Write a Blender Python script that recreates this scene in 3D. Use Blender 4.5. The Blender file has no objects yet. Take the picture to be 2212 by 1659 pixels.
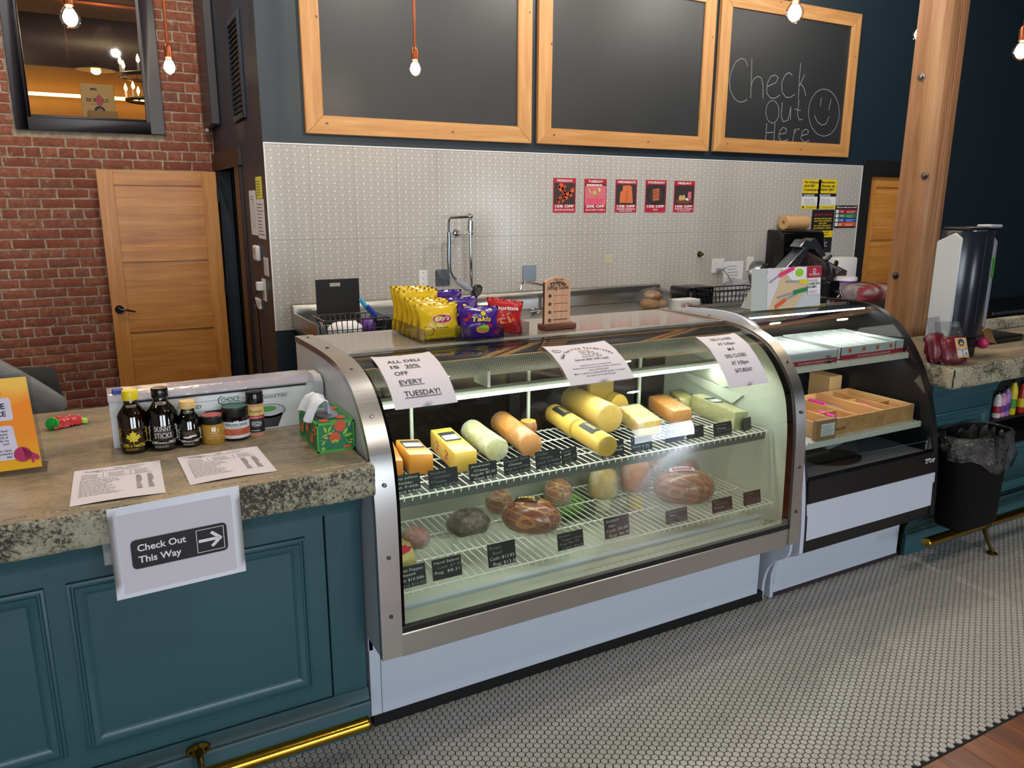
import bpy, bmesh, math, random
import numpy as np
from mathutils import Vector, Matrix, noise as mnoise
random.seed(7)
R_ = random.Random(11)
sc = bpy.context.scene
COL = sc.collection
# ------------------------------------------------------------------ camera
F_PX, H_CAM = 1660.0, 1.78
PITCH, YAW, ROLL = [math.radians(a) for a in (13.265, 28.611, -0.245)]
def _camrot():
    cy, sy, cp, sp, cr, sr = (math.cos(YAW), math.sin(YAW), math.cos(PITCH), math.sin(PITCH), math.cos(ROLL), math.sin(ROLL))
    fwd = Vector((sy*cp, cy*cp, -sp)); right = Vector((cy, -sy, 0)); down = fwd.cross(right)
    return right*cr + down*sr, down*cr - right*sr, fwd
CR, CD, CF = _camrot()
CPOS = Vector((0, 0, H_CAM))
cam_d = bpy.data.cameras.new('camera'); cam = bpy.data.objects.new('camera', cam_d); COL.objects.link(cam)
cam_d.sensor_width = 36.0; cam_d.lens = F_PX/2212*36.0; cam_d.clip_start = 0.02; cam_d.clip_end = 100
_m = Matrix((CR, -CD, -CF)).transposed().to_4x4(); _m.translation = CPOS
cam.matrix_world = _m
sc.camera = cam
def ray(px, py): return CR*((px-1106)/F_PX) + CD*((py-829.5)/F_PX) + CF
def onz(px, py, z): d = ray(px, py); return CPOS + d*((z-H_CAM)/d.z)
def ony(px, py, Y): d = ray(px, py); return CPOS + d*(Y/d.y)
def onx(px, py, X): d = ray(px, py); return CPOS + d*(X/d.x)
def proj(p):
    q = Vector(p)-CPOS; return 1106+F_PX*q.dot(CR)/q.dot(CF), 829.5+F_PX*q.dot(CD)/q.dot(CF)
# ------------------------------------------------------------------ exposure, world, lights
sc.view_settings.view_transform = 'Standard'; sc.view_settings.look = 'None'
sc.view_settings.gamma = 1.0; sc.view_settings.use_curve_mapping = False
sc.view_settings.exposure = 0.0
W = bpy.data.worlds.new('world'); sc.world = W; W.use_nodes = True
_bg = W.node_tree.nodes['Background']; _bg.inputs[0].default_value = (0.62, 0.76, 1.0, 1); _bg.inputs[1].default_value = 1.2
def area(name, loc, target, sx, sy, power, col):
    l = bpy.data.lights.new(name, 'AREA'); l.shape = 'RECTANGLE'; l.size = sx; l.size_y = sy; l.energy = power; l.color = col
    o = bpy.data.objects.new(name, l); COL.objects.link(o); o.location = loc
    o.rotation_euler = (Vector(target)-Vector(loc)).to_track_quat('-Z', 'Y').to_euler(); return o
def point(name, loc, power, col, r=0.03):
    l = bpy.data.lights.new(name, 'POINT'); l.energy = power; l.color = col; l.shadow_soft_size = r
    o = bpy.data.objects.new(name, l); COL.objects.link(o); o.location = loc; return o
DAY = (0.84, 0.92, 1.0)
# daylight coming in through the storefront windows behind the photographer
area('window_daylight_a', (-1.7, -5.9, 1.75), (-1.7, 0, 1.4), 2.3, 2.3, 135, DAY)
area('window_daylight_b', (1.7, -5.9, 1.75), (1.7, 0, 1.4), 2.5, 2.3, 160, DAY)
area('window_daylight_c', (8.2, -5.9, 1.25), (6.8, 0, 1.0), 1.1, 1.5, 60, DAY)
# unseen point lights added above the frame to fill in the room
WARMW = (1.0, 0.92, 0.82)
for _x, _y, _z, _p in ((0.6, 2.3, 3.7, 70), (2.2, 3.5, 3.8, 90), (3.6, 3.7, 3.8, 90), (5.2, 3.6, 3.8, 80), (6.6, 3.4, 3.8, 45), (1.6, 0.2, 3.7, 60), (4.0, 0.6, 3.7, 60), (-0.8, 4.7, 3.9, 95), (0.5, 5.2, 3.95, 70), (-2.2, 2.0, 3.7, 50)):
    point('fill_point', (_x, _y, _z), _p, WARMW if _x > 0.55 else (1.0, 0.84, 0.68), 0.05)
# ------------------------------------------------------------------ materials
def lin(c):
    if isinstance(c, str):
        c = c.lstrip('#'); c = [int(c[i:i+2], 16)/255 for i in (0, 2, 4)]
    return tuple((x/12.92 if x <= .04045 else ((x+.055)/1.055)**2.4) for x in c[:3]) + (1,)
MATS = {}
class NT:
    def __init__(s, name):
        s.m = bpy.data.materials.new(name); s.m.use_nodes = True; s.t = s.m.node_tree; s.b = s.t.nodes['Principled BSDF']; s.out = s.t.nodes['Material Output']; MATS[name] = s.m
    def n(s, typ, **kw):
        x = s.t.nodes.new(typ)
        for k, v in kw.items(): setattr(x, k, v)
        return x
    def link(s, a, b): s.t.links.new(a, b)
    def math(s, op, a, b=None, c=None, clamp=False):
        x = s.n('ShaderNodeMath', operation=op); x.use_clamp = clamp
        for i, v in enumerate((a, b, c)):
            if v is None: continue
            if isinstance(v, (int, float)): x.inputs[i].default_value = v
            else: s.link(v, x.inputs[i])
        return x.outputs[0]
    def ramp(s, fac, stops, interp='LINEAR'):
        r = s.n('ShaderNodeValToRGB'); r.color_ramp.interpolation = interp; e = r.color_ramp.elements
        while len(e) < len(stops): e.new(0.5)
        for i, (p, c) in enumerate(stops): e[i].position = p; e[i].color = lin(c) if isinstance(c, str) else c
        if fac is not None: s.link(fac, r.inputs[0])
        return r.outputs[0]
    def noise(s, scale, detail=3, rough=.55, stretch=None, coord='Object', dist=0.0):
        n = s.n('ShaderNodeTexNoise'); n.inputs['Scale'].default_value = scale; n.inputs['Detail'].default_value = detail; n.inputs['Roughness'].default_value = rough; n.inputs['Distortion'].default_value = dist
        s.link(s.coord(stretch, coord), n.inputs['Vector']); return n.outputs['Fac']
    def coord(s, stretch=None, coord='Object'):
        if coord == 'World': o = s.n('ShaderNodeNewGeometry').outputs['Position']
        else: o = s.n('ShaderNodeTexCoord').outputs[coord]
        if stretch:
            mp = s.n('ShaderNodeMapping'); mp.inputs['Scale'].default_value = stretch; s.link(o, mp.inputs['Vector']); o = mp.outputs[0]
        return o
    def mix(s, fac, a, b, blend='MIX'):
        x = s.n('ShaderNodeMix', data_type='RGBA', blend_type=blend)
        for sock, v in ((x.inputs[0], fac), (x.inputs[6], a), (x.inputs[7], b)):
            if isinstance(v, (int, float)): sock.default_value = v
            elif isinstance(v, (str, tuple)): sock.default_value = lin(v) if isinstance(v, str) else v
            else: s.link(v, sock)
        return x.outputs[2]
    def bump(s, h, strength=.3, dist=.01):
        b = s.n('ShaderNodeBump'); b.inputs['Strength'].default_value = strength; b.inputs['Distance'].default_value = dist; s.link(h, b.inputs['Height']); s.link(b.outputs[0], s.b.inputs['Normal'])
    def set(s, **k):
        for a, v in k.items():
            nm = {'col': 'Base Color', 'rough': 'Roughness', 'metal': 'Metallic', 'trans': 'Transmission Weight', 'ior': 'IOR', 'alpha': 'Alpha', 'coat': 'Coat Weight', 'ecol': 'Emission Color', 'estr': 'Emission Strength', 'spec': 'Specular IOR Level', 'sss': 'Subsurface Weight', 'sheen': 'Sheen Weight'}[a]
            sk = s.b.inputs[nm]
            if isinstance(v, str): sk.default_value = lin(v)
            elif isinstance(v, (int, float, tuple)): sk.default_value = v
            else: s.link(v, sk)
        return s
def M(name, col, rough=.5, metal=0., var=.12, nscale=30., bump=0., bscale=None, stretch=None, coord='Object', **kw):
    """plain material with a little procedural variation in colour and relief"""
    t = NT(name); base = lin(col)
    n = t.noise(nscale, 3, .6, stretch, coord)
    lo = tuple(max(0, c*(1-var)) for c in base[:3])+(1,); hi = tuple(min(1, c*(1+var)) for c in base[:3])+(1,)
    t.set(col=t.mix(n, lo, hi), rough=rough, metal=metal, **kw)
    if bump: t.bump(t.noise(bscale or nscale*3, 4, .6, stretch, coord), bump, .005)
    return t.m
def E(name, col, strength):
    t = NT(name); t.set(col='#000000', rough=.5, ecol=col, estr=strength); return t.m
def wood(name, c0, c1, c2, axis=2, scale=1.0, rough=.38, bump=.12, knots=False):
    """grain runs along the axis (0, 1, 2)"""
    t = NT(name); st = [14*scale]*3; st[axis] = .9*scale
    n1 = t.noise(1.6, 5, .6, st, 'Object', .6); st2 = [60*scale]*3; st2[axis] = 2.2*scale
    n2 = t.noise(2.0, 3, .6, st2, 'Object', .2)
    rnd = t.n('ShaderNodeObjectInfo').outputs['Random']
    f = t.math('ADD', t.math('MULTIPLY', n1, .75), t.math('MULTIPLY', n2, .3))
    f = t.math('ADD', f, t.math('MULTIPLY', t.math('SUBTRACT', rnd, .5), .1))
    col = t.ramp(f, [(.30, c0), (.5, c1), (.70, c2)])
    if knots:
        v = t.n('ShaderNodeTexVoronoi'); v.inputs['Scale'].default_value = 5.5; v.inputs['Randomness'].default_value = 1
        st3 = [1.6, 1.6, 1.6]; st3[axis] = 1.0
        t.link(t.coord(st3), v.inputs['Vector']); k = t.ramp(v.outputs['Distance'], [(.03, (1, 1, 1, 1)), (.075, (0, 0, 0, 1))])
        col = t.mix(k, col, '#4a2812')
    t.set(col=col, rough=rough); t.bump(f, bump, .004); return t.m
def steel(name, col='#a9a8a4', rough=.28, axis=0, amt=.10):
    t = NT(name); st = [160.]*3; st[axis] = 1.5
    n = t.noise(2, 2, .5, st, 'World'); r = t.math('ADD', t.math('MULTIPLY', n, amt), rough-amt/2)
    big = t.noise(3, 2, .5, None, 'World')
    b = lin(col); t.set(col=t.mix(big, tuple(c*.86 for c in b[:3])+(1,), tuple(min(1, c*1.08) for c in b[:3])+(1,)), rough=r, metal=1.0); t.bump(n, .05, .001); return t.m
def glass(name, col='#ffffff', refl=.10, rough=.02):
    """thin pane: fresnel mix of clear and glossy"""
    t = NT(name); tr = t.n('ShaderNodeBsdfTransparent'); tr.inputs[0].default_value = lin(col)
    gl = t.n('ShaderNodeBsdfGlossy'); gl.inputs['Roughness'].default_value = rough
    fr = t.n('ShaderNodeFresnel'); fr.inputs[0].default_value = 1.5
    mx = t.n('ShaderNodeMixShader'); t.link(t.math('MULTIPLY', fr.outputs[0], refl*10, clamp=True), mx.inputs[0]); t.link(tr.outputs[0], mx.inputs[1]); t.link(gl.outputs[0], mx.inputs[2]); t.link(mx.outputs[0], t.out.inputs[0]); return t.m
def film(name, tint='#ffffff', cover=.10, bscale=22, bstr=.9, white=.0):
    """crinkled cling film / clear plastic bag"""
    t = NT(name); tr = t.n('ShaderNodeBsdfTransparent'); tr.inputs[0].default_value = lin(tint)
    gl = t.n('ShaderNodeBsdfGlossy'); gl.inputs['Roughness'].default_value = .12
    n = t.noise(bscale, 5, .65, None, 'Object', 1.2); b = t.n('ShaderNodeBump'); b.inputs['Strength'].default_value = bstr; b.inputs['Distance'].default_value = .03; t.link(n, b.inputs['Height']); t.link(b.outputs[0], gl.inputs['Normal'])
    lw = t.n('ShaderNodeLayerWeight'); lw.inputs[0].default_value = .35; t.link(b.outputs[0], lw.inputs['Normal'])
    f = t.math('ADD', t.math('MULTIPLY', lw.outputs['Facing'], .30), cover, clamp=True)
    mx = t.n('ShaderNodeMixShader'); t.link(f, mx.inputs[0]); t.link(tr.outputs[0], mx.inputs[1]); t.link(gl.outputs[0], mx.inputs[2]); o = mx.outputs[0]
    if white:
        df = t.n('ShaderNodeBsdfDiffuse'); df.inputs[0].default_value = (.8, .8, .78, 1); m2 = t.n('ShaderNodeMixShader')
        t.link(t.math('MULTIPLY', t.ramp(t.noise(bscale*.6, 4, .6), [(.42, (0, 0, 0, 1)), (.68, (1, 1, 1, 1))]), white), m2.inputs[0]); t.link(o, m2.inputs[1]); t.link(df.outputs[0], m2.inputs[2]); o = m2.outputs[0]
    t.link(o, t.out.inputs[0]); return t.m
# ------------------------------------------------------------------ mesh builder
class B:
    def __init__(s): s.v = []; s.f = []
    def add(s, vs, fs):
        o = len(s.v); s.v += [Vector(p) for p in vs]; s.f += [tuple(i+o for i in f) for f in fs]; return s
    def box(s, x0, x1, y0, y1, z0, z1):
        v = [(x, y, z) for z in (z0, z1) for y in (y0, y1) for x in (x0, x1)]
        return s.add(v, [(0, 2, 3, 1), (4, 5, 7, 6), (0, 1, 5, 4), (2, 6, 7, 3), (0, 4, 6, 2), (1, 3, 7, 5)])
    def obox(s, c, u, v, w):
        """box centred at c with half-vectors u, v, w"""
        c, u, v, w = map(Vector, (c, u, v, w)); vs = [c+u*a+v*b+w*d for d in (-1, 1) for b in (-1, 1) for a in (-1, 1)]
        fs = [(0, 2, 3, 1), (4, 5, 7, 6), (0, 1, 5, 4), (2, 6, 7, 3), (0, 4, 6, 2), (1, 3, 7, 5)]
        if u.cross(v).dot(w) < 0: fs = [f[::-1] for f in fs]
        return s.add(vs, fs)
    def tube(s, pts, r, n=8, closed=False, cap=True):
        pts = [Vector(p) for p in pts]; k = len(pts); rs = r if isinstance(r, (list, tuple)) else [r]*k
        o = len(s.v); up = None; vs = []
        for i, p in enumerate(pts):
            a = pts[(i-1) % k] if (closed or i > 0) else p; b = pts[(i+1) % k] if (closed or i < k-1) else p
            t = (b-a).normalized()
            if up is None: up = Vector((0, 0, 1)) if abs(t.z) < .9 else Vector((1, 0, 0))
            x = t.cross(up).normalized(); up = x.cross(t).normalized()
            vs += [p + (x*math.cos(2*math.pi*j/n) + up*math.sin(2*math.pi*j/n))*rs[i] for j in range(n)]
        fs = []
        for i in range(k if closed else k-1):
            i2 = (i+1) % k
            for j in range(n): fs.append((i*n+j, i*n+(j+1) % n, i2*n+(j+1) % n, i2*n+j))
        if cap and not closed: fs += [tuple(range(n))[::-1], tuple((k-1)*n+j for j in range(n))]
        return s.add(vs, fs)
    def cyl(s, p0, p1, r0, r1=None, n=16): return s.tube([p0, p1], [r0, r0 if r1 is None else r1], n)
    def lathe(s, prof, c=(0, 0, 0), n=24, ax=None, sx=1, sy=1, caps=True):
        """profile of (radius, height) turned round the vertical through c, or round the axis ax"""
        c = Vector(c); k = len(prof); rot = Vector((0, 0, 1)).rotation_difference(Vector(ax)) if ax is not None else None
        vs = []
        for r, z in prof:
            for j in range(n):
                p = Vector((r*sx*math.cos(2*math.pi*j/n), r*sy*math.sin(2*math.pi*j/n), z))
                if rot: p = rot @ p
                vs.append(c+p)
        fs = [(i*n+j, i*n+(j+1) % n, (i+1)*n+(j+1) % n, (i+1)*n+j) for i in range(k-1) for j in range(n)]
        if caps and prof[0][0] > 1e-6: fs.append(tuple(range(n))[::-1])
        if caps and prof[-1][0] > 1e-6: fs.append(tuple((k-1)*n+j for j in range(n)))
        return s.add(vs, fs)
    def prism(s, poly, ext):
        """polygon of 3-D points pushed along ext"""
        p = [Vector(q) for q in poly]; e = Vector(ext); n = len(p)
        nr = sum(((p[i]-p[0]).cross(p[(i+1) % n]-p[0]) for i in range(n)), Vector())
        if nr.dot(e) > 0: p = p[::-1]
        vs = p + [q+e for q in p]
        return s.add(vs, [tuple(range(n)), tuple(range(n, 2*n))[::-1]] + [(i, i+n, (i+1) % n+n, (i+1) % n) for i in range(n)])
    def grid(s, nu, nv, fn, wrap=False):
        vs = [fn(i/nu, j/nv) for j in range(nv+1) for i in range(nu+1)]
        return s.add(vs, [(j*(nu+1)+i, j*(nu+1)+i+1, (j+1)*(nu+1)+i+1, (j+1)*(nu+1)+i) for j in range(nv) for i in range(nu)])
    def ball(s, c, rx, ry, rz, n=16, m=10, fn=None, rot=None):
        c = Vector(c); vs = []
        for i in range(m+1):
            th = math.pi*i/m
            for j in range(n):
                ph = 2*math.pi*j/n; d = Vector((math.sin(th)*math.cos(ph), math.sin(th)*math.sin(ph), math.cos(th)))
                k = fn(d) if fn else 1
                p = Vector((d.x*rx*k, d.y*ry*k, d.z*rz*k)); vs.append(c+(rot @ p if rot else p))
        fs = [(i*n+j, (i+1)*n+j, (i+1)*n+(j+1) % n, i*n+(j+1) % n) for i in range(m) for j in range(n)]
        return s.add(vs, fs)
MW = {}
def I(): return Matrix.Identity(4)
def thing(name, label, cat, loc=(0, 0, 0), rz=0, group=None):
    o = bpy.data.objects.new(name, None); COL.objects.link(o); o.empty_display_size = .05
    o.location = loc; o.rotation_euler = (0, 0, rz); o['label'] = label; o['category'] = cat
    if group: o['group'] = group
    MW[o] = Matrix.Translation(loc) @ Matrix.Rotation(rz, 4, 'Z'); return o
def mesh_of(name, b, inv, mat, bev=0, seg=1, smooth=True, ang=35):
    me = bpy.data.meshes.new(name); bm = bmesh.new()
    vs = [bm.verts.new(inv @ p) for p in b.v]
    for f in b.f:
        g = []
        for i in f:
            if not g or vs[i] is not g[-1]: g.append(vs[i])
        try: bm.faces.new(g)
        except ValueError: pass
    bmesh.ops.remove_doubles(bm, verts=bm.verts, dist=1e-6)
    bmesh.ops.dissolve_degenerate(bm, edges=bm.edges, dist=1e-7)
    if bev:
        es = [e for e in bm.edges if len(e.link_faces) == 2 and e.calc_face_angle(0) > .6]
        bmesh.ops.bevel(bm, geom=es, offset=bev, segments=seg, affect='EDGES', profile=.5, clamp_overlap=True)
    bm.to_mesh(me); bm.free()
    if smooth:
        me.polygons.foreach_set('use_smooth', [True]*len(me.polygons)); me.set_sharp_from_angle(angle=math.radians(ang))
    me.materials.append(MATS[mat] if isinstance(mat, str) else mat); return me
def part(root, name, b, mat, bev=0, seg=1, smooth=True, ang=35, label=None, kind=None):
    inv = MW[root].inverted() if root is not None else I()
    o = bpy.data.objects.new(name, mesh_of(name, b, inv, mat, bev, seg, smooth, ang)); COL.objects.link(o)
    if root is not None: o.parent = root; MW[o] = MW[root]
    else: MW[o] = I()
    if label: o['label'] = label
    if kind: o['kind'] = kind
    return o
def single(name, label, cat, b, mat, loc=None, group=None, **k):
    """a thing that is one mesh; origin at loc"""
    loc = Vector(loc) if loc is not None else sum(b.v, Vector())/len(b.v)
    o = bpy.data.objects.new(name, mesh_of(name, b, Matrix.Translation(-loc), mat, **k)); COL.objects.link(o); o.location = loc
    o['label'] = label; o['category'] = cat; MW[o] = Matrix.Translation(loc)
    if group: o['group'] = group
    return o
def struct(name, b, mat, **k):
    o = part(None, name, b, mat, **k); o['kind'] = 'structure'; return o
def copy_tree(o, parent=None):
    c = o.copy(); COL.objects.link(c)
    if parent is not None: c.parent = parent
    for ch in list(o.children): copy_tree(ch, c)
    return c
def dup(root, loc, rz=0, label=None):
    c = copy_tree(root); c.location = loc; c.rotation_euler = (0, 0, rz); MW[c] = Matrix.Translation(loc) @ Matrix.Rotation(rz, 4, 'Z')
    if label: c['label'] = label
    return c
# ------------------------------------------------------------------ flat print: lettering, bands, lines on a sheet
def text_mesh(s, size, bold=0, shear=0, spacing=1.0, sx=1.0):
    cu = bpy.data.curves.new('t', 'FONT'); cu.body = s; cu.size = size/.70; cu.offset = bold*size; cu.shear = shear; cu.space_character = spacing; cu.resolution_u = 3
    o = bpy.data.objects.new('t', cu); me = bpy.data.meshes.new_from_object(o)
    vs = [(v.co.x*sx, v.co.y) for v in me.vertices]; fs = [tuple(p.vertices) for p in me.polygons]
    bpy.data.objects.remove(o); bpy.data.curves.remove(cu); bpy.data.meshes.remove(me); return vs, fs
class Sheet:
    """paints on a surface given by fn(u, v, lift) -> point; u, v in metres from its lower corner"""
    def __init__(s, root, fn, lift=.0006): s.root = root; s.fn = fn; s.l0 = lift; s.lay = {}; s.k = 0
    def _b(s, mat, layer, name): return s.lay.setdefault((name, mat, layer), B())
    def rect(s, u0, v0, u1, v1, mat, layer=1, name='print', n=1, m=1):
        L = s.l0*layer; s._b(mat, layer, name).grid(n, m, lambda a, b: s.fn(u0+(u1-u0)*a, v0+(v1-v0)*b, L)); return s
    def poly(s, pts, mat, layer=1, name='print'):
        L = s.l0*layer; b = s._b(mat, layer, name); b.add([s.fn(u, v, L) for u, v in pts], [tuple(range(len(pts)))]); return s
    def disc(s, u, v, r, mat, layer=1, name='print', ry=None, n=20):
        return s.poly([(u+r*math.cos(2*math.pi*i/n), v+(ry or r)*math.sin(2*math.pi*i/n)) for i in range(n)], mat, layer, name)
    def line(s, pts, w, mat, layer=2, name='print'):
        for (a, b), (c, d) in zip(pts, pts[1:]):
            dx, dy = c-a, d-b; q = math.hypot(dx, dy) or 1; nx, ny = -dy/q*w/2, dx/q*w/2; ex, ey = dx/q*w*.3, dy/q*w*.3
            s.poly([(a+nx-ex, b+ny-ey), (a-nx-ex, b-ny-ey), (c-nx+ex, d-ny+ey), (c+nx+ex, d+ny+ey)], mat, layer, name)
        return s
    def text(s, t, u, v, size, mat, align='C', bold=0, shear=0, layer=3, name='lettering', width=None, rot=0, spacing=1.0):
        vs, fs = text_mesh(t, size, bold, shear, spacing)
        if not vs: return s
        x0 = min(a for a, b in vs); x1 = max(a for a, b in vs); k = (width/(x1-x0)) if width else 1
        off = {'L': 0, 'C': -(x1-x0)*k/2, 'R': -(x1-x0)*k}[align]; cr, sr = math.cos(rot), math.sin(rot)
        L = s.l0*layer; pts = []
        for a, b in vs:
            a = (a-x0)*k+off; pts.append(s.fn(u+a*cr-b*sr, v+a*sr+b*cr, L))
        s._b(mat, layer, name).add(pts, fs); return s
    def lines(s, u0, u1, v0, v1, n, mat, h=.35, seed=1, layer=2, name='small_print'):
        r = random.Random(seed); dv = (v1-v0)/n
        for i in range(n):
            u = u0; v = v1-(i+1)*dv; end = u0+(u1-u0)*r.uniform(.65, 1)
            while u < end:
                w = min(r.uniform(.04, .13)*(u1-u0), end-u)
                if w > 0: s.rect(u, v, u+w, v+dv*h, mat, layer, name)
                u += w+.02*(u1-u0)
        return s
    def done(s):
        for (name, mat, layer), b in s.lay.items(): part(s.root, name, b, mat, smooth=False)
def flat(o, u, v, n=None):
    o, u, v = Vector(o), Vector(u).normalized(), Vector(v).normalized(); w = Vector(n).normalized() if n is not None else u.cross(v)
    return lambda a, b, l=0: o+u*a+v*b+w*l
def card(root, fn, w, h, mat, th=.0012, name='sheet', n=1, m=1, kind=None):
    b = B(); b.grid(n, m, lambda a, c: fn(w*a, h*c, 0)); b.grid(n, m, lambda a, c: fn(w*(1-a), h*c, -th))
    for (p, q, r, t) in (((0, 0), (w, 0), 0, 0), ((w, 0), (w, h), 0, 0), ((w, h), (0, h), 0, 0), ((0, h), (0, 0), 0, 0)):
        k = max(n, m); b.grid(k, 1, lambda a, c: fn(p[0]+(q[0]-p[0])*a, p[1]+(q[1]-p[1])*a, -th*(1-c)))
    return part(root, name, b, mat)
# ------------------------------------------------------------------ the materials of the place
def m_seigaiha():
    t = NT('fan_pattern_tile'); W_ = 0.0995; p = t.n('ShaderNodeSeparateXYZ'); t.link(t.coord(None, 'World'), p.inputs[0])
    u = t.math('DIVIDE', t.math('SUBTRACT', p.outputs[0], 1.074), W_); v = t.math('DIVIDE', t.math('SUBTRACT', p.outputs[2], 2.093), W_)
    base = t.math('CEIL', t.math('MULTIPLY', t.math('SUBTRACT', v, .5), 4.0)); acc = None
    for k in (3, 2, 1, 0):
        j = t.math('ADD', base, float(k)); off = t.math('MULTIPLY', t.math('FLOORED_MODULO', j, 2.0), .5)
        du = t.math('SUBTRACT', t.math('FRACT', t.math('ADD', t.math('SUBTRACT', u, off), .5)), .5)
        dv = t.math('SUBTRACT', v, t.math('MULTIPLY', j, .25))
        d = t.math('SQRT', t.math('ADD', t.math('MULTIPLY', du, du), t.math('MULTIPLY', dv, dv)))
        if acc is None: acc = d
        else:
            lt = t.math('LESS_THAN', d, .5); acc = t.math('ADD', t.math('MULTIPLY', lt, d), t.math('MULTIPLY', t.math('SUBTRACT', 1.0, lt), acc))
    tri = t.math('PINGPONG', t.math('ADD', t.math('SUBTRACT', .5, acc), .0), .041)      # 0 on each ring
    line = t.math('LESS_THAN', tri, .0125); line = t.math('MULTIPLY', line, t.math('GREATER_THAN', acc, .13))
    outer = t.math('GREATER_THAN', acc, .474); dot = t.math('LESS_THAN', acc, .085)
    nz = t.noise(2.2, 2, .5, None, 'World')
    c = t.mix(nz, '#b3b1ad', '#bcbab5'); c = t.mix(t.math('MULTIPLY', line, .62), c, '#6f6a66'); c = t.mix(t.math('MULTIPLY', outer, .5), c, '#6a6663'); c = t.mix(t.math('MULTIPLY', dot, .65), c, '#dcd8d0')
    t.set(col=c, rough=.17, spec=.5); h = t.math('ADD', t.math('SUBTRACT', dot, line), t.math('MULTIPLY', t.noise(5, 2, .5, None, 'World'), 1.2)); t.bump(h, .12, .0012)
m_seigaiha()
def m_brick():
    t = NT('brick'); rnd = t.n('ShaderNodeObjectInfo').outputs['Random']
    c = t.ramp(rnd, [(0, '#814b3e'), (.25, '#945a49'), (.5, '#a06653'), (.72, '#88584d'), (.88, '#a96f58'), (1, '#79584f')])
    c = t.mix(t.ramp(t.noise(38, 4, .65, None, 'World'), [(.3, (0, 0, 0, 1)), (.75, (1, 1, 1, 1))]), c, '#74402f', 'MIX')
    c = t.mix(t.math('MULTIPLY', t.ramp(t.noise(14, 6, .7, None, 'World'), [(.60, (0, 0, 0, 1)), (.68, (1, 1, 1, 1))]), .75), c, '#a08f7c')
    t.set(col=c, rough=.85, spec=.25); t.bump(t.noise(60, 5, .65, None, 'World'), .5, .006)
m_brick()
def m_mortar():
    t = NT('mortar'); t.set(col=t.ramp(t.noise(22, 5, .65, None, 'World'), [(.3, '#857767'), (.55, '#a89a88'), (.75, '#bfb2a0')]), rough=.95, spec=.2); t.bump(t.noise(90, 4, .7, None, 'World'), .6, .006)
m_mortar()
def m_stone_top():
    t = NT('stone_top'); a = t.noise(2.2, 5, .62, (1, 2.2, 1), 'World', .8); b = t.noise(55, 4, .7, (1, 1.6, 1), 'World'); f = t.math('ADD', t.math('MULTIPLY', a, .65), t.math('MULTIPLY', b, .4))
    t.set(col=t.ramp(f, [(.32, '#4e4a40'), (.46, '#77705f'), (.56, '#94836a'), (.68, '#a9977e')]), rough=.34); t.bump(b, .10, .002)
m_stone_top()
def m_stone_edge():
    t = NT('stone_edge'); a = t.noise(6, 4, .6, None, 'World', .5); b = t.noise(115, 5, .72, None, 'World', .3)
    f = t.math('ADD', t.math('MULTIPLY', b, .62), t.math('MULTIPLY', a, .42))
    c = t.ramp(f, [(.40, '#2b2822'), (.475, '#4a4638'), (.51, '#8f8a72'), (.60, '#b2ac92'), (.72, '#938f86')])
    t.set(col=c, rough=.55); t.bump(f, .55, .01)
m_stone_edge()
def m_perf():
    t = NT('perforated_black'); p = t.n('ShaderNodeSeparateXYZ'); t.link(t.coord(None, 'World'), p.inputs[0]); q = .0095; yy = t.math('ADD', t.math('MULTIPLY', p.outputs[1], .45), t.math('MULTIPLY', p.outputs[2], -.9))
    j = t.math('FLOOR', t.math('DIVIDE', yy, q)); u = t.math('ADD', t.math('DIVIDE', p.outputs[0], q), t.math('MULTIPLY', t.math('FLOORED_MODULO', j, 2.), .5))
    fu = t.math('SUBTRACT', t.math('FRACT', u), .5); fv = t.math('SUBTRACT', t.math('FRACT', t.math('DIVIDE', yy, q)), .5)
    d = t.math('SQRT', t.math('ADD', t.math('MULTIPLY', fu, fu), t.math('MULTIPLY', fv, fv))); hole = t.math('LESS_THAN', d, .30)
    t.set(col=t.mix(hole, '#aeb0a6', '#141414'), rough=.4)
m_perf()
def m_hex():
    t = NT('hex_tile'); r = t.n('ShaderNodeTexVoronoi'); r.inputs['Scale'].default_value = 34; t.link(t.coord(None, 'World'), r.inputs['Vector'])
    s2 = t.n('ShaderNodeSeparateColor'); t.link(r.outputs['Color'], s2.inputs[0])
    c = t.mix(t.noise(1.3, 3, .5, None, 'World'), '#a3a19b', '#b3b0a8'); c = t.mix(t.math('MULTIPLY', s2.outputs[0], .18), c, '#93828a')
    t.set(col=c, rough=.30); t.bump(t.noise(240, 2, .5, None, 'World'), .06, .001)
m_hex()
def m_floral():
    t = NT('citrus_print'); v = t.n('ShaderNodeTexVoronoi'); v.inputs['Scale'].default_value = 26; t.link(t.coord(), v.inputs['Vector']); s2 = t.n('ShaderNodeSeparateColor'); t.link(v.outputs['Color'], s2.inputs[0])
    c = t.mix(t.noise(24, 2, .5), '#0d6a4c', '#157a46'); c = t.mix(t.math('MULTIPLY', t.math('LESS_THAN', v.outputs['Distance'], .32), t.math('GREATER_THAN', s2.outputs[0], .55)), c, '#86b52c')
    t.set(col=c, rough=.4)
m_floral()
M('seal_black', '#050506', .95, spec=.04); M('navy_paint', '#1a2832', .42, var=.06, nscale=2, bump=.05, bscale=140)
M('side_paint', '#202b3b', .48, var=.08, nscale=2, bump=.04, bscale=140)
M('teal_paint', '#31585e', .33, var=.05, nscale=3, bump=.04, bscale=90)
M('ceiling_paint', '#3a3733', .8); M('plaster', '#8b8378', .8); M('dark_void', '#0a0b0d', .7); M('dark_brown', '#2b1c14', .4, stretch=(9, 9, .8))
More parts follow.
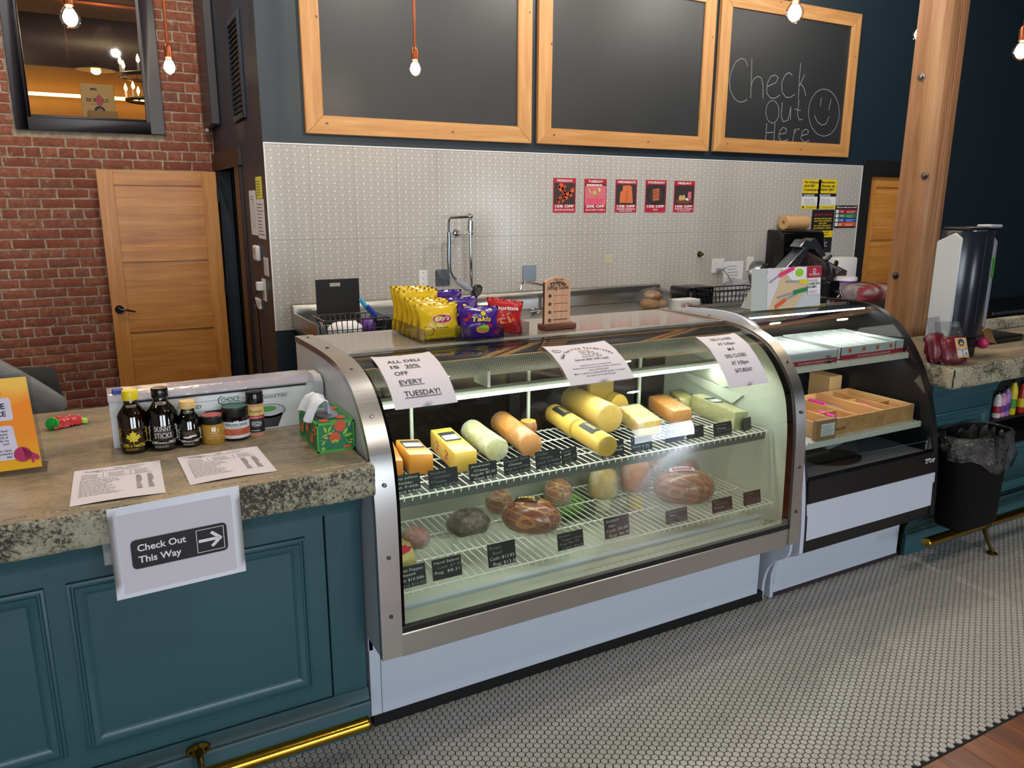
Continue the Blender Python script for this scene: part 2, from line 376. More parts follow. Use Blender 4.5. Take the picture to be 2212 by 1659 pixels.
M('window_frame_dark', '#35333a', .38, var=.1); M('tan_wall', '#8f6a34', .7, var=.1, nscale=3); M('grout', '#0e0e0f', .8); M('tile_grout', '#a29d95', .8); M('black_rubber', '#0c0c0d', .45)
M('white_panel', '#c3cad6', .28, var=.02, nscale=2); M('white_liner', '#c9cdc0', .35, var=.03, nscale=4); M('white_wire', '#d6d6cf', .35); M('white_plastic', '#d8d8da', .4, var=.03)
M('black_gloss', '#08080a', .18, var=.1); M('black_matte', '#101113', .6); M('black_plastic', '#0d0e10', .35); M('dark_glassy', '#12161d', .12)
M('copper', '#8a4a2c', .35, .85); M('brass', '#b08a30', .22, 1., var=.2, nscale=14, bump=.1); M('brass_dark', '#6f5c33', .35, 1.); M('chrome', '#c9ccd0', .08, 1.); M('screw', '#6f7072', .3, 1.)
steel('steel', '#aaa9a6', .28); steel('steel_band', '#c4c2be', .33); steel('steel_sink', '#bdbcb8', .3)
M('steel_rail', '#a7a6a5', .30, .95, var=.08, nscale=6); M('steel_plate', '#8d949b', .32, 1.)
wood('oak', '#a4642a', '#c07f38', '#d2964e', 2); wood('oak_h', '#a4642a', '#c07f38', '#d2964e', 0); wood('pine', '#a2703a', '#b7844c', '#c79a62', 0, 1.0, .5, .1, True); wood('pine_v', '#a2703a', '#b7844c', '#c79a62', 2, 1.0, .5, .1, True)
wood('timber', '#785233', '#916745', '#a67f5a', 2, .7, .55, .3); wood('plank', '#4a2410', '#6b3818', '#8a4f24', 1, .8, .3, .2); wood('beam', '#8a4f24', '#a5632f', '#b8773c', 0, .6, .6); wood('walnut', '#3f1c10', '#5a2a18', '#713a24', 0, 1.5, .4); wood('cherry', '#b58058', '#c99670', '#d5aa86', 2, .8, .4)
wood('crate_wood', '#a87645', '#bd8c58', '#cba06d', 1, 1.2, .55)
M('chalkboard', '#25282b', .42, var=.22, nscale=3); M('chalk', '#d9d9d9', .9); M('chalk_faint', '#8a8d90', .9); M('card_black', '#101214', .5)
M('paper', '#d0cbd2', .75, var=.03, nscale=6, bump=.05, bscale=18); M('paper_white', '#d9dbe0', .7, var=.02); M('ink', '#17171b', .6); M('ink_grey', '#6e6b70', .7); M('ink_red', '#a01f33', .6); M('red_print', '#a61e38', .45); M('yellow_print', '#d9c01e', .5); M('green_print', '#1f7a4c', .5); M('blue_print', '#244a9a', .5); M('orange_print', '#d2562c', .5); M('white_print', '#e6e4e2', .6); M('pink_print', '#d8356f', .5); M('teal_print', '#155a55', .5)
M('old_tape', '#b3ad98', .6); M('post_yellow', '#d2d04a', .7); M('photo_dark', '#33282a', .5, .0, .4, 60); M('photo_bacon', '#a8431d', .5, 0, .55, 70); M('photo_ham', '#c76a74', .5, 0, .35, 60); M('photo_salmon', '#c66a3a', .5, 0, .2, 40); M('photo_brat', '#b8683f', .5, 0, .2, 60); M('photo_fry', '#c8a06a', .5, 0, .3, 70); M('photo_steak', '#6a3d2c', .5, 0, .4, 70)
M('laminate', '#e4e7ee', .12, var=.02)
glass('pane', '#f4f7f6', .10); glass('pane_case', '#f6faf6', .032, .01); glass('pane_dark', '#c4c9cc', .14); glass('acrylic', '#f0f2f2', .05, .03); glass('bulb_glass', '#f6f6f4', .05)
film('cling', '#f8f8f4', .03, 26, .8, .05); film('cling_white', '#f6f6f0', .06, 22, .9, .30); film('bag_clear', '#d0d3d6', .07, 9, 1., .09)
E('filament', '#ffe0b8', 45.); E('flame', '#ffb060', 28.); E('tube_light', '#eef7e8', 9.); E('led_strip', '#ffc070', 8.); E('led_white', '#eef4ff', 10.)
M('amber_syrup', '#2a0d07', .06, var=.2, coat=1.); M('black_syrup', '#070405', .05, var=.2, coat=1.); M('mustard', '#a9802a', .25, var=.3, nscale=120, coat=.8); M('cap_yellow', '#dcc81c', .35); M('cap_cream', '#d9b872', .4); M('cap_red', '#a8353c', .4); M('spice', '#c79070', .6, var=.2, nscale=200)
glass('bottle_glass', '#e9e9e4', .16)
M('cheddar', '#c07c2c', .38, var=.05, nscale=12, bump=.1, sss=.0); M('cheddar_deep', '#b8702a', .38, var=.05, bump=.1); M('cheese_yellow', '#c6a148', .36, var=.06, nscale=10, bump=.1); M('cheese_pale', '#c2b673', .42, var=.06, nscale=10, bump=.1); M('colby', '#c07d33', .35, var=.10, nscale=40, bump=.2)
def speck(name, base, dark, sc_, thr, rough=.42):
    t = NT(name); c = t.mix(t.ramp(t.noise(sc_, 3, .7), [(thr, (0, 0, 0, 1)), (thr+.05, (1, 1, 1, 1))]), base, dark); t.set(col=c, rough=rough); t.bump(t.noise(40, 3, .6), .2, .004)
speck('cheese_pepper', '#b9b486', '#7f8a4a', 70, .64); speck('marble_cheese', '#d8b868', '#d99a3a', 18, .50); speck('salami_meat', '#a8696a', '#c79a94', 60, .58); speck('beef', '#4a3c36', '#77695f', 40, .52); speck('turkey_pale', '#cfae72', '#e0c99a', 16, .55); speck('bun_crust', '#c08a48', '#d9ae6c', 9, .5)
M('smoke_rind', '#9a5224', .35, var=.25, nscale=60, bump=.3); M('orange_meat', '#c9773f', .35, var=.25, nscale=25, bump=.3); M('brown_meat', '#8a5a44', .4, var=.2)
def netmeat(name, a, b, sc_, rough=.28):
    t = NT(name); vx = t.n('ShaderNodeSeparateXYZ'); t.link(t.coord(None, 'UV' if False else 'Object'), vx.inputs[0])
    def stripes(o): return t.math('LESS_THAN', t.math('PINGPONG', t.math('MULTIPLY', o, sc_), .5), .07)
    f = t.math('MAXIMUM', stripes(t.math('ADD', vx.outputs[0], vx.outputs[1])), stripes(t.math('ADD', vx.outputs[2], t.math('MULTIPLY', vx.outputs[0], .3))))
    c = t.mix(t.noise(14, 4, .6), a, tuple(q*.55 for q in lin(a)[:3])+(1,)); c = t.mix(t.math('MULTIPLY', f, .6), c, b); t.set(col=c, rough=rough, coat=.5); t.bump(t.math('SUBTRACT', t.noise(30, 3, .6), t.math('MULTIPLY', f, .8)), .35, .006)
netmeat('brown_ham', '#863c1e', '#c48a50', 30); netmeat('turkey_roast', '#a9653a', '#cf9a62', 34); netmeat('netted', '#a5622f', '#d9ad7c', 34)
M('lettuce', '#5f9a34', .5, var=.35, nscale=40, bump=.4); M('mayo', '#d9d2b4', .4); M('mustard_jar', '#d9b416', .4)
M('chip_yellow', '#d8b41c', .26, var=.10, nscale=10, bump=.5, bscale=22); M('chip_purple', '#3c1a78', .24, var=.2, nscale=12, bump=.5, bscale=22); M('chip_red', '#b01f22', .26, var=.15, nscale=12, bump=.5, bscale=22); M('chip_brown', '#8a3f22', .3, var=.3, nscale=40); M('chip_gold', '#dc9a3a', .4, var=.2, nscale=60); M('lime_print', '#8fc43a', .4)
M('tissue', '#dfe4ec', .8, bump=.1, sss=0.0); M('box_white', '#cfd3d2', .45, var=.02); M('box_green_edge', '#3fae2c', .4); M('carton_grey', '#b9bfc4', .5, var=.03); M('carton_white', '#b3b8b5', .55, var=.03); M('cardboard', '#96714a', .75, var=.08, nscale=60); M('kraft', '#c09866', .8, var=.05)
M('pink_handle', '#e0389c', .35); M('blade', '#cfd3d8', .2, .6); M('cyan_plastic', '#2fb4d6', .35); M('blue_plastic', '#1d3f9a', .35); M('felt_dark', '#15171a', .9); M('lid_film', '#a6a1aa', .14, var=.25, nscale=16, bump=.6, bscale=26); M('card_cream', '#cdb490', .4, var=.1, nscale=5); M('shelf_grey', '#63665f', .4); M('pillow_grey', '#686a6c', .9, var=.3, nscale=18, bump=.4, bscale=160); M('green_plastic', '#1fa03a', .25); M('purple_print', '#5a2a8a', .4)
def m_sunset():
    t = NT('orange_poster'); g = t.n('ShaderNodeSeparateXYZ'); t.link(t.coord(None, 'Generated'), g.inputs[0]); t.set(col=t.ramp(t.math('ADD', g.outputs[2], t.math('MULTIPLY', t.noise(12, 2), .2)), [(.1, '#e0a91e'), (.45, '#e58a2c'), (.8, '#ea8a30'), (1, '#eec05a')]), rough=.25)
m_sunset(); M('magenta_print', '#a82255', .4); M('lilac_print', '#c9c4d6', .4)
M('bin_black', '#050607', .6, spec=.2); M('red_bag', '#b8505c', .3, var=.2); film('pink_film', '#f0a0a8', .2, 14, 1., .3); M('jerky', '#5e1424', .3, var=.4, nscale=30, bump=.6, bscale=30); M('smoke_dispenser', '#1a2029', .22, var=.15); M('deck_laminate', '#a39a92', .10, .35, var=.06, nscale=3); M('grey_plastic', '#8d929c', .4); M('device_black', '#0a0b0d', .3)
for nm, c in (('candy_pink', '#d98ab0'), ('candy_lilac', '#a078b8'), ('candy_yellow', '#dbc81a'), ('candy_red', '#b0301c'), ('candy_white', '#d8d4d0'), ('candy_green', '#49902c')): M(nm, c, .35, var=.1)
# ------------------------------------------------------------------ the room
YW, YB, XR = 5.15, 7.2, 1.03            # tiled wall, brick wall, side wall between them
ZC = 4.32
b = B().box(-5, 13, -6.2, 13, -.12, -.006); floor = struct('floor', b, 'grout')
# hexagonal mosaic: neighbours lie along Y, pitch 25.95 mm
def hex_floor():
    P = .02592; r = P/math.sqrt(3)*.87; dx = P*math.sqrt(3)/2; x0, y0 = 1.0628, 2.2627
    i0, i1 = int((-1.6-x0)/dx), int((5.4-x0)/dx); tiles = []
    for i in range(i0, i1):
        x = x0+i*dx; oy = (P/2 if i % 2 else 0)
        for j in range(int((1.24-y0)/P)-1, int((2.42-y0)/P)+1):
            y = y0+oy+j*P
            if y < 1.252: continue
            tiles.append(((Vector((x, y, 0))-CPOS).length, x, y))
    tiles.sort()
    ring = [(math.cos(math.radians(60*k)), math.sin(math.radians(60*k))) for k in range(6)]
    def hexv(x, y, rr, z): return [(x+c*rr, y+s*rr, z) for c, s in ring]
    def hexb(bb, x, y):
        dz = R_.uniform(-.0004, .0004); v = hexv(x, y, r, -.006)+hexv(x, y, r, -.0014+dz)+hexv(x, y, r*.91, dz)
        bb.add(v, [tuple(range(12, 18))]+[(k, (k+1) % 6, 6+(k+1) % 6, 6+k) for k in range(6)]+[(6+k, 6+(k+1) % 6, 12+(k+1) % 6, 12+k) for k in range(6)])
    inview = [t for t in tiles if 0 < proj((t[1], t[2], 0))[0] < 2212 and proj((t[1], t[2], 0))[1] < 1659 and not (t[1] < .69 and t[2] > 2.2) and t[2] < 2.27]
    near = set(inview[:300]); bb = B(); hexb(bb, 0, 0); me = mesh_of('tile', bb, I(), 'hex_tile', smooth=False)
    for t in inview[:300]:
        o = bpy.data.objects.new('tile', me); COL.objects.link(o); o.parent = floor; o.location = (t[1], t[2], R_.uniform(-.0003, .0003))
    rest = B()
    for t in tiles:
        if t not in near: hexb(rest, t[1], t[2])
    o = part(floor, 'tile_field', rest, 'hex_tile', smooth=False, kind='stuff')
hex_floor()
# timber boards in front of the mosaic, running along Y
pl = B()
for i in range(-28, 80):
    x = i*.127; bb = B().box(x+.0008, x+.1262, -6, 1.244, -.012, R_.uniform(-.0006, .0006))
    if 11 <= i <= 30: part(floor, 'plank', bb, 'plank', bev=.0015)
    else: pl.box(x+.0008, x+.1262, -6, 1.244, -.012, 0)
part(floor, 'plank_field', pl, 'plank', kind='stuff')
struct('ceiling', B().box(-5, 13, -6.2, 7.2, ZC, ZC+.1), 'ceiling_paint')
# back wall with the fan-pattern tiles
wb = B().box(XR+.1, 6.74, YW+.009, YW+.2, 0, ZC).box(6.74, 7.72, YW+.009, YW+.2, 2.12, ZC).box(7.72, 13, YW+.009, YW+.2, 0, ZC).box(XR, XR+.1, YW+.009, YW+.2, 0, ZC)
wall_back = struct('wall_back', wb, 'navy_paint')
part(wall_back, 'grout_bed', B().box(XR+.004, 6.656, YW+.003, YW+.010, .95, 2.136), 'tile_grout')
T0, TP = 3.101-7*.2985, .2985
for r_, (za, zb) in enumerate(((.95, 1.5395), (1.5405, 2.136))):
    for k in range(19):
        xa, xb = max(T0+k*TP+.0005, XR+.006), min(T0+(k+1)*TP-.0005, 6.655)
        if xb-xa > .02: part(wall_back, 'tile', B().box(xa, xb, YW+R_.uniform(0, .0003), YW+.012, za, zb), 'fan_pattern_tile', bev=.0004)
struct('trim_1', B().box(XR+.001, 6.662, YW-.003, YW+.01, 2.136, 2.144).box(XR+.001, XR+.007, YW-.003, YW+.01, .95, 2.136).box(6.656, 6.663, YW-.003, YW+.01, .95, 2.136), 'white_plastic')
# side wall with the doorway
ws = B().box(XR, XR+.1, YW+.2, 6.15, 0, ZC).box(XR, XR+.1, 6.15, YB, 2.03, ZC).box(XR, XR+.1, 7.09, YB, 0, 2.03)
struct('wall_side', ws, 'side_paint')
struct('trim_2', B().box(XR-.022, XR+.11, 5.96, 6.15, 0, 2.03).box(XR-.026, XR+.11, 5.93, YB-.02, 2.03, 2.165), 'dark_brown', bev=.004)
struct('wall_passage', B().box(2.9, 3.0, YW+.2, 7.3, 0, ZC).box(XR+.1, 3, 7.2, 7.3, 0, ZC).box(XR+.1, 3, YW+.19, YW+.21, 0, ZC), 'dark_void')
# brick wall with the inner window
WX0, WX1, WZ0, WZ1 = -.30, .555, 2.40, 3.75
mort = B().box(-5, WX0, YB+.005, YB+.2, 0, ZC).box(WX1, XR+.1, YB+.005, YB+.2, 0, ZC).box(WX0, WX1, YB+.005, YB+.2, 0, WZ0).box(WX0, WX1, YB+.005, YB+.2, WZ1, ZC)
wall_brick = struct('wall_left', mort, 'mortar')
def brick_mesh(w, h, seed):
    rr = random.Random(seed); bb = B()
    def f(u, v):
        e = 1 if (u in (0, 1) or v in (0, 1)) else 0
        return Vector(((u-.5)*w+rr.uniform(-.003, .003)*(1 if u in (0, 1) else .3), -.006*(1-e)+rr.uniform(-.002, .002), (v-.5)*h+rr.uniform(-.0025, .0025)*(1 if v in (0, 1) else .3)))
    bb.grid(6, 3, f); nv = 28; edge = [0, 1, 2, 3, 4, 5, 6, 13, 20, 27, 26, 25, 24, 23, 22, 21, 14, 7]
    back = [Vector((bb.v[i].x, .02, bb.v[i].z)) for i in edge]; o = len(bb.v); bb.v += back
    for k in range(len(edge)):
        k2 = (k+1) % len(edge); bb.f.append((edge[k2], edge[k], o+k, o+k2))
    return mesh_of('brick', bb, I(), 'brick', ang=50)
CH, BL = .0777, .2245
STR = [brick_mesh(BL-.013, CH-.013, k) for k in range(6)]; HED = [brick_mesh(BL/2-.013, CH-.013, 20+k) for k in range(4)]; CUT = {}
stuffb = B(); nb = 0
for c in range(int(ZC/CH)):
    z = (c+.5)*CH+.01; head = (c % 6 == 3); L = BL/2 if head else BL; x = -5+(BL/2 if c % 2 else 0)+R_.uniform(-.01, .01)+(BL/4 if head else 0)
    while x < XR:
        x1 = min(x+L, XR-.002); segs = [(x, x1)]
        if WZ0-.1 < z < WZ1+.1:
            if x1 > WX0-.1 and x < WX1+.1: segs = [s for s in ((x, min(x1, WX0-.095)), (max(x, WX1+.095), x1)) if s[1]-s[0] > .03]
        for a, e in segs:
            w = e-a
            if w < .03: continue
            xm = (a+e)/2; px, py = proj((xm, YB, z)); vis = -40 < px < 560 and -30 < py < 900 and not (.16 < xm < 1.0 and z < 1.9)
            if vis and nb < 300:
                nb += 1
                if abs(w-L) < .02: me = (HED if head else STR)[R_.randrange(4)]
                else:
                    me = CUT.setdefault(round(w, 2), None) or brick_mesh(max(.02, w-.012), CH-.013, int(w*1000)); CUT[round(w, 2)] = me
                o = bpy.data.objects.new('brick', me); COL.objects.link(o); o.parent = wall_brick; o.location = (xm, YB+R_.uniform(-.003, .004), z); o.rotation_euler = (0, R_.uniform(-.008, .008), R_.choice((0, 0, 0)))
            else: stuffb.box(a+.006, e-.006, YB, YB+.02, z-CH/2+.006, z+CH/2-.006)
        x += L
part(wall_brick, 'brick_field', stuffb, 'brick', kind='stuff')
# inner window
wf = B(); FB = [(-.385, -.30, 2.31, 3.9), (.555, .66, 2.31, 3.9)]
for a, c, z0, z1 in FB: wf.box(a, c, YB-.035, YB+.05, z0, z1)
wf.box(-.30, .555, YB-.035, YB+.05, 2.31, 2.405).box(-.30, .555, YB-.035, YB+.05, 3.75, 3.9)
window_1 = struct('window_1', wf, 'window_frame_dark', bev=.004)
part(window_1, 'glazing_bead', B().box(-.30, -.275, YB+.0, YB+.045, 2.405, 3.75).box(.53, .555, YB, YB+.045, 2.405, 3.75).box(-.275, .53, YB, YB+.045, 2.405, 2.425), 'window_frame_dark', bev=.003)
part(window_1, 'pane', B().box(-.28, .535, YB+.03, YB+.034, 2.42, 3.75), 'pane')
# the warm room behind it
struct('wall_room_behind', B().box(-3, 4, 11.5, 11.6, 0, ZC).box(-3.1, -3, YB+.2, 11.5, 0, ZC).box(4, 4.1, YB+.2, 11.5, 0, ZC), 'tan_wall')
struct('ceiling_behind', B().box(-3.1, 4.1, YB+.2, 11.6, ZC-.02, ZC+.1), 'dark_brown')
cb = thing('ceiling_beam', 'orange timber ceiling beam seen up through the inner window', 'beam', (0, 8.75, 3.95)); part(cb, 'beam', B().box(-2.9, 3.9, 8.65, 8.85, 3.86, 4.1), 'beam', bev=.01)
jb = thing('joist_set', 'dark floor joists under the ceiling behind the inner window', 'joists', (0, 9.5, 4.2))
for k in range(7): part(jb, 'joist', B().box(-2.9, 3.9, 7.7+k*.55, 7.76+k*.55, 4.12, 4.295), 'plank')
single('duct', 'big dark round duct below the joists behind the inner window', 'duct', B().tube([(-2.9, 10.6, 3.52), (3.9, 10.6, 3.52)], .28, 24), 'photo_dark')
single('pipe', 'thin pale pipe crossing above the round duct behind the inner window', 'pipe', B().tube([(-2.9, 9.7, 3.78), (3.9, 9.7, 3.78)], .022, 10), 'copper')
single('lit_ledge', 'glowing strip light along a ledge behind the inner window', 'light strip', B().box(-2.9, 3.9, 11.3, 11.4, 3.02, 3.05), 'led_strip')
point('room_behind_glow', (.4, 9.4, 3.4), 42, (1, .66, .34), .12); point('room_behind_glow_b', (-.8, 10.4, 2.9), 28, (1, .7, .38), .12)
def chandelier(c, R, n, label):
    t = thing('chandelier', label, 'chandelier', c); cx, cy, cz = c
    ring = [(cx+R*math.cos(2*math.pi*k/28), cy+R*math.sin(2*math.pi*k/28), cz) for k in range(28)]
    part(t, 'ring', B().tube(ring, .018, 8, True), 'dark_brown')
    bc = B(); bs = B().tube([(cx, cy, cz), (cx, cy, 4.3)], .006, 6)
    for k in range(3): bs.tube([(cx, cy, cz+.55), (cx+R*math.cos(2.1*k), cy+R*math.sin(2.1*k), cz)], .004, 6)
    part(t, 'hanger', bs, 'dark_brown')
    for k in range(n):
        a = 2*math.pi*(k+.3)/n; x, y = cx+R*math.cos(a), cy+R*math.sin(a)
        cd = part(t, 'candle', B().cyl((x, y, cz), (x, y, cz+.09), .012, n=8), 'white_plastic')
        part(cd, 'bulb', B().lathe([(.004, 0), (.017, .02), (.014, .045), (.002, .08)], (x, y, cz+.09), 10), 'flame')
p = ony(335, 150, 9.1); chandelier((p.x, 9.1, p.z-.08), .33, 8, 'wheel chandelier with flame bulbs seen high through the inner window')
p = ony(330, 206, 9.6); chandelier((p.x, 9.6, p.z-.06), .26, 7, 'second wheel chandelier hanging lower behind the paper bag')
p = ony(207, 152, 10.2); t = thing('cone_lamp', 'small lit cone lamp between the bag and the chandelier', 'lamp', p)
part(t, 'shade', B().lathe([(.20, 0), (.04, .05), (.012, .09)], p, 20), 'brass_dark'); part(t, 'bulb', B().ball(p+Vector((0, 0, -.01)), .05, .05, .035, 12, 8), 'flame')
# paper bag on the window ledge
def ledge_bag():
    a = ony(180, 254, 7.52); c_ = ony(252, 254, 7.52); x0, x1 = a.x, c_.x; zt = ony(200, 181, 7.52).z; zb = 2.36
    t = thing('paper_bag', 'kraft paper carrier bag with BE BOLD print behind the inner window', 'paper bag', ((x0+x1)/2, 7.56, zb))
    part(t, 'bag', B().box(x0, x1, 7.52, 7.62, zb, zt), 'kraft', bev=.003)
    s = Sheet(t, flat((x0, 7.52, zb), (1, 0, 0), (0, 0, 1), (0, -1, 0))); w, h = x1-x0, zt-zb
    s.text('BE B', w*.44, h*.61, h*.075, 'ink', 'R', .02).text('LD', w*.64, h*.61, h*.075, 'ink', 'L', .02).poly([(w*.54+dx*.032, h*.645+dy*.05) for dx, dy in ((0, 1), (1, .2), (.6, -.6), (0, -1), (-.6, -.6), (-1, .2))], 'red_print')
    s.lines(w*.25, w*.78, h*.55, h*.58, 1, 'ink_grey'); s.disc(w*.52, h*.40, w*.17, 'ink').disc(w*.52, h*.40, w*.09, 'kraft', 2).text('D', w*.52, h*.37, h*.07, 'ink', 'C', .02)
    s.poly([(w*.28, h*.86), (w*.5, h*.86), (w*.48, h*.90), (w*.38, h*.915), (w*.3, h*.9)], 'photo_dark'); s.done()
    a = ony(192, 256, 7.45); c_ = ony(255, 256, 7.45); zt = ony(205, 239, 7.45).z
    single('carton', 'low brown carton in front of the paper bag on the inner ledge', 'carton', B().box(a.x, c_.x, 7.43, 7.5, 2.36, zt), 'cardboard', bev=.003)
    single('inner_ledge', 'deep inner window ledge under the paper bag', 'ledge', B().box(-.5, .8, YB+.2, 7.9, 2.30, 2.36), 'cardboard')
ledge_bag()
# outer shell with the storefront openings behind the photographer
wfr = B(); xs = [-5, -2.9, -.5, .4, 3.0, 7.5, 8.9, 13]
for k in range(0, 8, 2): wfr.box(xs[k], xs[k+1], -6.2, -6, 0, ZC)
wfr.box(-2.9, -.5, -6.2, -6, 0, .55).box(-2.9, -.5, -6.2, -6, 3, ZC).box(.4, 3, -6.2, -6, 0, .55).box(.4, 3, -6.2, -6, 3, ZC).box(7.5, 8.9, -6.2, -6, 2.5, ZC)
struct('wall_front', wfr, 'plaster'); struct('wall_far_left', B().box(-5.1, -5, -6.2, 13, 0, ZC), 'plaster'); struct('wall_right', B().box(13, 13.1, -6.2, 13, 0, ZC), 'navy_paint')
# ------------------------------------------------------------------ doors
def door_leaf(root, x0, x1, y, z1, rails):
    """front face at y looking to -Y"""
    sw = .115
    for a in (x0, x1-sw): part(root, 'stile', B().box(a, a+sw, y, y+.042, .01, z1), 'oak', bev=.002)
    for a, c in rails: part(root, 'rail', B().box(x0+sw, x1-sw, y, y+.042, a, c), 'oak_h', bev=.002)
    for (a, c), (d, e) in zip(rails, rails[1:]): part(root, 'panel', B().box(x0+sw-.005, x1-sw+.005, y+.013, y+.03, e, a), 'oak_h')
d1 = thing('door_1', 'open oak panel door with black lever standing against the brick wall', 'door', (.56, 7.02, 0)); d1['kind'] = 'structure'
door_leaf(d1, .118, 1.0, 7.0, 2.02, [(1.905, 2.02), (1.30, 1.417), (.725, .838), (.01, .25)])
hp = ony(258, 668, 7.0); hl = part(d1, 'handle', B().cyl((hp.x, 7.0, hp.z), (hp.x, 6.985, hp.z), .033, n=20).cyl((hp.x, 6.99, hp.z), (hp.x, 6.945, hp.z), .012).tube([(hp.x, 6.95, hp.z), (hp.x+.05, 6.945, hp.z-.004), (hp.x+.115, 6.95, hp.z-.022)], [.011, .009, .006], 8), 'black_gloss')
hg = B()
for z in (1.78, 1.0, .3): hg.box(.995, 1.012, 6.985, 7.05, z, z+.1)
part(d1, 'hinge', hg, 'black_plastic')
d2 = thing('door_2', 'closed oak door in a black frame beside the timber post', 'door', (7.2, 5.15, 0)); d2['kind'] = 'structure'
door_leaf(d2, 6.80, 7.66, YW+.02, 2.045, [(1.945, 2.045), (1.43, 1.545), (.83, .945), (.01, .25)])
part(d2, 'door_frame', B().box(6.665, 6.80, YW-.012, YW+.08, 0, 2.045).box(7.66, 7.80, YW-.012, YW+.08, 0, 2.045).box(6.665, 7.80, YW-.012, YW+.08, 2.045, 2.20), 'black_matte', bev=.003)
struct('baseboard_back', B().box(XR+.01, 6.66, YW-.012, YW+.009, 0, .1), 'black_matte')
# ------------------------------------------------------------------ panelled counters with stone slabs
CT = 1.012
def raised_panel(root, x0, x1, z0, z1, y):
    steps = [(0, 0), (.001, .011), (.008, .013), (.012, .006), (.016, .006), (.020, .011), (.030, .010), (.042, .004), (.054, -.006), (.060, -.006), (.063, -.001), (.068, -.001), (.071, -.006), (.078, -.006), (.081, -.003)]
    bb = B(); loops = []
    for ins, dy in steps: loops.append([(x0+ins, y-dy, z0+ins), (x1-ins, y-dy, z0+ins), (x1-ins, y-dy, z1-ins), (x0+ins, y-dy, z1-ins)])
    bb.add([p for L in loops for p in L], [(4*i+k, 4*i+(k+1) % 4, 4*i+4+(k+1) % 4, 4*i+4+k) for i in range(len(steps)-1) for k in range(4)]+[tuple(4*(len(steps)-1)+k for k in range(4))])
    return part(root, 'panel', bb, 'teal_paint', ang=25)
def crown(root, x0, x1, y):
    pr = [(0, .903), (-.035, .903), (-.036, .885), (-.030, .865), (-.018, .845), (-.012, .828), (-.012, .818), (0, .812)]
    return part(root, 'crown_moulding', B().prism([(x0, y+a, z) for a, z in pr], (x1-x0, 0, 0)), 'teal_paint', ang=25)
def plinth(root, x0, x1):
    pr = [(2.31, 0), (2.26, 0), (2.26, .106), (2.263, .114), (2.270, .119), (2.273, .130), (2.2765, .150), (2.278, .162), (2.31, .162)]
    return part(root, 'plinth', B().prism([(x0, y, z) for y, z in pr], (x1-x0, 0, 0)), 'teal_paint', ang=25)
cl = thing('base_cabinet', 'teal panelled counter front under the stone slab with the sheet taped on', 'cabinet', (-.8, 2.6, 0))
part(cl, 'body', B().box(-2.6, .563, 2.28, 3.18, .165, .90).box(-2.6, .68, 2.31, 3.18, 0, .165), 'teal_paint', bev=.002)
part(cl, 'stile', B().box(.568, .684, 2.281, 3.18, .10, .90), 'teal_paint', bev=.002)
for k in range(4): raised_panel(cl, -.152-k*.706, .502-k*.706, .225, .757, 2.28)
crown(cl, -2.6, .684, 2.28); plinth(cl, -2.6, .686)
def rough_slab(name, label, x0, x1, y0, y1, z0, z1, chunk_x=True):
    t = thing(name, label, 'countertop', ((x0+x1)/2, (y0+y1)/2, z0))
    part(t, 'slab', B().box(x0+.012, x1-.012, y0+.012, y1, z0+.004, z1), 'stone_top', bev=.003)
    def jag(p): return mnoise.noise(Vector(p)*28)*.006+mnoise.noise(Vector(p)*70)*.0035
    bb = B(); n = int((x1-x0)/.012)
    bb.grid(n, 9, lambda a, c: (lambda x, z: Vector((x, y0+.004+jag((x, 0, z))+(.008 if c in (0, 1) else 0), z)))(x0+.006+(x1-x0-.012)*a, z0+(z1-z0-.0005)*c))
    bb.grid(n, 1, lambda a, c: Vector((x0+.006+(x1-x0-.012)*a, y0+.003+c*.05+(.009 if c == 0 else 0)+(jag((x0+.006+(x1-x0-.012)*a, 0, z1)) if c == 0 else 0), z1-.0005+c*.0006)))
    part(t, 'chiselled_edge', bb, 'stone_edge', ang=180)
    m = int((y1-y0)/.012)
    for xs, sg, nm in ((x0, 1, 'chiselled_end'), (x1, -1, 'chiselled_end')):
        bb = B()
        bb.grid(m, 8, lambda a, c: (lambda y, z: Vector((xs+sg*(.004+jag((9, y, z))+(.008 if c in (0, 1) else 0)), y, z)))(y0+.01+(y1-y0-.01)*(a if sg < 0 else 1-a), z0+(z1-z0)*c))
        part(t, nm, bb, 'stone_edge', ang=180)
    return t
rough_slab('countertop', 'long speckled stone slab with chipped edge carrying syrup bottles and papers', -2.7, .69, 2.105, 3.25, .915, CT)
cr_ = thing('base_cabinet', 'teal panelled counter beyond the trash can, with an open drink shelf', 'cabinet', (4.4, 2.6, 0))
part(cr_, 'body', B().box(3.60, 4.19, 2.28, 2.9, .10, .90).box(4.19, 6.2, 2.28, 2.9, .10, .47).box(4.19, 6.2, 2.70, 2.9, .47, .90).box(5.55, 6.2, 2.28, 2.70, .47, .90), 'teal_paint', bev=.002)
part(cr_, 'niche_lining', B().box(4.191, 5.549, 2.69, 2.699, .472, .90).box(4.191, 4.195, 2.30, 2.69, .472, .90).box(4.191, 5.549, 2.29, 2.69, .470, .474), 'black_matte')
raised_panel(cr_, 3.66, 4.16, .24, .742, 2.28); raised_panel(cr_, 4.24, 5.5, .20, .44, 2.28)
crown(cr_, 3.60, 4.19, 2.28); plinth(cr_, 3.556, 6.2)
rough_slab('countertop', 'stone slab with chipped edge carrying the towel dispenser and jerky bags', 3.60, 6.4, 2.15, 2.83, .905, CT)
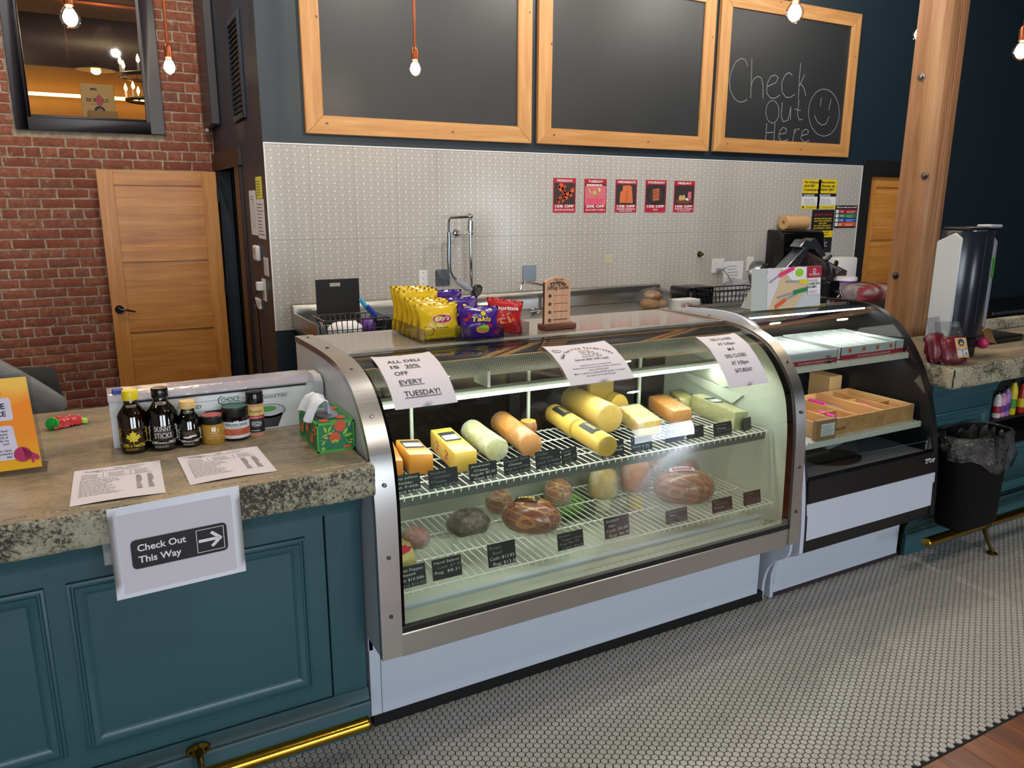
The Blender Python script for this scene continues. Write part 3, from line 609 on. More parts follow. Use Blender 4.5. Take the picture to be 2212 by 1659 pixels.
# drinks in the niche
sh = part(cr_, 'shelf_board', B().box(4.2, 5.54, 2.33, 2.68, .602, .612), 'black_matte')
for i, (px, c, h, lab) in enumerate(((2153, 'candy_white', .135, 'pale drink can with red print at the edge of the dark niche'), (2163, 'candy_pink', .135, 'pink drink can on the dark niche shelf'), (2171, 'candy_lilac', .155, 'lilac drink bottle between the pink can and the yellow bottle'), (2184, 'candy_yellow', .185, 'bright yellow juice bottle in the dark niche'), (2203, 'candy_red', .17, 'dark red drink bottle beside the yellow juice bottle'))):
    q = ony(px, 905, 2.36); x = q.x; t = thing('drink_bottle', lab, 'bottle', (x, 2.37, .612)); r = .024
    part(t, 'body', B().lathe([(r*.9, 0), (r, .006), (r, h*.72), (r*.8, h*.86), (r*.5, h*.95), (r*.5, h)], (x, 2.37, .612), 14), c)
    part(t, 'label_band', B().lathe([(r+.0006, h*.2), (r+.0006, h*.5)], (x, 2.37, .612), 14), ('red_print', 'purple_print', 'purple_print', 'candy_green', 'candy_yellow')[i])
    part(t, 'cap', B().cyl((x, 2.37, .612+h), (x, 2.37, .612+h+.014), r*.52, n=12), 'black_plastic')
# brass foot rails
RY, RZ = 2.09, .168
fr = thing('foot_rail', 'long brass foot rail along the base of the teal counter by the bottles', 'foot rail', (-.8, RY, 0))
part(fr, 'rail', B().tube([(-2.6, RY, RZ), (.62, RY, RZ)], .022, 20), 'brass'); part(fr, 'end_cap', B().lathe([(.022, 0), (.0225, .004), (.018, .012), (.0, .014)], (.62, RY, RZ), 20, (1, 0, 0)), 'brass_dark')
q = ony(428, 1612, 2.265)
def plate(root, x):
    bb = B().lathe([(.036, 0), (.034, .005), (0, .006)], (x, 2.2655, .128), 20, (0, -1, 0), 1, .6); br = part(root, 'bracket', bb, 'brass')
    part(br, 'arm', B().tube([(x, 2.262, .128), (x, 2.225, .122), (x, 2.205, .10), (x, 2.19, .05), (x, 2.15, .035), (x, 2.10, .08), (x, RY, RZ-.018)], [.011, .010, .009, .010, .010, .011, .013], 10), 'brass_dark')
    [part(br, 'screw', B().ball((x+dx, 2.259, .128), .006, .003, .006, 8, 6), 'black_gloss') for dx in (-.023, .023)]
plate(fr, q.x); plate(fr, q.x-1.2)
fr2 = thing('foot_rail', 'brass foot rail on a curved floor foot below the trash can', 'foot rail', (4.6, RY, 0))
part(fr2, 'rail', B().tube([(3.46, RY, RZ), (6.2, RY, RZ)], .023, 20), 'brass'); part(fr2, 'end_cap', B().lathe([(.023, 0), (.0235, .003), (.02, .008), (0, .009)], (3.46, RY, RZ), 20, (-1, 0, 0)), 'brass')
fx = onz(2140, 1195, 0).x
def floor_foot(x):
    bb = B().tube([(x-.05, RY, RZ-.005), (x-.045, RY-.005, .12), (x-.02, RY-.015, .06), (x, RY-.03, .014)], [.016, .012, .008, .009], 10).lathe([(.026, 0), (.026, .006), (.012, .014)], (x, RY-.03, 0), 16); part(fr2, 'foot', bb, 'brass_dark')
    part(fr2, 'collar', B().tube([(x-.075, RY, RZ), (x-.03, RY, RZ)], .0255, 18), 'brass_dark')
floor_foot(fx); floor_foot(fx+1.2)
# ------------------------------------------------------------------ the deli case
DX0, DX1, DZ = .69, 2.575, 1.258
DP = [(3.07, 1.256), (2.80, 1.262), (2.64, 1.262), (2.518, 1.256), (2.446, 1.244), (2.379, 1.226), (2.314, 1.197), (2.25, 1.142), (2.198, 1.078), (2.160, 1.010), (2.138, .903), (2.130, .803), (2.124, .60), (2.118, .352)]
def smooth(pts, n=2):
    for _ in range(n):
        o = [pts[0]]
        for a, b in zip(pts, pts[1:]): o += [tuple(a[i]*.75+b[i]*.25 for i in range(2)), tuple(a[i]*.25+b[i]*.75 for i in range(2))]
        pts = o+[pts[-1]]
    return pts
DPs = smooth(DP, 2)
def offset(pts, d):
    o = []
    for i, p in enumerate(pts):
        a = pts[max(0, i-1)]; b = pts[min(len(pts)-1, i+1)]; tx, ty = b[0]-a[0], b[1]-a[1]; q = math.hypot(tx, ty)
        o.append((p[0]+ty/q*d, p[1]-tx/q*d))       # to the inside (towards +Y, -Z) for a profile running back to front
    return o
def strip(x0, x1, pts, d0, d1, bb=None):
    """shell of a profile between offsets d0 (outer) and d1 (inner), from x0 to x1"""
    bb = bb or B(); a = offset(pts, d0); c = offset(pts, d1); n = len(pts); v = [(x, y, z) for x in (x0, x1) for y, z in a]+[(x, y, z) for x in (x0, x1) for y, z in c]
    f = []
    for i in range(n-1):
        f += [(i, n+i, n+i+1, i+1), (2*n+i, 2*n+i+1, 3*n+i+1, 3*n+i), (i, i+1, 2*n+i+1, 2*n+i), (n+i, 3*n+i, 3*n+i+1, n+i+1)]
    f += [(0, 2*n, 3*n, n), (n-1, 2*n-1, 4*n-1, 3*n-1)]
    return bb.add(v, f)
_t = offset(DPs, .01)
SG = 1 if _t[len(_t)//2][0] > DPs[len(DPs)//2][0] else -1       # sign that goes inward
def dstrip(x0, x1, pts, d0, d1, bb=None): return strip(x0, x1, pts, SG*d0, SG*d1, bb)
dc = thing('deli_case', 'long curved glass deli case with steel bands and white base, full of cheese and ham', 'display case', (1.63, 2.6, 0))
part(dc, 'toe_kick', B().box(DX0+.01, 2.56, 2.275, 3.0, 0, .046), 'black_rubber')
part(dc, 'base_panel', B().box(.732, 2.52, 2.272, 2.30, .046, .43), 'white_panel', bev=.001)
part(dc, 'base_end', B().box(DX0+.002, .730, 2.272, 3.04, .046, .351), 'white_panel', bev=.001)
def end_poly(low): return [(y, z) for y, z in offset(DPs, SG*.004)]+low
part(dc, 'end_panel', B().prism([(DX0, y, z) for y, z in end_poly([(2.272, .352), (2.272, .30), (3.05, .30)])], (.016, 0, 0)), 'white_panel', ang=20)
part(dc, 'end_panel', B().prism([(DX1-.016, y, z) for y, z in end_poly([(2.146, .328), (2.148, .295), (2.155, .272), (2.175, .250), (2.204, .231), (2.235, .203), (2.258, .170), (2.271, .135), (2.279, .099), (2.284, .006), (3.05, .006)])], (.016, 0, 0)), 'white_panel', ang=20)
for xa, xb in ((DX0-.003, .757), (2.512, DX1-.004)):
    c = part(dc, 'steel_cap', dstrip(xa, xb, DPs, -.004, .018), 'steel_band', ang=40)
    xm = (xa+xb)/2
    for y, z, nx, nz in ((3.0, 1.2612, 0, 1), (2.72, 1.2665, 0, 1), (2.43, 1.2415, -.3, 1), (2.235, 1.131, -.8, .6), (2.135, .935, -1, .1), (2.121, .70, -1, 0), (2.1155, .50, -1, 0)):
        part(c, 'screw', B().lathe([(.007, 0), (.006, .003), (0, .0035)], (xm, y, z), 10, (0, nx, nz)), 'screw')
part(dc, 'steel_band', B().box(.757, 2.512, 2.122, 2.15, .342, .424), 'steel_band', bev=.003)
gl_pts = [p for p in DPs if p[0] <= 2.63 and p[1] >= .43]
part(dc, 'front_glass', dstrip(.757, 2.512, gl_pts, .004, .009), 'pane_case', ang=60)
part(dc, 'glass_border', dstrip(.757, .772, gl_pts, .0095, .013, dstrip(2.478, 2.512, gl_pts, .0095, .013)), 'seal_black', ang=60)
hd = [p for p in DPs if 2.455 <= p[0] <= 2.632]
part(dc, 'header_band', dstrip(.772, 2.478, hd, .0095, .0125), 'seal_black', ang=60)
part(dc, 'bottom_seal', B().box(.757, 2.512, 2.124, 2.145, .424, .446), 'black_rubber', bev=.003)
part(dc, 'deck', B().box(.757, 2.512, 2.645, 3.06, 1.238, 1.2575), 'deck_laminate', bev=.002)
part(dc, 'deck_trim', B().box(.757, 2.512, 2.632, 2.646, 1.240, 1.262).box(.757, 2.512, 2.585, 2.598, 1.2605, 1.2645), 'steel_band', bev=.002)
part(dc, 'canopy', B().box(.765, 2.51, 2.50, 2.632, 1.225, 1.236).box(.765, 2.51, 2.632, 3.0, 1.222, 1.236), 'black_matte')
pf = [(2.58, 1.226), (2.60, 1.205), (2.62, 1.175), (2.64, 1.145), (2.665, 1.118), (2.71, 1.10)]
part(dc, 'perforated_panel', strip(.78, 2.30, smooth(pf, 2), 0, -.003), 'perforated_black', ang=60)
lb = part(dc, 'light_bar', B().box(.775, 2.505, 2.575, 2.625, 1.066, 1.080), 'white_liner', bev=.003)
part(lb, 'tube', B().tube([(.80, 2.60, 1.055), (2.49, 2.60, 1.055)], .010, 10), 'tube_light')
part(dc, 'bracket', B().box(1.3, 1.312, 2.58, 2.70, 1.084, 1.15).box(1.9, 1.912, 2.58, 2.70, 1.084, 1.15), 'white_liner')
# liner
li = [(y, z) for y, z in offset(DPs, SG*.02) if z > .42]+[(2.15, .40), (2.98, .40), (2.98, 1.235)]
for xa in (.757, 2.505): part(dc, 'liner_end', B().prism([(xa, y, z) for y, z in li], (.007, 0, 0)), 'white_liner', ang=20)
part(dc, 'well', B().add([(.764, 2.146, .43), (2.505, 2.146, .43), (2.505, 2.20, .412), (.764, 2.20, .412), (2.505, 2.30, .418), (.764, 2.30, .418), (2.505, 2.33, .405), (.764, 2.33, .405), (2.505, 2.95, .40), (.764, 2.95, .40)], [(0, 1, 2, 3), (3, 2, 4, 5), (5, 4, 6, 7), (7, 6, 8, 9)]), 'white_liner', ang=180)
part(dc, 'rear_duct', B().box(.764, 2.505, 2.80, 2.95, .40, .66), 'steel_sink', bev=.004)
part(dc, 'side_bracket', B().prism([(2.49, 2.40, 1.01), (2.49, 2.78, 1.075), (2.49, 2.78, 1.03), (2.49, 2.55, .96)], (.012, 0, 0)).prism([(2.488, 2.42, .95), (2.488, 2.80, .985), (2.488, 2.80, .955), (2.488, 2.48, .90)], (.012, 0, 0)), 'white_liner')
rd = part(dc, 'rear_door', B().box(.764, 1.62, 2.968, 2.974, .70, 1.20), 'pane_dark'); part(rd, 'door_frame', B().box(1.60, 1.64, 2.955, 2.985, .66, 1.23).box(.764, .80, 2.955, 2.985, .66, 1.23).box(.8, 1.6, 2.955, 2.985, .66, .70).box(.8, 1.6, 2.955, 2.985, 1.195, 1.23), 'black_plastic')
rd = part(dc, 'rear_door', B().box(1.62, 2.505, 2.988, 2.994, .70, 1.20), 'pane_dark'); part(rd, 'door_frame', B().box(2.34, 2.505, 2.975, 3.005, .66, 1.23).box(1.64, 1.67, 2.985, 3.005, .66, 1.23).box(1.67, 2.34, 2.985, 3.005, .66, .70).box(1.67, 2.34, 2.985, 3.005, 1.195, 1.23), 'black_plastic')
st = B()
for x in (1.06, 1.60, 2.2): st.box(x, x+.012, 2.79, 2.80, .66, 1.10)
part(dc, 'standard', st, 'white_liner')
def wire_shelf(root, x0, x1, yf, yb, z, n, strip_h):
    bb = B(); r = .0022
    for k in range(n):
        x = x0+(x1-x0)*(k+.5)/n
        bb.tube([(x, yb, z), (x, yf+.002, z), (x, yf-.006, z-.006), (x, yf-.004, z-.017)], r, 5)
    for y in (yf, yf+(yb-yf)*.36, yf+(yb-yf)*.7, yb): bb.tube([(x0, y, z-.005), (x1, y, z-.005)], .0032, 6)
    o = part(root, 'wire_shelf', bb, 'white_wire', ang=60)
    fr_ = B().box(x0, x1, yf+.014, yf+.018, z-.045, z-.012) if strip_h else B()
    for x in (x0+.005, x1-.005): fr_.tube([(x, yf, z-.006), (x, yb, z-.006)], .003, 6)
    part(o, 'shelf_frame', fr_, 'shelf_grey' if strip_h else 'white_wire')
    return o
ZU, ZL = .842, .535
wire_shelf(dc, .78, 2.478, 2.25, 2.70, ZU-.003, 58, True); wire_shelf(dc, .78, 2.478, 2.19, 2.74, ZL-.003, 58, False)
area('deli_tube_a', (1.63, 2.60, 1.05), (1.63, 2.42, .5), 1.7, .03, 12, (.93, 1, .90))
area('deli_front_fill', (1.63, 2.30, 1.10), (1.63, 2.45, .6), 1.6, .03, 6, (.95, 1, .92))  # added fill light inside the front glass, with no tube of its own
# ------------------------------------------------------------------ the second case
TX0, TX1 = 2.60, 3.549
TP_ = [(2.95, 1.277), (2.80, 1.284), (2.70, 1.288), (2.583, 1.280), (2.482, 1.238), (2.386, 1.163), (2.304, 1.060), (2.233, .926), (2.187, .793), (2.153, .639), (2.138, .512), (2.130, .40), (2.128, .285)]
TPs = smooth(TP_, 2)
tc = thing('display_case', 'curved glass black framed case holding knife trays and white paper dividers', 'display case', (3.07, 2.6, 0))
low = [(2.135, .272), (2.19, .243), (2.24, .222), (2.261, .166), (2.273, .119), (2.27, .004), (2.95, .004)]
part(tc, 'end_panel', B().prism([(TX0, y, z) for y, z in offset(TPs, 0)+low], (.022, 0, 0)), 'white_panel', ang=20)
part(tc, 'end_panel', B().prism([(TX1-.014, y, z) for y, z in offset(TPs, SG*.004)+low], (.014, 0, 0)), 'black_plastic', ang=20)
part(tc, 'edge_band', dstrip(TX0+.022, TX0+.036, TPs, 0, .045), 'black_plastic', ang=40); part(tc, 'edge_band', dstrip(TX1-.034, TX1, TPs, 0, .055), 'black_plastic', ang=40)
tg = [p for p in TPs if p[0] <= 2.72 and p[1] >= .60]
part(tc, 'front_glass', dstrip(TX0+.034, TX1-.034, tg, .006, .011), 'pane_case', ang=60)
part(tc, 'sill', B().prism([(TX0+.034, y, z) for y, z in ((2.142, .61), (2.137, .51), (2.20, .51), (2.20, .60))], (TX1-TX0-.068, 0, 0)), 'black_plastic')
part(tc, 'front_panel', B().prism([(TX0+.03, y, z) for y, z in ((2.136, .505), (2.129, .336), (2.16, .336), (2.16, .505))], (TX1-TX0-.05, 0, 0)), 'white_panel', bev=.002)
part(tc, 'lip', B().prism([(TX0+.015, y, z) for y, z in ((2.140, .51), (2.132, .30), (2.138, .275), (2.20, .25), (2.262, .215), (2.31, .215), (2.31, .51))], (TX1-TX0-.03, 0, 0)), 'black_plastic')
part(tc, 'kick_panel', B().box(TX0+.02, TX1-.045, 2.268, 2.285, .026, .236), 'white_panel', bev=.002)
part(tc, 'toe_strip', B().box(TX0+.02, TX1-.02, 2.276, 2.95, 0, .028), 'photo_dark')
part(tc, 'floor_pan', B().box(TX0+.034, TX1-.034, 2.145, 2.92, .585, .60), 'grey_plastic')
part(tc, 'top_rail', B().box(TX0+.01, TX1-.01, 2.86, 2.95, 1.25, 1.283).box(TX0+.034, TX1-.034, 2.60, 2.63, 1.262, 1.272), 'black_plastic', bev=.003)
part(tc, 'top_glass', B().box(TX0+.034, TX1-.034, 2.63, 2.86, 1.274, 1.280), 'pane_case')
part(tc, 'rear_door', B().prism([(TX0+.034, y, z) for y, z in ((2.93, 1.25), (2.88, .60), (2.89, .60), (2.94, 1.25))], (TX1-TX0-.068, 0, 0)), 'dark_glassy')
part(tc, 'rear_door_frame', B().prism([(2.86, y, z) for y, z in ((2.925, 1.25), (2.872, .60), (2.882, .60), (2.93, 1.25))], (.07, 0, 0)).prism([(2.77, y, z) for y, z in ((2.92, 1.25), (2.868, .60), (2.878, .60), (2.925, 1.25))], (.012, 0, 0)), 'black_matte')
def flat_shelf(root, yf, yb, z):
    o = part(root, 'shelf', B().box(TX0+.036, TX1-.036, yf, yb, z-.008, z), 'white_wire', bev=.001)
    bb = B().box(TX0+.036, TX1-.036, yf-.004, yf, z-.026, z-.002)
    for k in range(26): x = TX0+.05+(TX1-TX0-.1)*k/25; bb.box(x, x+.005, yf-.006, yf-.001, z-.002, z+.005)
    part(o, 'shelf_edge', bb, 'white_wire'); return o
SU, SL = 1.066, .742
flat_shelf(tc, 2.345, 2.86, SU); flat_shelf(tc, 2.235, 2.86, SL)
part(tc, 'led_tube', B().box(TX0+.05, TX1-.05, 2.605, 2.615, 1.254, 1.261), 'led_white')
area('case_led', (3.07, 2.58, 1.245), (3.07, 2.5, .5), .85, .02, 3, (.95, .97, 1)); area('case_led_low', (3.07, 2.40, 1.03), (3.07, 2.5, .7), .85, .02, 4, (.95, .97, 1))
s = Sheet(tc, lambda u, v, l=0: Vector((TX0+.034+u, 2.1350-l, .515+v)), .0008); s.text('true', .835, .050, .030, 'white_print', 'C', .0, .3, 3, 'logo'); s.rect(.790, .070, .835, .073, 'white_print', 3, 'logo'); s.done()
s = Sheet(dc, lambda u, v, l=0: Vector((2.36+u, 2.1285-l, .46+v)), .001); s.text('Zoin', 0, 0.01, .022, 'steel_plate', 'L', 0, .3, 1, 'logo'); s.done()
# ------------------------------------------------------------------ things on the walls
FRONT = (0, -1, 0)
def wallsheet(root, p0, lift=.0008, y=None): return Sheet(root, flat((p0.x, p0.y if y is None else y, p0.z), (1, 0, 0), (0, 0, 1), FRONT), lift)
def board(label, x0, x1, z0, z1, fw=.115):
    t = thing('chalkboard', label, 'chalkboard', ((x0+x1)/2, YW, z0), 0, 'chalkboards above the tiled wall'); y0, y1 = YW-.028, YW+.008
    def mitre(a, b_, c, d): return B().prism([(p[0], y0, p[1]) for p in (a, b_, c, d)], (0, y1-y0, 0))
    part(t, 'frame', mitre((x0, z0), (x1, z0), (x1-fw, z0+fw), (x0+fw, z0+fw)), 'pine', bev=.003); part(t, 'frame', mitre((x0, z1), (x1, z1), (x1-fw, z1-fw), (x0+fw, z1-fw)), 'pine', bev=.003)
    part(t, 'frame', mitre((x0, z0), (x0+fw, z0+fw), (x0+fw, z1-fw), (x0, z1)), 'pine_v', bev=.003); part(t, 'frame', mitre((x1, z0), (x1-fw, z0+fw), (x1-fw, z1-fw), (x1, z1)), 'pine_v', bev=.003)
    part(t, 'slate', B().box(x0+fw-.01, x1-fw+.01, YW-.012, YW+.006, z0+fw-.01, z1-fw+.01), 'chalkboard'); return t
board('blank chalkboard in a pine frame behind the lowest pendant bulb', 1.30, 2.95, 2.205, 3.46)
board('blank pine framed chalkboard in the middle of the row', 3.004, 4.665, 2.207, 3.46)
ck = board('pine framed chalkboard chalked Check Out Here with a smiling face', 4.722, 6.405, 2.21, 3.46)
def chalk():
    sx, ox, oy = 340/952, 1540, 0
    def P(a, b): q = ony(ox+a*sx, oy+b*sx, YW-.013); return Vector((q.x, YW-.0135, q.z))
    def arc(cx, cy, rx, ry, a0, a1, n=14): return [(cx+rx*math.cos(math.radians(a0+(a1-a0)*i/n)), cy+ry*math.sin(math.radians(a0+(a1-a0)*i/n))) for i in range(n+1)]
    S = [[(208, 400), (204, 378), (190, 358), (170, 353)]+[(140, 372), (115, 420), (100, 480), (104, 545), (128, 595), (158, 617), (185, 615), (207, 602)],
         [(236, 353), (232, 470), (228, 592)], [(230, 520), (245, 480), (270, 462), (292, 470), (303, 510), (303, 595)],
         [(325, 525), (380, 500), (395, 470), (378, 453), (350, 462), (328, 505), (325, 560), (345, 592), (375, 595), (404, 575)],
         [(480, 456), (460, 438), (435, 455), (416, 500), (418, 555), (440, 588), (465, 590), (494, 572)],
         [(530, 382), (522, 490), (516, 597)], [(555, 452), (522, 520)], [(527, 505), (550, 530), (562, 580)],
         arc(360, 676, 40, 68, -80, 285, 22), [(420, 620), (412, 700), (425, 738), (455, 725), (472, 640), (468, 722)], [(520, 604), (512, 690), (520, 726), (540, 722)], [(494, 660), (530, 668)],
         [(325, 747), (318, 858)], [(375, 747), (368, 858)], [(322, 803), (371, 800)], [(400, 812), (440, 805), (446, 782), (425, 769), (404, 790), (398, 830), (415, 856), (456, 844)],
         [(495, 780), (482, 855)], [(490, 810), (505, 782), (524, 780)], [(535, 820), (572, 812), (578, 790), (560, 780), (538, 800), (532, 840), (552, 860), (582, 850)],
         arc(671, 681, 93, 142, -100, 262, 36), [(655, 590), (650, 640)], [(715, 600), (700, 665)], [(614, 698), (630, 735), (658, 757), (685, 748), (702, 706)]]
    bb = B()
    for s in S:
        for a, c in zip(s, s[1:]):
            p, q = P(*a), P(*c); d = (q-p); n_ = Vector((-d.z, 0, d.x)).normalized()*.0030; e = d.normalized()*.002
            bb.add([p-n_-e, q-n_+e, q+n_+e, p+n_-e], [(0, 1, 2, 3)])
    part(ck, 'chalk_lettering', bb, 'chalk_faint', smooth=False)
chalk()
# posters for each weekday
def poster(px, day, off, l2, kind, label):
    a = ony(px[0], px[1], YW); c = ony(px[2], px[3], YW); w, h = c.x-a.x, a.z-c.z
    t = thing('poster', label, 'poster', (a.x+w/2, YW-.001, c.z)); o = Vector((a.x, YW-.0015, c.z)); fn = flat(o, (1, 0, 0), (0, 0, 1), FRONT)
    card(t, fn, w, h, 'red_print'); s = Sheet(t, fn, .0005); s.rect(.004, .004, w-.004, .006, 'pink_print')
    s.rect(.008, h*.24, w-.008, h*.86, 'photo_dark'); s.text(day, w/2, h*.895, h*.062, 'white_print', 'C', .035, width=w*(.66 if len(day) < 8 else .82))
    r = random.Random(len(day)*7+px[0])
    if kind == 'bacon':
        for k in range(9):
            x = w*r.uniform(.15, .8); z = h*r.uniform(.28, .68); s.line([(x, z), (x+w*r.uniform(-.1, .15), z+h*.09), (x+w*r.uniform(-.05, .2), z+h*.16)], w*.10, 'photo_bacon' if k % 3 else 'orange_print', 2 if k % 3 else 3)
    elif kind == 'deli':
        s.rect(.008, h*.24, w-.008, h*.80, 'photo_ham', 2)
        for k in range(7): s.line([(w*(.12+.11*k), h*.28), (w*(.18+.11*k), h*.42)], w*.05, 'pink_print', 3); s.disc(w*(.15+.1*k), h*(.6+.04*(k % 3)), w*.07, 'turkey_pale' if k % 2 else 'photo_ham', 3)
        s.disc(w*.5, h*.6, w*.06, 'lime_print', 4); s.lines(w*.1, w*.9, h*.8, h*.86, 1, 'white_print', .7, 5, 3)
    elif kind == 'salmon': s.poly([(w*.2, h*.30), (w*.82, h*.29), (w*.74, h*.8), (w*.62, h*.83), (w*.34, h*.82), (w*.32, h*.66), (w*.22, h*.62)], 'photo_salmon', 2); s.line([(w*.5, h*.34), (w*.54, h*.66)], w*.03, 'photo_bacon', 3)
    elif kind == 'brats':
        s.disc(w*.5, h*.55, w*.42, 'ink', 2, ry=h*.29); s.disc(w*.5, h*.55, w*.37, 'photo_dark', 3, ry=h*.25)
        for k in range(6): s.line([(w*.37, h*(.40+.055*k)), (w*.63, h*(.42+.058*k))], w*.085, 'photo_brat', 4)
    else:
        s.disc(w*.5, h*.36, w*.4, 'photo_steak', 2, ry=h*.09); s.disc(w*.32, h*.46, w*.08, 'photo_fry', 3, ry=h*.09); s.disc(w*.47, h*.47, w*.08, 'photo_fry', 3, ry=h*.09); s.rect(w*.68, h*.42, w*.84, h*.66, 'photo_ham', 3); s.disc(w*.66, h*.42, w*.1, 'white_print', 3, ry=h*.04)
    s.text(off, w/2, h*.155, h*.072, 'white_print', 'C', .04, width=w*.82, layer=5); s.text(l2[0], w/2, h*(.065 if len(l2) == 1 else .085), h*.045, 'white_print', 'C', .02, width=w*.85 if len(l2[0]) > 8 else None, layer=5)
    if len(l2) > 1: s.text(l2[1], w/2, h*.03, h*.035, 'white_print', 'C', .01, layer=5, width=w*.6)
    s.done()
poster((1195, 384, 1242.5, 459.5), 'MONDAYS', '15% OFF', ['BACON & SAUSAGE'], 'bacon', 'red MONDAYS poster with fried bacon on the tiled wall')
poster((1262.5, 386, 1308.5, 459.5), 'TUESDAY', '20% OFF', ['SLICED DELI'], 'deli', 'red TUESDAY poster with sliced ham on the tiled wall')
poster((1330, 387.5, 1374, 459), 'WEDNESDAYS', '15% OFF', ['SMOKED SALMON &', 'SMOKED BRISKET'], 'salmon', 'red WEDNESDAYS poster with a salmon fillet on the tiled wall')
poster((1395, 388.5, 1437, 459), 'THURSDAY', '15% OFF', ['BRATS'], 'brats', 'red THURSDAY poster with sausages in a pan on the tiled wall')
poster((1457, 390.5, 1497.5, 458.5), 'FRIDAY', '10% OFF', ['BUFFALO STEAKS', '& ROASTS'], 'steak', 'red FRIDAY poster with steak and fries on the tiled wall')
def wcard(name, label, cat, px0, py0, px1, py1, mat, Y=YW, th=.0012):
    a = ony(px0, py0, Y); c = ony(px1, py1, Y); w, h = c.x-a.x, a.z-c.z; t = thing(name, label, cat, (a.x+w/2, Y-.001, c.z)); fn = flat((a.x, Y-.0014, c.z), (1, 0, 0), (0, 0, 1), FRONT); card(t, fn, w, h, mat, th); return t, Sheet(t, fn, .0006), w, h
def ebt(px0, px1, L, label):
    t, s, w, h = wcard('notice', label, 'notice', px0, 387, px1, 451.5, 'yellow_print')
    for i, x in enumerate(L): s.text(x, w*.06, h*(.87-.125*i), h*.075, 'ink', 'L', .03, .2, width=w*(.82 if i != 1 or len(L[1]) > 9 else .6))
    s.rect(0, h*.42, w, h*.53, 'ink', 1); s.lines(w*.08, w*.9, h*.435, h*.51, 2, 'white_print', .5, 3, 2); s.rect(0, h*.13, w, h*.42, 'paper_white', 1); s.lines(w*.1, w*.9, h*.17, h*.38, 4, 'ink_grey', .3, 8, 2); s.disc(w*.1, h*.06, w*.05, 'ink', 2, ry=h*.03); s.lines(w*.3, w*.9, h*.04, h*.09, 1, 'ink_grey', .4, 2, 2); s.done()
ebt(1735.5, 1768.5, ['We Welcome', 'SNAP EBT', 'Customers'], 'yellow notice reading We Welcome SNAP EBT Customers'); ebt(1769.5, 1803, ['Bienvenidos', 'Clientes de', 'SNAP EBT'], 'yellow notice in Spanish for SNAP EBT beside the English one')
t, s, w, h = wcard('notice', 'tall black warning notice reading DONT DO IT with yellow band', 'notice', 1755, 453, 1794, 545, 'ink')
s.text("DON'T DO IT", w/2, h*.86, h*.055, 'ink_red', 'C', .03, width=w*.8)
for i, x in enumerate(('BUYING OR SELLING', 'SNAP EBT BENEFITS', 'FOR CASH', 'OR ANY BENEFITS', 'IS A FEDERAL CRIME')): s.text(x, w/2, h*(.78-.055*i), h*.032, 'yellow_print', 'C', .03, width=w*(.78 if i != 2 else .35))
s.rect(0, h*.36, w, h*.515, 'yellow_print'); s.text('CALL US FOR', w/2, h*.46, h*.032, 'ink', 'C', .02, width=w*.6, layer=4).text('MORE INFO', w/2, h*.40, h*.032, 'ink', 'C', .02, width=w*.6, layer=4)
s.lines(w*.15, w*.85, h*.05, h*.33, 9, 'white_print', .28, 4); s.done()
t, s, w, h = wcard('notice', 'small hand washing notice with red green blue and orange bands', 'notice', 1805.5, 443.5, 1847.5, 492, 'ink')
s.text('Did you wash your hands?', w/2, h*.885, h*.075, 'white_print', 'C', .02, width=w*.9)
for i, (c, x) in enumerate((('red_print', 'WET'), ('green_print', 'WASH'), ('blue_print', 'RINSE'), ('orange_print', 'DRY'))):
    z = h*(.64-.19*i); s.rect(w*.18, z, w*.98, z+h*.18, c); s.rect(w*.03, z+h*.015, w*.16, z+h*.165, 'paper_white'); s.text(x, w*.21, z+h*.05, h*.075, 'white_print', 'L', .02); s.lines(w*.52, w*.95, z+h*.03, z+h*.15, 2, 'white_print', .3, i)
s.done()
t, s, w, h = wcard('tape_patch', 'faint yellowed tape patch below the weekday posters', 'tape', 1305, 550, 1324, 569, 'old_tape'); s.done()
# sockets, plates, pipe hole
def plate_(name, label, cat, px0, py0, px1, py1, mat, holes, Y=YW):
    a = ony(px0, py0, Y); c = ony(px1, py1, Y); t = thing(name, label, cat, ((a.x+c.x)/2, Y, c.z)); part(t, 'plate', B().box(a.x, c.x, Y-.006, Y, c.z, a.z), mat, bev=.002)
    bb = B()
    for u, v in holes: part(t, 'fixing', B().cyl((a.x+(c.x-a.x)*u, Y-.0065, c.z+(a.z-c.z)*v), (a.x+(c.x-a.x)*u, Y-.004, c.z+(a.z-c.z)*v), .004, n=8), 'ink_grey')
    return t, a, c
plate_('blank_plate', 'white blank wall plate with screws beside the grey square plate', 'wall plate', 904, 584, 923.5, 618, 'white_plastic', [(.5, .85), (.5, .5), (.5, .15)])
plate_('access_plate', 'square grey metal wall plate behind the faucet hose', 'wall plate', 940, 582.5, 971.5, 616.5, 'steel_plate', [(.15, .9), (.85, .1)]); plate_('access_plate', 'square grey metal wall plate above the swivel spout', 'wall plate', 1129, 574.5, 1157.5, 606, 'steel_plate', [(.15, .9), (.85, .1)])
t, a, c = plate_('outlet', 'white wall outlet with a grey cord plugged in', 'outlet', 1538, 559, 1561.5, 589, 'white_plastic', [(.3, .7)])
part(t, 'plug', B().box(a.x+.05, a.x+.10, YW-.035, YW-.006, c.z+.015, c.z+.045), 'grey_plastic', bev=.004)
plate_('outlet', 'white wall outlet half hidden by the slicer knob', 'outlet', 1613, 555, 1626, 585, 'white_plastic', [])
e0 = Vector((a.x+.075, YW-.035, c.z+.03)); pts = [e0, e0+Vector((.04, -.03, .02))]+[ony(x, y, 4.95) for x, y in ((1562, 583), (1572, 594), (1579, 606), (1581, 622), (1581, 650))]
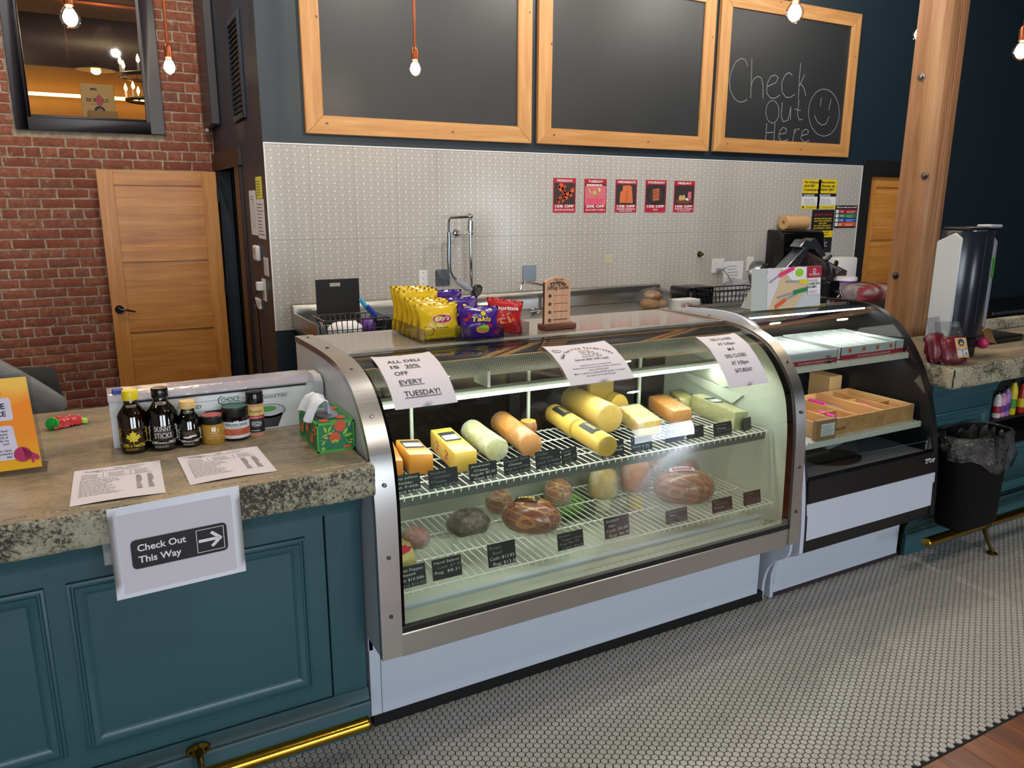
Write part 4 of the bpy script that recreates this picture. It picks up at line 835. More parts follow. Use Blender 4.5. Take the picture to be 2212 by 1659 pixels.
single('power_cord', 'grey power cord hanging from the outlet behind the wire basket', 'cord', B().tube(pts, .006, 8), 'grey_plastic')
t, s, w, h = wcard('paper_note', 'clear sleeved white note beside the corded outlet', 'note', 1564, 565, 1603, 609, 'paper_white'); s.lines(w*.2, w*.8, h*.05, h*.9, 6, 'ink_grey', .2, 3); s.done()
q = ony(1511, 549, YW); t = thing('pipe_stub', 'small brass pipe stub poking out of the tiles', 'pipe', (q.x, YW, q.z)); part(t, 'collar', B().lathe([(.026, 0), (.024, .008), (.012, .012)], (q.x, YW, q.z), 14, (0, -1, 0)), 'black_matte'); part(t, 'stub', B().cyl((q.x, YW, q.z), (q.x, YW-.04, q.z), .012), 'brass')
# towel dispenser, roll, posters corner
a = ony(1683, 497, 5.0); c = ony(1765, 590, 5.0); t = thing('towel_dispenser', 'glossy black wall towel dispenser with a paper roll resting on top', 'dispenser', ((a.x+c.x)/2, 5.05, c.z-.05))
def dsp():
    zs = [c.z-.08, c.z, c.z+.2, a.z-.03, a.z]; bb = B(); x0, x1 = a.x, c.x
    bb.prism([(x0+.01, YW, zs[0]), (x0+.01, 5.04, zs[0]+.01), (x0+.01, 4.97, zs[1]), (x0+.01, 4.93, zs[2]), (x0+.01, 4.95, zs[3]), (x0+.01, 4.99, zs[4]), (x0+.01, YW, zs[4])], (x1-x0-.02, 0, 0)); part(t, 'cover', bb, 'black_gloss', bev=.012, seg=2)
dsp()
q0 = ony(1692, 482, 5.06); q1 = ony(1741, 478, 5.06); zr = a.z+.062; t2 = thing('paper_roll', 'brown paper towel roll lying on the black dispenser', 'paper roll', (q0.x, 5.06, a.z))
part(t2, 'roll', B().lathe([(.018, 0), (.058, 0), (.061, .004), (.061, q1.x-q0.x-.004), (.058, q1.x-q0.x), (.018, q1.x-q0.x), (.018, 0)], (q0.x, 5.06, zr), 24, (1, 0, 0), caps=False), 'kraft'); part(t2, 'core', B().lathe([(.0185, .012), (.0175, q1.x-q0.x-.012)], (q0.x, 5.06, zr), 16, (1, 0, 0)), 'cardboard')
# side wall: vent, speaker box, notes, switches
def xsheet(name, label, cat, y0, y1, z0, z1, mat, rot=0, th=.001):
    t = thing(name, label, cat, (XR, (y0+y1)/2, z0)); fn = flat((XR-.0015, y1, z0), (0, -1, rot), (0, rot, 1), (-1, 0, 0)); card(t, fn, y1-y0, z1-z0, mat, th); return t, Sheet(t, fn, .0006), y1-y0, z1-z0
t, s, w, h = xsheet('sticky_note', 'yellow paper note taped at the corner of the side wall', 'note', 5.27, 5.47, 1.80, 1.94, 'post_yellow'); s.lines(w*.15, w*.85, h*.15, h*.9, 6, 'ink_grey', .3, 1); s.done()
t, s, w, h = xsheet('notice', 'white sheet with a drawn oval taped beside the doorway', 'notice', 5.50, 5.735, 1.555, 1.855, 'paper_white'); s.line([(w*.5+w*.2*math.cos(k*.35), h*.48+h*.3*math.sin(k*.35)) for k in range(19)], .004, 'ink_grey'); s.lines(w*.25, w*.75, h*.8, h*.92, 2, 'ink_grey', .3, 4); s.done()
t, s, w, h = xsheet('notice', 'white typed sheet below the yellow note', 'notice', 5.245, 5.49, 1.54, 1.797, 'paper_white'); s.lines(w*.1, w*.9, h*.1, h*.95, 10, 'ink_grey', .25, 6); s.done()
t, s, w, h = xsheet('notice', 'small white sheet below the thermostat', 'notice', 5.23, 5.38, 1.30, 1.42, 'paper_white'); s.lines(w*.1, w*.9, h*.1, h*.95, 7, 'ink_grey', .25, 9); s.done()
t = thing('thermostat', 'rounded white thermostat below the typed sheets', 'thermostat', (XR, 5.52, 1.38)); part(t, 'body', B().box(XR-.03, XR, 5.455, 5.60, 1.385, 1.49), 'white_plastic', bev=.012, seg=3); part(t, 'screen', B().box(XR-.031, XR-.029, 5.50, 5.56, 1.43, 1.47), 'grey_plastic')
t = thing('switch_plate', 'white switch plate with a plugged charger and black cord', 'switch', (XR, 5.45, 1.13)); part(t, 'plate', B().box(XR-.006, XR, 5.36, 5.47, 1.12, 1.27), 'white_plastic', bev=.002); part(t, 'charger', B().box(XR-.05, XR-.006, 5.40, 5.46, 1.19, 1.25), 'white_plastic', bev=.006); part(t, 'cord', B().tube([(XR-.03, 5.43, 1.19), (XR-.06, 5.47, 1.16), (XR-.05, 5.56, 1.13), (XR-.02, 5.60, 1.02), (XR-.01, 5.62, .4)], .004, 6), 'black_plastic')
t = thing('outlet_box', 'small chrome faced box low on the side wall by the charger', 'wall box', (XR, 5.62, 1.04)); part(t, 'box', B().box(XR-.02, XR, 5.545, 5.70, 1.045, 1.115), 'white_plastic', bev=.004)
t = thing('vent_grille', 'dark louvred return air grille high on the side wall', 'vent', (XR, 5.86, 2.33)); part(t, 'frame', B().box(XR-.018, XR, 5.62, 5.66, 2.33, 3.0).box(XR-.018, XR, 6.03, 6.07, 2.33, 3.0).box(XR-.018, XR, 5.66, 6.03, 2.33, 2.37).box(XR-.018, XR, 5.66, 6.03, 2.96, 3.0), 'side_paint', bev=.003)
for k in range(17): z = 2.385+k*.034; part(t, 'slat', B().prism([(XR-.013, 5.66, z), (XR-.011, 5.66, z+.002), (XR-.001, 5.66, z+.024), (XR-.003, 5.66, z+.022)], (0, .37, 0)), 'black_matte')
t = thing('wall_box', 'long black box fixed high at the edge of the brick wall', 'wall box', (1.0, 6.9, 2.36)); part(t, 'housing', B().box(.955, XR, 6.72, 7.17, 2.37, 3.6), 'window_frame_dark', bev=.01); part(t, 'clip', B().box(.965, .985, 7.08, 7.15, 2.345, 2.372), 'white_plastic')
# sink against the tiled wall
t = thing('sink_counter', 'stainless sink counter with angled back along the tiled wall', 'sink', (2.7, 4.8, 0))
pr = [(YW-.004, 1.125), (YW-.05, 1.115), (YW-.06, 1.06), (YW-.062, .985), (4.48, .985), (4.48, .93), (YW-.004, .93)]
part(t, 'backsplash', B().prism([(1.14, y, z) for y, z in pr[:4]+[(YW-.004, .985)]], (3.06, 0, 0)), 'steel_sink', bev=.003); part(t, 'top', B().box(1.14, 4.2, 4.46, YW-.06, .955, .985), 'steel_sink', bev=.004)
part(t, 'side_splash', B().box(1.14, 1.15, 4.50, YW-.06, .985, 1.07).box(4.19, 4.2, 4.7, YW-.06, .985, 1.07), 'steel_sink')
part(t, 'skirt', B().box(1.16, 4.18, 4.5, 5.1, .06, .955), 'steel_sink')
# pre-rinse faucet
def faucet():
    Y = 5.02; P = lambda x, y: ony(x, y, Y)
    t = thing('pre_rinse_faucet', 'chrome pre-rinse faucet with a hanging hose and spray head', 'faucet', (P(1018, 640).x, Y, .985)); top = P(1014.5, 468); base = Vector((top.x+.01, Y, .985))
    part(t, 'riser', B().tube([base, (top.x+.004, Y, top.z-.02)], .011, 10).tube([(top.x+.004, Y, top.z-.03), (top.x+.002, Y, top.z-.10)], .020, 10), 'chrome'); part(t, 'elbow', B().ball(top, .024, .024, .024, 12, 8), 'chrome')
    part(t, 'arm', B().tube([top, P(985, 470), P(973, 470.5), P(969.5, 475), P(969, 490), P(969.5, 506)], .009, 10), 'chrome')
    part(t, 'hose', B().tube([P(969.5, 502), P(970, 520), P(969.5, 545), P(969.5, 565), P(971, 585), P(977, 598), P(985, 606)], .014, 10), 'steel_plate')
    part(t, 'spray_handle', B().tube([P(984, 605), P(992, 611), P(1008, 621), P(1022, 628)], [.015, .020, .024, .014], 10).tube([P(993, 604), P(1000, 610), P(1010, 614)], .009, 8), 'grey_plastic')
    q = P(1030, 628); part(t, 'spray_head', B().lathe([(.012, .03), (.040, .02), (.050, .0), (.047, -.012)], q, 20, (-.35, .75, .35)), 'black_plastic'); part(t, 'spray_face', B().lathe([(0, -.013), (.034, -.013), (.036, -.009)], q, 20, (-.35, .75, .35)), 'chrome')
    w_ = P(1002, 505); part(t, 'wall_bracket', B().tube([(top.x, Y, w_.z), (top.x, YW, w_.z)], .008, 8).lathe([(.0, .02), (.022, .012), (.030, 0)], (w_.x, YW, w_.z), 16, (0, -1, 0)).tube([(w_.x, YW-.02, w_.z), (top.x+.02, Y, w_.z)], .008, 8), 'chrome')
    part(t, 'valve', B().tube([(top.x-.16, Y-.02, 1.06), (top.x+.14, Y-.02, 1.06)], .02, 10).tube([(top.x-.16, Y-.02, 1.06), (top.x-.16, Y-.1, 1.07)], .014, 8), 'chrome')
    t = thing('swing_spout', 'chrome swing spout and tap handles beside the slicing guide', 'faucet', (2.98, Y, .985)); p0, p1 = P(1124, 625), P(1127, 613)
    part(t, 'spout', B().tube([p0, p1, P(1131, 608.5), P(1140, 609), P(1185, 619)], .010, 10), 'chrome'); vb = P(1185, 619)
    part(t, 'post', B().tube([(vb.x, Y, vb.z), (vb.x, Y, .985)], .014, 10), 'chrome')
    for x, y in ((1150, 672), (1160, 680)): q = ony(x, y, 4.9); part(t, 'tap_handle', B().tube([q, q+Vector((0, -.05, .01))], .018, 10).tube([q+Vector((-.05, -.05, .012)), q+Vector((.04, -.05, .012))], .009, 8), 'chrome')
    q = ony(975, 668, 4.9); part(t, 'tap_handle', B().tube([q+Vector((-.06, 0, 0)), q+Vector((.06, 0, .02))], .010, 8), 'chrome')
faucet()
# timber post
t = thing('timber_post', 'square timber post with bolts standing behind the dispenser counter', 'post', (4.44, 3.0, 0)); px0, px1, py0, py1 = 4.337, 4.53, 2.90, 3.092
part(t, 'post', B().prism([(px0, py1, 0), (px0, py0+.028, 0), (px0+.028, py0, 0), (px0+.085, py0, 0), (px0+.088, py0+.012, 0), (px0+.112, py0+.012, 0), (px0+.115, py0, 0), (px1-.02, py0, 0), (px1, py0+.02, 0), (px1, py1, 0)], (0, 0, ZC)), 'timber', bev=.003)
for x, y in ((1991, 167), (1998, 380), (1935, 595)):
    q = onx(x, y, px0); part(t, 'bolt', B().lathe([(.022, 0), (.022, .004), (.012, .005), (.012, .016), (0, .018)], (px0, q.y, q.z), 12, (-1, 0, 0)), 'screw')
# pendant bulbs
def pendant(px, py, Y, label, pw=10):
    c = ony(px, py, Y); t = thing('pendant_bulb', label, 'pendant lamp', c, 0, 'pendant bulbs on copper rods'); k = .040
    part(t, 'rod', B().tube([c+Vector((0, 0, .085)), (c.x, c.y, ZC)], .008, 8), 'copper'); part(t, 'socket', B().lathe([(.013, .045), (.019, .05), (.020, .10), (.012, .115)], c, 14), 'copper')
    bl = part(t, 'bulb', B().lathe([(0, -k), (k*.45, -k*.9), (k*.8, -k*.6), (k, -k*.05), (k*.93, k*.4), (k*.65, k*.85), (k*.38, k*1.2), (k*.34, k*1.35)], c, 20), 'bulb_glass', ang=180)
    part(bl, 'filament', B().lathe([(0, -.026), (.016, -.020), (.024, 0), (.019, .018), (.008, .034)], c, 10), 'filament', ang=180)
    point('bulb_light', c+Vector((0, 0, -.002)), pw, (1, .78, .52), .04)
pendant(152, 40, 3.876, 'lit globe bulb hanging in front of the inner window'); pendant(366, 146, 4.633, 'lit globe bulb hanging in front of the brick pier'); pendant(897, 150, 4.275, 'lit globe bulb hanging before the blank chalkboard')
pendant(1716, 30, 2.579, 'lit globe bulb hanging over the frame of the chalked board'); pendant(1986, 75, 3.25, 'lit globe bulb half hidden behind the timber post'); pendant(2206, 112, 2.308, 'lit globe bulb against the dark wall beyond the timber post')
# ------------------------------------------------------------------ on the counter by the bottles
def cylfn(c, r, z0, a0=-math.pi/2):
    """wraps u (metres, 0 at the side facing -Y turned by a0) and v round a vertical cylinder"""
    return lambda u, v, l=0: Vector((c[0]+(r+l)*math.cos(a0+u/r), c[1]+(r+l)*math.sin(a0+u/r), z0+v))
FA = -math.pi/2-.10
def bottle(label, x, y, h, r, neck, liq, cap, prn, kind):
    t = thing('syrup_bottle', label, 'bottle', (x, y, CT)); c = (x, y, CT)
    hb = h*.60; hs = h*.74; hn = h*.87
    prof = [(r*.80, 0), (r*.95, .006), (r, .014), (r, hb), (r*.86, hb+(hs-hb)*.45), (r*.60, hs), (neck, hs+(hn-hs)*.4), (neck, hn)]
    part(t, 'bottle', B().lathe(prof, c, 28), 'bottle_glass'); inner = [(a*.965, b+(.003 if i == 0 else 0)) for i, (a, b) in enumerate(prof[:6])]
    part(t, 'syrup', B().lathe(inner, c, 28), liq)
    part(t, 'cap', B().lathe([(neck*1.16, hn-.004), (neck*1.2, hn), (neck*1.2, h-.004), (neck*1.1, h), (0, h)], c, 24), cap)
    s = Sheet(t, cylfn(c, r+.0008, CT, FA), .0004); w = r*1.25
    tree = lambda u, sg: [s.line([(u, h*.18), (u+sg*.001, h*.42)], .0018, prn)]+[s.line([(u, h*k), (u+sg*q, h*(k+.05))], .0012, prn) for k, q in ((.27, -.006), (.31, .006), (.34, -.006), (.37, .005))]
    tree(-w*.78, 1); tree(w*.80, -1); s.line([(-w*.9, h*.178), (-w*.4, h*.165), (w*.4, h*.165), (w*.92, h*.185)], .0022, prn)
    if kind == 1:
        s.text('SKINNY', 0, h*.335, h*.085, prn, 'C', -.004, width=r*1.1).text('STICKS', 0, h*.225, h*.085, prn, 'C', -.004, width=r*1.1); s.text('PURE MAPLE SYRUP', 0, h*.135, h*.024, prn, 'C', .02, width=r*1.6)
    elif kind == 0:
        s.text('SKINNY STICKS', 0, h*.40, h*.032, 'brass_dark', 'C', .02, width=r*1.25); pts = [(0, -1.2), (.05, -.5), (.55, -.55), (.45, -.25), (1, .1), (.78, .25), (.85, .6), (.5, .5), (.35, .35), (.42, .9), (.2, .8), (0, 1.25)]
        q = r*.52; s.poly([(a*q, h*.265+b*q*.9) for a, b in pts]+[(-a*q, h*.265+b*q*.9) for a, b in pts[::-1]], prn); s.text('PURE & TIMELESS', 0, h*.125, h*.036, prn, 'C', .02, width=r*1.5)
    else:
        s.text('SKINNY STICKS', 0, h*.33, h*.05, 'brass_dark', 'C', .01, width=r*1.3); s.disc(-r*.2, h*.24, r*.35, prn, 2, ry=h*.02); s.disc(r*.25, h*.265, r*.35, prn, 2, ry=h*.018); s.text('PURE MAPLE SYRUP', 0, h*.135, h*.03, prn, 'C', .02, width=r*1.5)
    s.lines(-r*.6, r*.6, h*.075, h*.115, 2, prn, .25, 3); s.done()
bottle('maple syrup bottle with a yellow cap and yellow leaf print', .066, 2.605, .197, .043, .0195, 'amber_syrup', 'cap_yellow', 'yellow_print', 0)
bottle('tall black syrup bottle with a black cap and white print', .150, 2.595, .198, .046, .021, 'black_syrup', 'black_gloss', 'white_print', 1)
bottle('short dark syrup bottle with a cream cap', .226, 2.588, .148, .037, .0205, 'black_syrup', 'cap_cream', 'white_print', 2)
def jar(name, label, x, y, h, r, body, capm, top=None):
    t = thing(name, label, 'jar', (x, y, CT)); c = (x, y, CT)
    part(t, 'glass', B().lathe([(r*.92, 0), (r, .006), (r, h*.66), (r*.88, h*.74)], c, 26), body)
    lid = part(t, 'lid', B().lathe([(r*.94, h*.72), (r*.97, h*.74), (r*.97, h*.97), (r*.9, h), (0, h)], c, 26), capm)
    if top: part(lid, 'lid_disc', B().lathe([(r*.86, h+.0006), (0, h+.0012)], c, 24), top)
    return t, Sheet(t, cylfn(c, r+.0006, CT, FA), .0004)
t, s = jar('mustard_jar', 'small mustard jar with a red topped black lid', .297, 2.585, .093, .0365, 'mustard', 'black_plastic', 'cap_red'); s.text('DIVINE', 0, .037, .006, 'cap_cream', 'C', .01).text('Caramelized', 0, .028, .007, 'cap_cream', 'C').text('Onion Jam', 0, .020, .007, 'cap_cream', 'C'); s.done()
t, s = jar('preserve_jar', 'wide black lidded jar with a white and peach label', .370, 2.60, .110, .0445, 'black_syrup', 'black_plastic', 'teal_print')
s.rect(-.062, .010, .062, .066, 'paper_white', 1, 'label', 16); s.rect(-.045, .020, .055, .043, 'photo_salmon', 2, 'label', 14); s.text('TERRAPIN RIDGE', 0, .052, .008, 'ink', 'C', .02, width=.075).text('FARMS', 0, .045, .005, 'ink', 'C', .0, spacing=1.6); s.lines(-.02, .045, .024, .041, 3, 'ink_red', .4, 5, 3); s.done()
t = thing('spice_shaker', 'tall spice shaker with a black cap and black TOAST label', 'shaker', (.436, 2.60, CT)); c = (.436, 2.60, CT); r = .0275
part(t, 'body', B().lathe([(r*.95, 0), (r, .004), (r, .112), (r*.9, .116)], c, 24), 'spice'); part(t, 'cap', B().lathe([(r*1.03, .114), (r*1.05, .118), (r*1.02, .148), (r*.95, .152), (0, .152)], c, 24), 'black_gloss')
s = Sheet(t, cylfn(c, r+.0006, CT, FA), .0004); s.rect(-.034, .016, .034, .062, 'ink', 1, 'label', 14).rect(-.034, .062, .034, .074, 'red_print', 1, 'label', 14).rect(-.034, .074, .034, .104, 'cap_cream', 1, 'label', 14)
s.text('CINNAMON', 0, .049, .006, 'white_print', 'C', .01, width=.032).text('TOAST', 0, .038, .0095, 'white_print', 'C', .03, width=.034).lines(-.022, .022, .067, .071, 1, 'white_print', .5, 2, 2); s.text('Premium', 0, .085, .008, 'ink', 'C', .0); s.lines(-.02, .02, .022, .026, 1, 'white_print', .5, 4); s.done()
# film dispenser box
def film_box():
    x0, x1, y0, y1, h = .006, .684, 2.655, 2.772, .150
    t = thing('film_box', 'long white food film carton with torn wrapped lid behind the bottles', 'carton', ((x0+x1)/2, 2.71, CT))
    part(t, 'carton', B().prism([(x0, y0, CT), (x0, y1, CT), (x0, y1, CT+.168), (x0, y0+.03, CT+.168), (x0, y0, CT+h)], (x1-x0, 0, 0)), 'box_white', bev=.002)
    bb = B(); rr = random.Random(3)
    bb.grid(40, 5, lambda a, c: Vector((x0-.002+(x1-x0-.03)*a, y0-.002+(y1-y0+.004)*c, CT+.1715+rr.uniform(0, .0018)+(-.019 if c == 0 else 0)))); part(t, 'film_lid', bb, 'lid_film', ang=180)
    part(t, 'lid_gap', B().box(x0+.04, x1-.06, y0-.0006, y0+.004, CT+.142, CT+.149), 'black_matte')
    part(t, 'blue_tab', B().box(x0+.012, x0+.045, y0+.02, y0+.05, CT+.168, CT+.186), 'blue_plastic', bev=.004)
    s = Sheet(t, flat((x0, y0-.0006, CT), (1, 0, 0), (0, 0, 1), FRONT), .0005); w = x1-x0
    s.rect(.05, .1215, .555, .1225, 'teal_print'); s.text('Food Safe Technology', .272, .104, .013, 'teal_print', 'R', 0, width=.215).text('Save Wasted Film', .548, .110, .013, 'teal_print', 'R', 0, width=.135)
    s.text('CHOICE', .362, .112, .018, 'teal_print', 'C', .01, .1, width=.058); s.line([(.334, .134), (.324, .126), (.324, .113), (.338, .104), (.362, .106), (.390, .103)], .003, 'teal_print')
    s.poly([(.278, .062), (.33, .068), (.40, .084), (.45, .096), (.45, .114), (.40, .104), (.33, .090), (.278, .088)], 'teal_print', 1).text('Safe Cut', .362, .071, .020, 'white_print', 'C', .03, width=.145, rot=.16)
    s.disc(.487, .064, .055, 'grey_plastic', 1, ry=.026).disc(.487, .066, .047, 'carton_grey', 2, ry=.020).disc(.482, .072, .028, 'candy_green', 3, ry=.010).poly([(.44, .052), (.532, .052), (.512, .006), (.452, .006)], 'black_plastic', 1).disc(.245, .052, .045, 'black_plastic', 1, ry=.02)
    for k in range(7): s.rect(.606, .076+k*.0028, .640, .0773+k*.0028, 'ink_red', 2)
    s.rect(.606, .085, .621, .0965, 'blue_print', 3); s.text('USA', .623, .066, .006, 'ink', 'C')
    for k in range(13): s.rect(.592+k*.0036, .030, .592+k*.0036+(.0012 if k % 3 else .0024), .060, 'ink', 2)
    s.done()
film_box()
# tissue box
def tissue():
    x0, x1, y0, y1, h = .566, .684, 2.305, 2.535, .095; t = thing('tissue_box', 'green tissue box printed with oranges and leaves, one tissue pulled up', 'tissue box', (.625, 2.42, CT)); z = CT
    part(t, 'carton', B().box(x0, x1, y0, y1, z, z+h), 'citrus_print', bev=.0015)
    e = B(); q = .004
    for a, c in ((x0, y0), (x1, y0), (x0, y1), (x1, y1)): e.box(a-.0006-(0 if a == x0 else q-.0006), a+.0006+(q-.0006 if a == x0 else 0), c-.0006-(0 if c == y0 else q-.0006), c+.0006+(q-.0006 if c == y0 else 0), z, z+h)
    e.box(x0-.0006, x1+.0006, y0-.0006, y0+.004, z+h-.006, z+h+.0006).box(x0-.0006, x0+.004, y0, y1, z+h-.006, z+h+.0006).box(x1-.004, x1+.0006, y0, y1, z+h-.006, z+h+.0006).box(x0-.0006, x1+.0006, y0-.0006, y0+.003, z, z+.006).box(x0-.0006, x0+.003, y0, y1, z, z+.005)
    part(t, 'green_edge', e, 'box_green_edge')
    s = Sheet(t, flat((x0, y0-.0012, z), (1, 0, 0), (0, 0, 1), FRONT), .0004)
    leaf = lambda S, u, v, a, L, m: S.poly([(u+L*k*math.cos(a)-w_*L*math.sin(a), v+L*k*math.sin(a)+w_*L*math.cos(a)) for k, w_ in ((0, 0), (.3, .16), (.65, .17), (1, 0), (.65, -.15), (.3, -.15))], m, 2)
    s.disc(.055, .045, .018, 'orange_print').disc(.073, .082, .019, 'orange_print').rect(.082, .008, .106, .017, 'orange_print'); s.poly([(.045, .026), (.055, .034), (.064, .027), (.066, .036), (.055, .040), (.044, .035)], 'lime_print', 3)
    for u, v, a, L in ((.030, .062, 1.9, .026), (.034, .064, 1.1, .026), (.030, .060, .1, .02), (.012, .05, .4, .024), (.012, .024, .9, .022), (.080, .050, .9, .03), (.084, .046, .2, .03), (.090, .034, -.6, .026), (.100, .075, 1.2, .02), (.094, .03, .1, .022), (.035, .045, 2.8, .02)): leaf(s, u, v, a, L, 'lime_print' if L > .021 else 'cheese_pale')
    s.done()
    s = Sheet(t, flat((x0-.0012, y1, z), (0, -1, 0), (0, 0, 1), (-1, 0, 0)), .0004)
    for u, v in ((.05, .04), (.12, .06), (.17, .035), (.21, .07)): s.disc(u, v, .017, 'orange_print'); leaf(s, u+.012, v+.01, .9, .03, 'lime_print'); leaf(s, u-.01, v-.02, 2.2, .028, 'cheese_pale')
    s.done()
    s = Sheet(t, flat((x0, y0, z+h+.0008), (1, 0, 0), (0, 1, 0)), .0004)
    for u, v in ((.03, .03), (.09, .05), (.03, .19), (.095, .17)): s.disc(u, v, .016, 'orange_print', ry=.02)
    s.disc(.059, .115, .036, 'grey_plastic', 2, ry=.07); s.done()
    path = [(.634, -.004), (.630, .030), (.618, .058), (.600, .068), (.580, .058), (.566, .034), (.557, .010)]
    def f(a, c):
        k = c*(len(path)-1); i = min(int(k), len(path)-2); q = k-i; x = path[i][0]*(1-q)+path[i+1][0]*q; dz = path[i][1]*(1-q)+path[i+1][1]*q
        wd = .018+.055*math.sin(min(1, c*1.3)*math.pi/2); u = a-.5
        return Vector((x+.010*math.sin(u*11+c*2)*c+.004*math.sin(u*23), 2.42+u*2*wd+.01*c, z+h+dz-.020*abs(u*2)**2*c+.005*math.sin(u*17+c*5)*c))
    part(t, 'tissue', B().grid(28, 18, f), 'tissue', ang=180)
tissue()
# order sheets
def order_sheet(label, px):
    p = [onz(x, y, CT+.0012) for x, y in px]; t = thing('order_form', label, 'paper', (p[0]+p[2])/2); bl, br, tr, tl = p; u = (br-bl).normalized(); w = (br-bl).length; v = (tl-bl); v = (v-u*v.dot(u)).normalized(); h = (tl-bl).length
    fn = lambda a, c, l=0: bl+u*a+v*c+Vector((0, 0, l+.0035*max(0, math.sin(a*14+c*9))*(1 if 0 < a < w else .5))); card(t, fn, w, h, 'paper', .0006, n=8, m=8)
    s = Sheet(t, fn, .0004); s.text('Meat & Cheese Order Form', w/2, h*.87, h*.026, 'ink_grey', 'C', .01, width=w*.5); s.disc(w*.5, h*.935, w*.05, 'ink_grey', ry=h*.01); s.lines(w*.12, w*.35, h*.89, h*.95, 2, 'ink_grey', .3, 2); s.lines(w*.6, w*.88, h*.93, h*.96, 1, 'ink_grey', .3, 7)
    for a in (.33, .64): s.rect(w*a, h*.68, w*a+.0012, h*.85, 'ink_grey')
    s.rect(w*.08, h*.675, w*.9, h*.68, 'ink_grey')
    for k in range(3): s.lines(w*(.09+.3*k), w*(.30+.3*k), h*.69, h*.83, 5, 'ink_grey', .22, 11+k)
    s.lines(w*.08, w*.55, h*.18, h*.66, 17, 'ink_grey', .22, 5)
    for a in (.70, .83): s.lines(w*a, w*(a+.07), h*.22, h*.64, 17, 'ink_grey', .5, 8)
    s.done()
order_sheet('printed order form on the slab between the orange sign and the taped sheet', [(150, 1095), (358, 1064), (355, 1001), (165, 1018)]); order_sheet('printed order form on the slab in front of the spice shaker', [(411, 1048), (599, 1017), (547, 963), (376, 990)])
# checkout sheet taped to the slab
def checkout():
    t = thing('direction_sign', 'laminated Check Out This Way sheet with an arrow taped to the slab edge', 'sign', (.14, 2.09, .89)); Y = 2.092
    o = Vector((-.030, Y, .768)); w, h = .323, .25
    fn = lambda a, c, l=0: o+Vector((a, -l-.008*(1-c/h), c+a*.025)); card(t, fn, w, h, 'laminate', .0008, 'laminate', 12, 6)
    s = Sheet(t, fn, .0006); s.rect(.020, .012, .300, .228, 'paper', 1, 'sheet', 10, 4)
    bx0, bx1, bz0, bz1, r = .045, .282, .075, .155, .012
    s.poly([(bx0+r+r*math.cos(a), bz0+r+r*math.sin(a)) for a in [math.pi+k*math.pi/8 for k in range(5)]]+[(bx1-r+r*math.cos(a), bz0+r+r*math.sin(a)) for a in [1.5*math.pi+k*math.pi/8 for k in range(5)]]+[(bx1-r+r*math.cos(a), bz1-r+r*math.sin(a)) for a in [k*math.pi/8 for k in range(5)]]+[(bx0+r+r*math.cos(a), bz1-r+r*math.sin(a)) for a in [.5*math.pi+k*math.pi/8 for k in range(5)]], 'ink', 4)
    s.text('Check Out', .060, .123, .018, 'white_print', 'L', .03, layer=6, width=.118).text('This Way', .060, .091, .018, 'white_print', 'L', .03, layer=6, width=.104)
    a0, a1, c0, c1 = .204, .273, .084, .147
    s.line([(a0, c0), (a1, c0), (a1, c1), (a0, c1), (a0, c0)], .0016, 'white_print', 6); s.line([(.211, .1155), (.262, .1155)], .0085, 'white_print', 6); s.line([(.243, .134), (.264, .1155), (.243, .097)], .0085, 'white_print', 6); s.done()
    part(t, 'tape', B().grid(6, 2, lambda a, c: o+Vector((-.018+.03*a, .001-.003*a, .10+.13*c))), 'cling_white')
checkout()
# orange sign in a stand
def orange_sign():
    t = thing('counter_sign', 'orange flyer in a clear slanted stand at the end of the slab', 'sign', (-.29, 2.53, CT)); o = Vector((-.395, 2.515, CT+.006)); v = Vector((-.02, .12, .29)).normalized(); w, h = .222, .292
    fn = flat(o, (1, 0, 0), v); card(t, fn, w, h, 'acrylic', .003, 'stand'); part(t, 'foot', B().box(o.x, o.x+w, o.y-.005, o.y+.10, CT, CT+.003), 'acrylic')
    s = Sheet(t, fn, .0007); s.rect(0, .010, w-.010, h-.012, 'orange_poster', 1, 'flyer'); s.poly([(0, .155), (.158, .155), (.163, .160), (.163, .215), (.158, .222), (0, .222)], 'lilac_print', 2).poly([(0, .04), (.158, .04), (.163, .046), (.158, .135), (.152, .140), (0, .140)], 'lilac_print', 2)
    s.text('FREE', .147, .190, .016, 'ink', 'R', .03).text('ADVICE', .147, .168, .015, 'ink', 'R', .03)
    for k, x in enumerate(('feed', 'faster', 'full of', 'offer by', 'now', '', 'so, have', 'a wonderful', 'day!')): s.text(x, .143-(0 if k < 6 else -.002), .122-.0095*k, .0065, 'ink', 'R', .015) if x else None
    s.disc(.170, .052, .022, 'magenta_print', 3).poly([(.172, .072), (.19, .058), (.208, .045), (.210, .036), (.204, .030), (.196, .036), (.196, .026), (.190, .024), (.188, .036), (.175, .036)], 'magenta_print', 3); s.disc(.135, .236, .008, 'magenta_print', 3).poly([(.07, .222), (.125, .240), (.14, .250), (.11, .218)], 'magenta_print', 3).disc(.06, .235, .03, 'chip_gold', 3); s.done()
orange_sign()
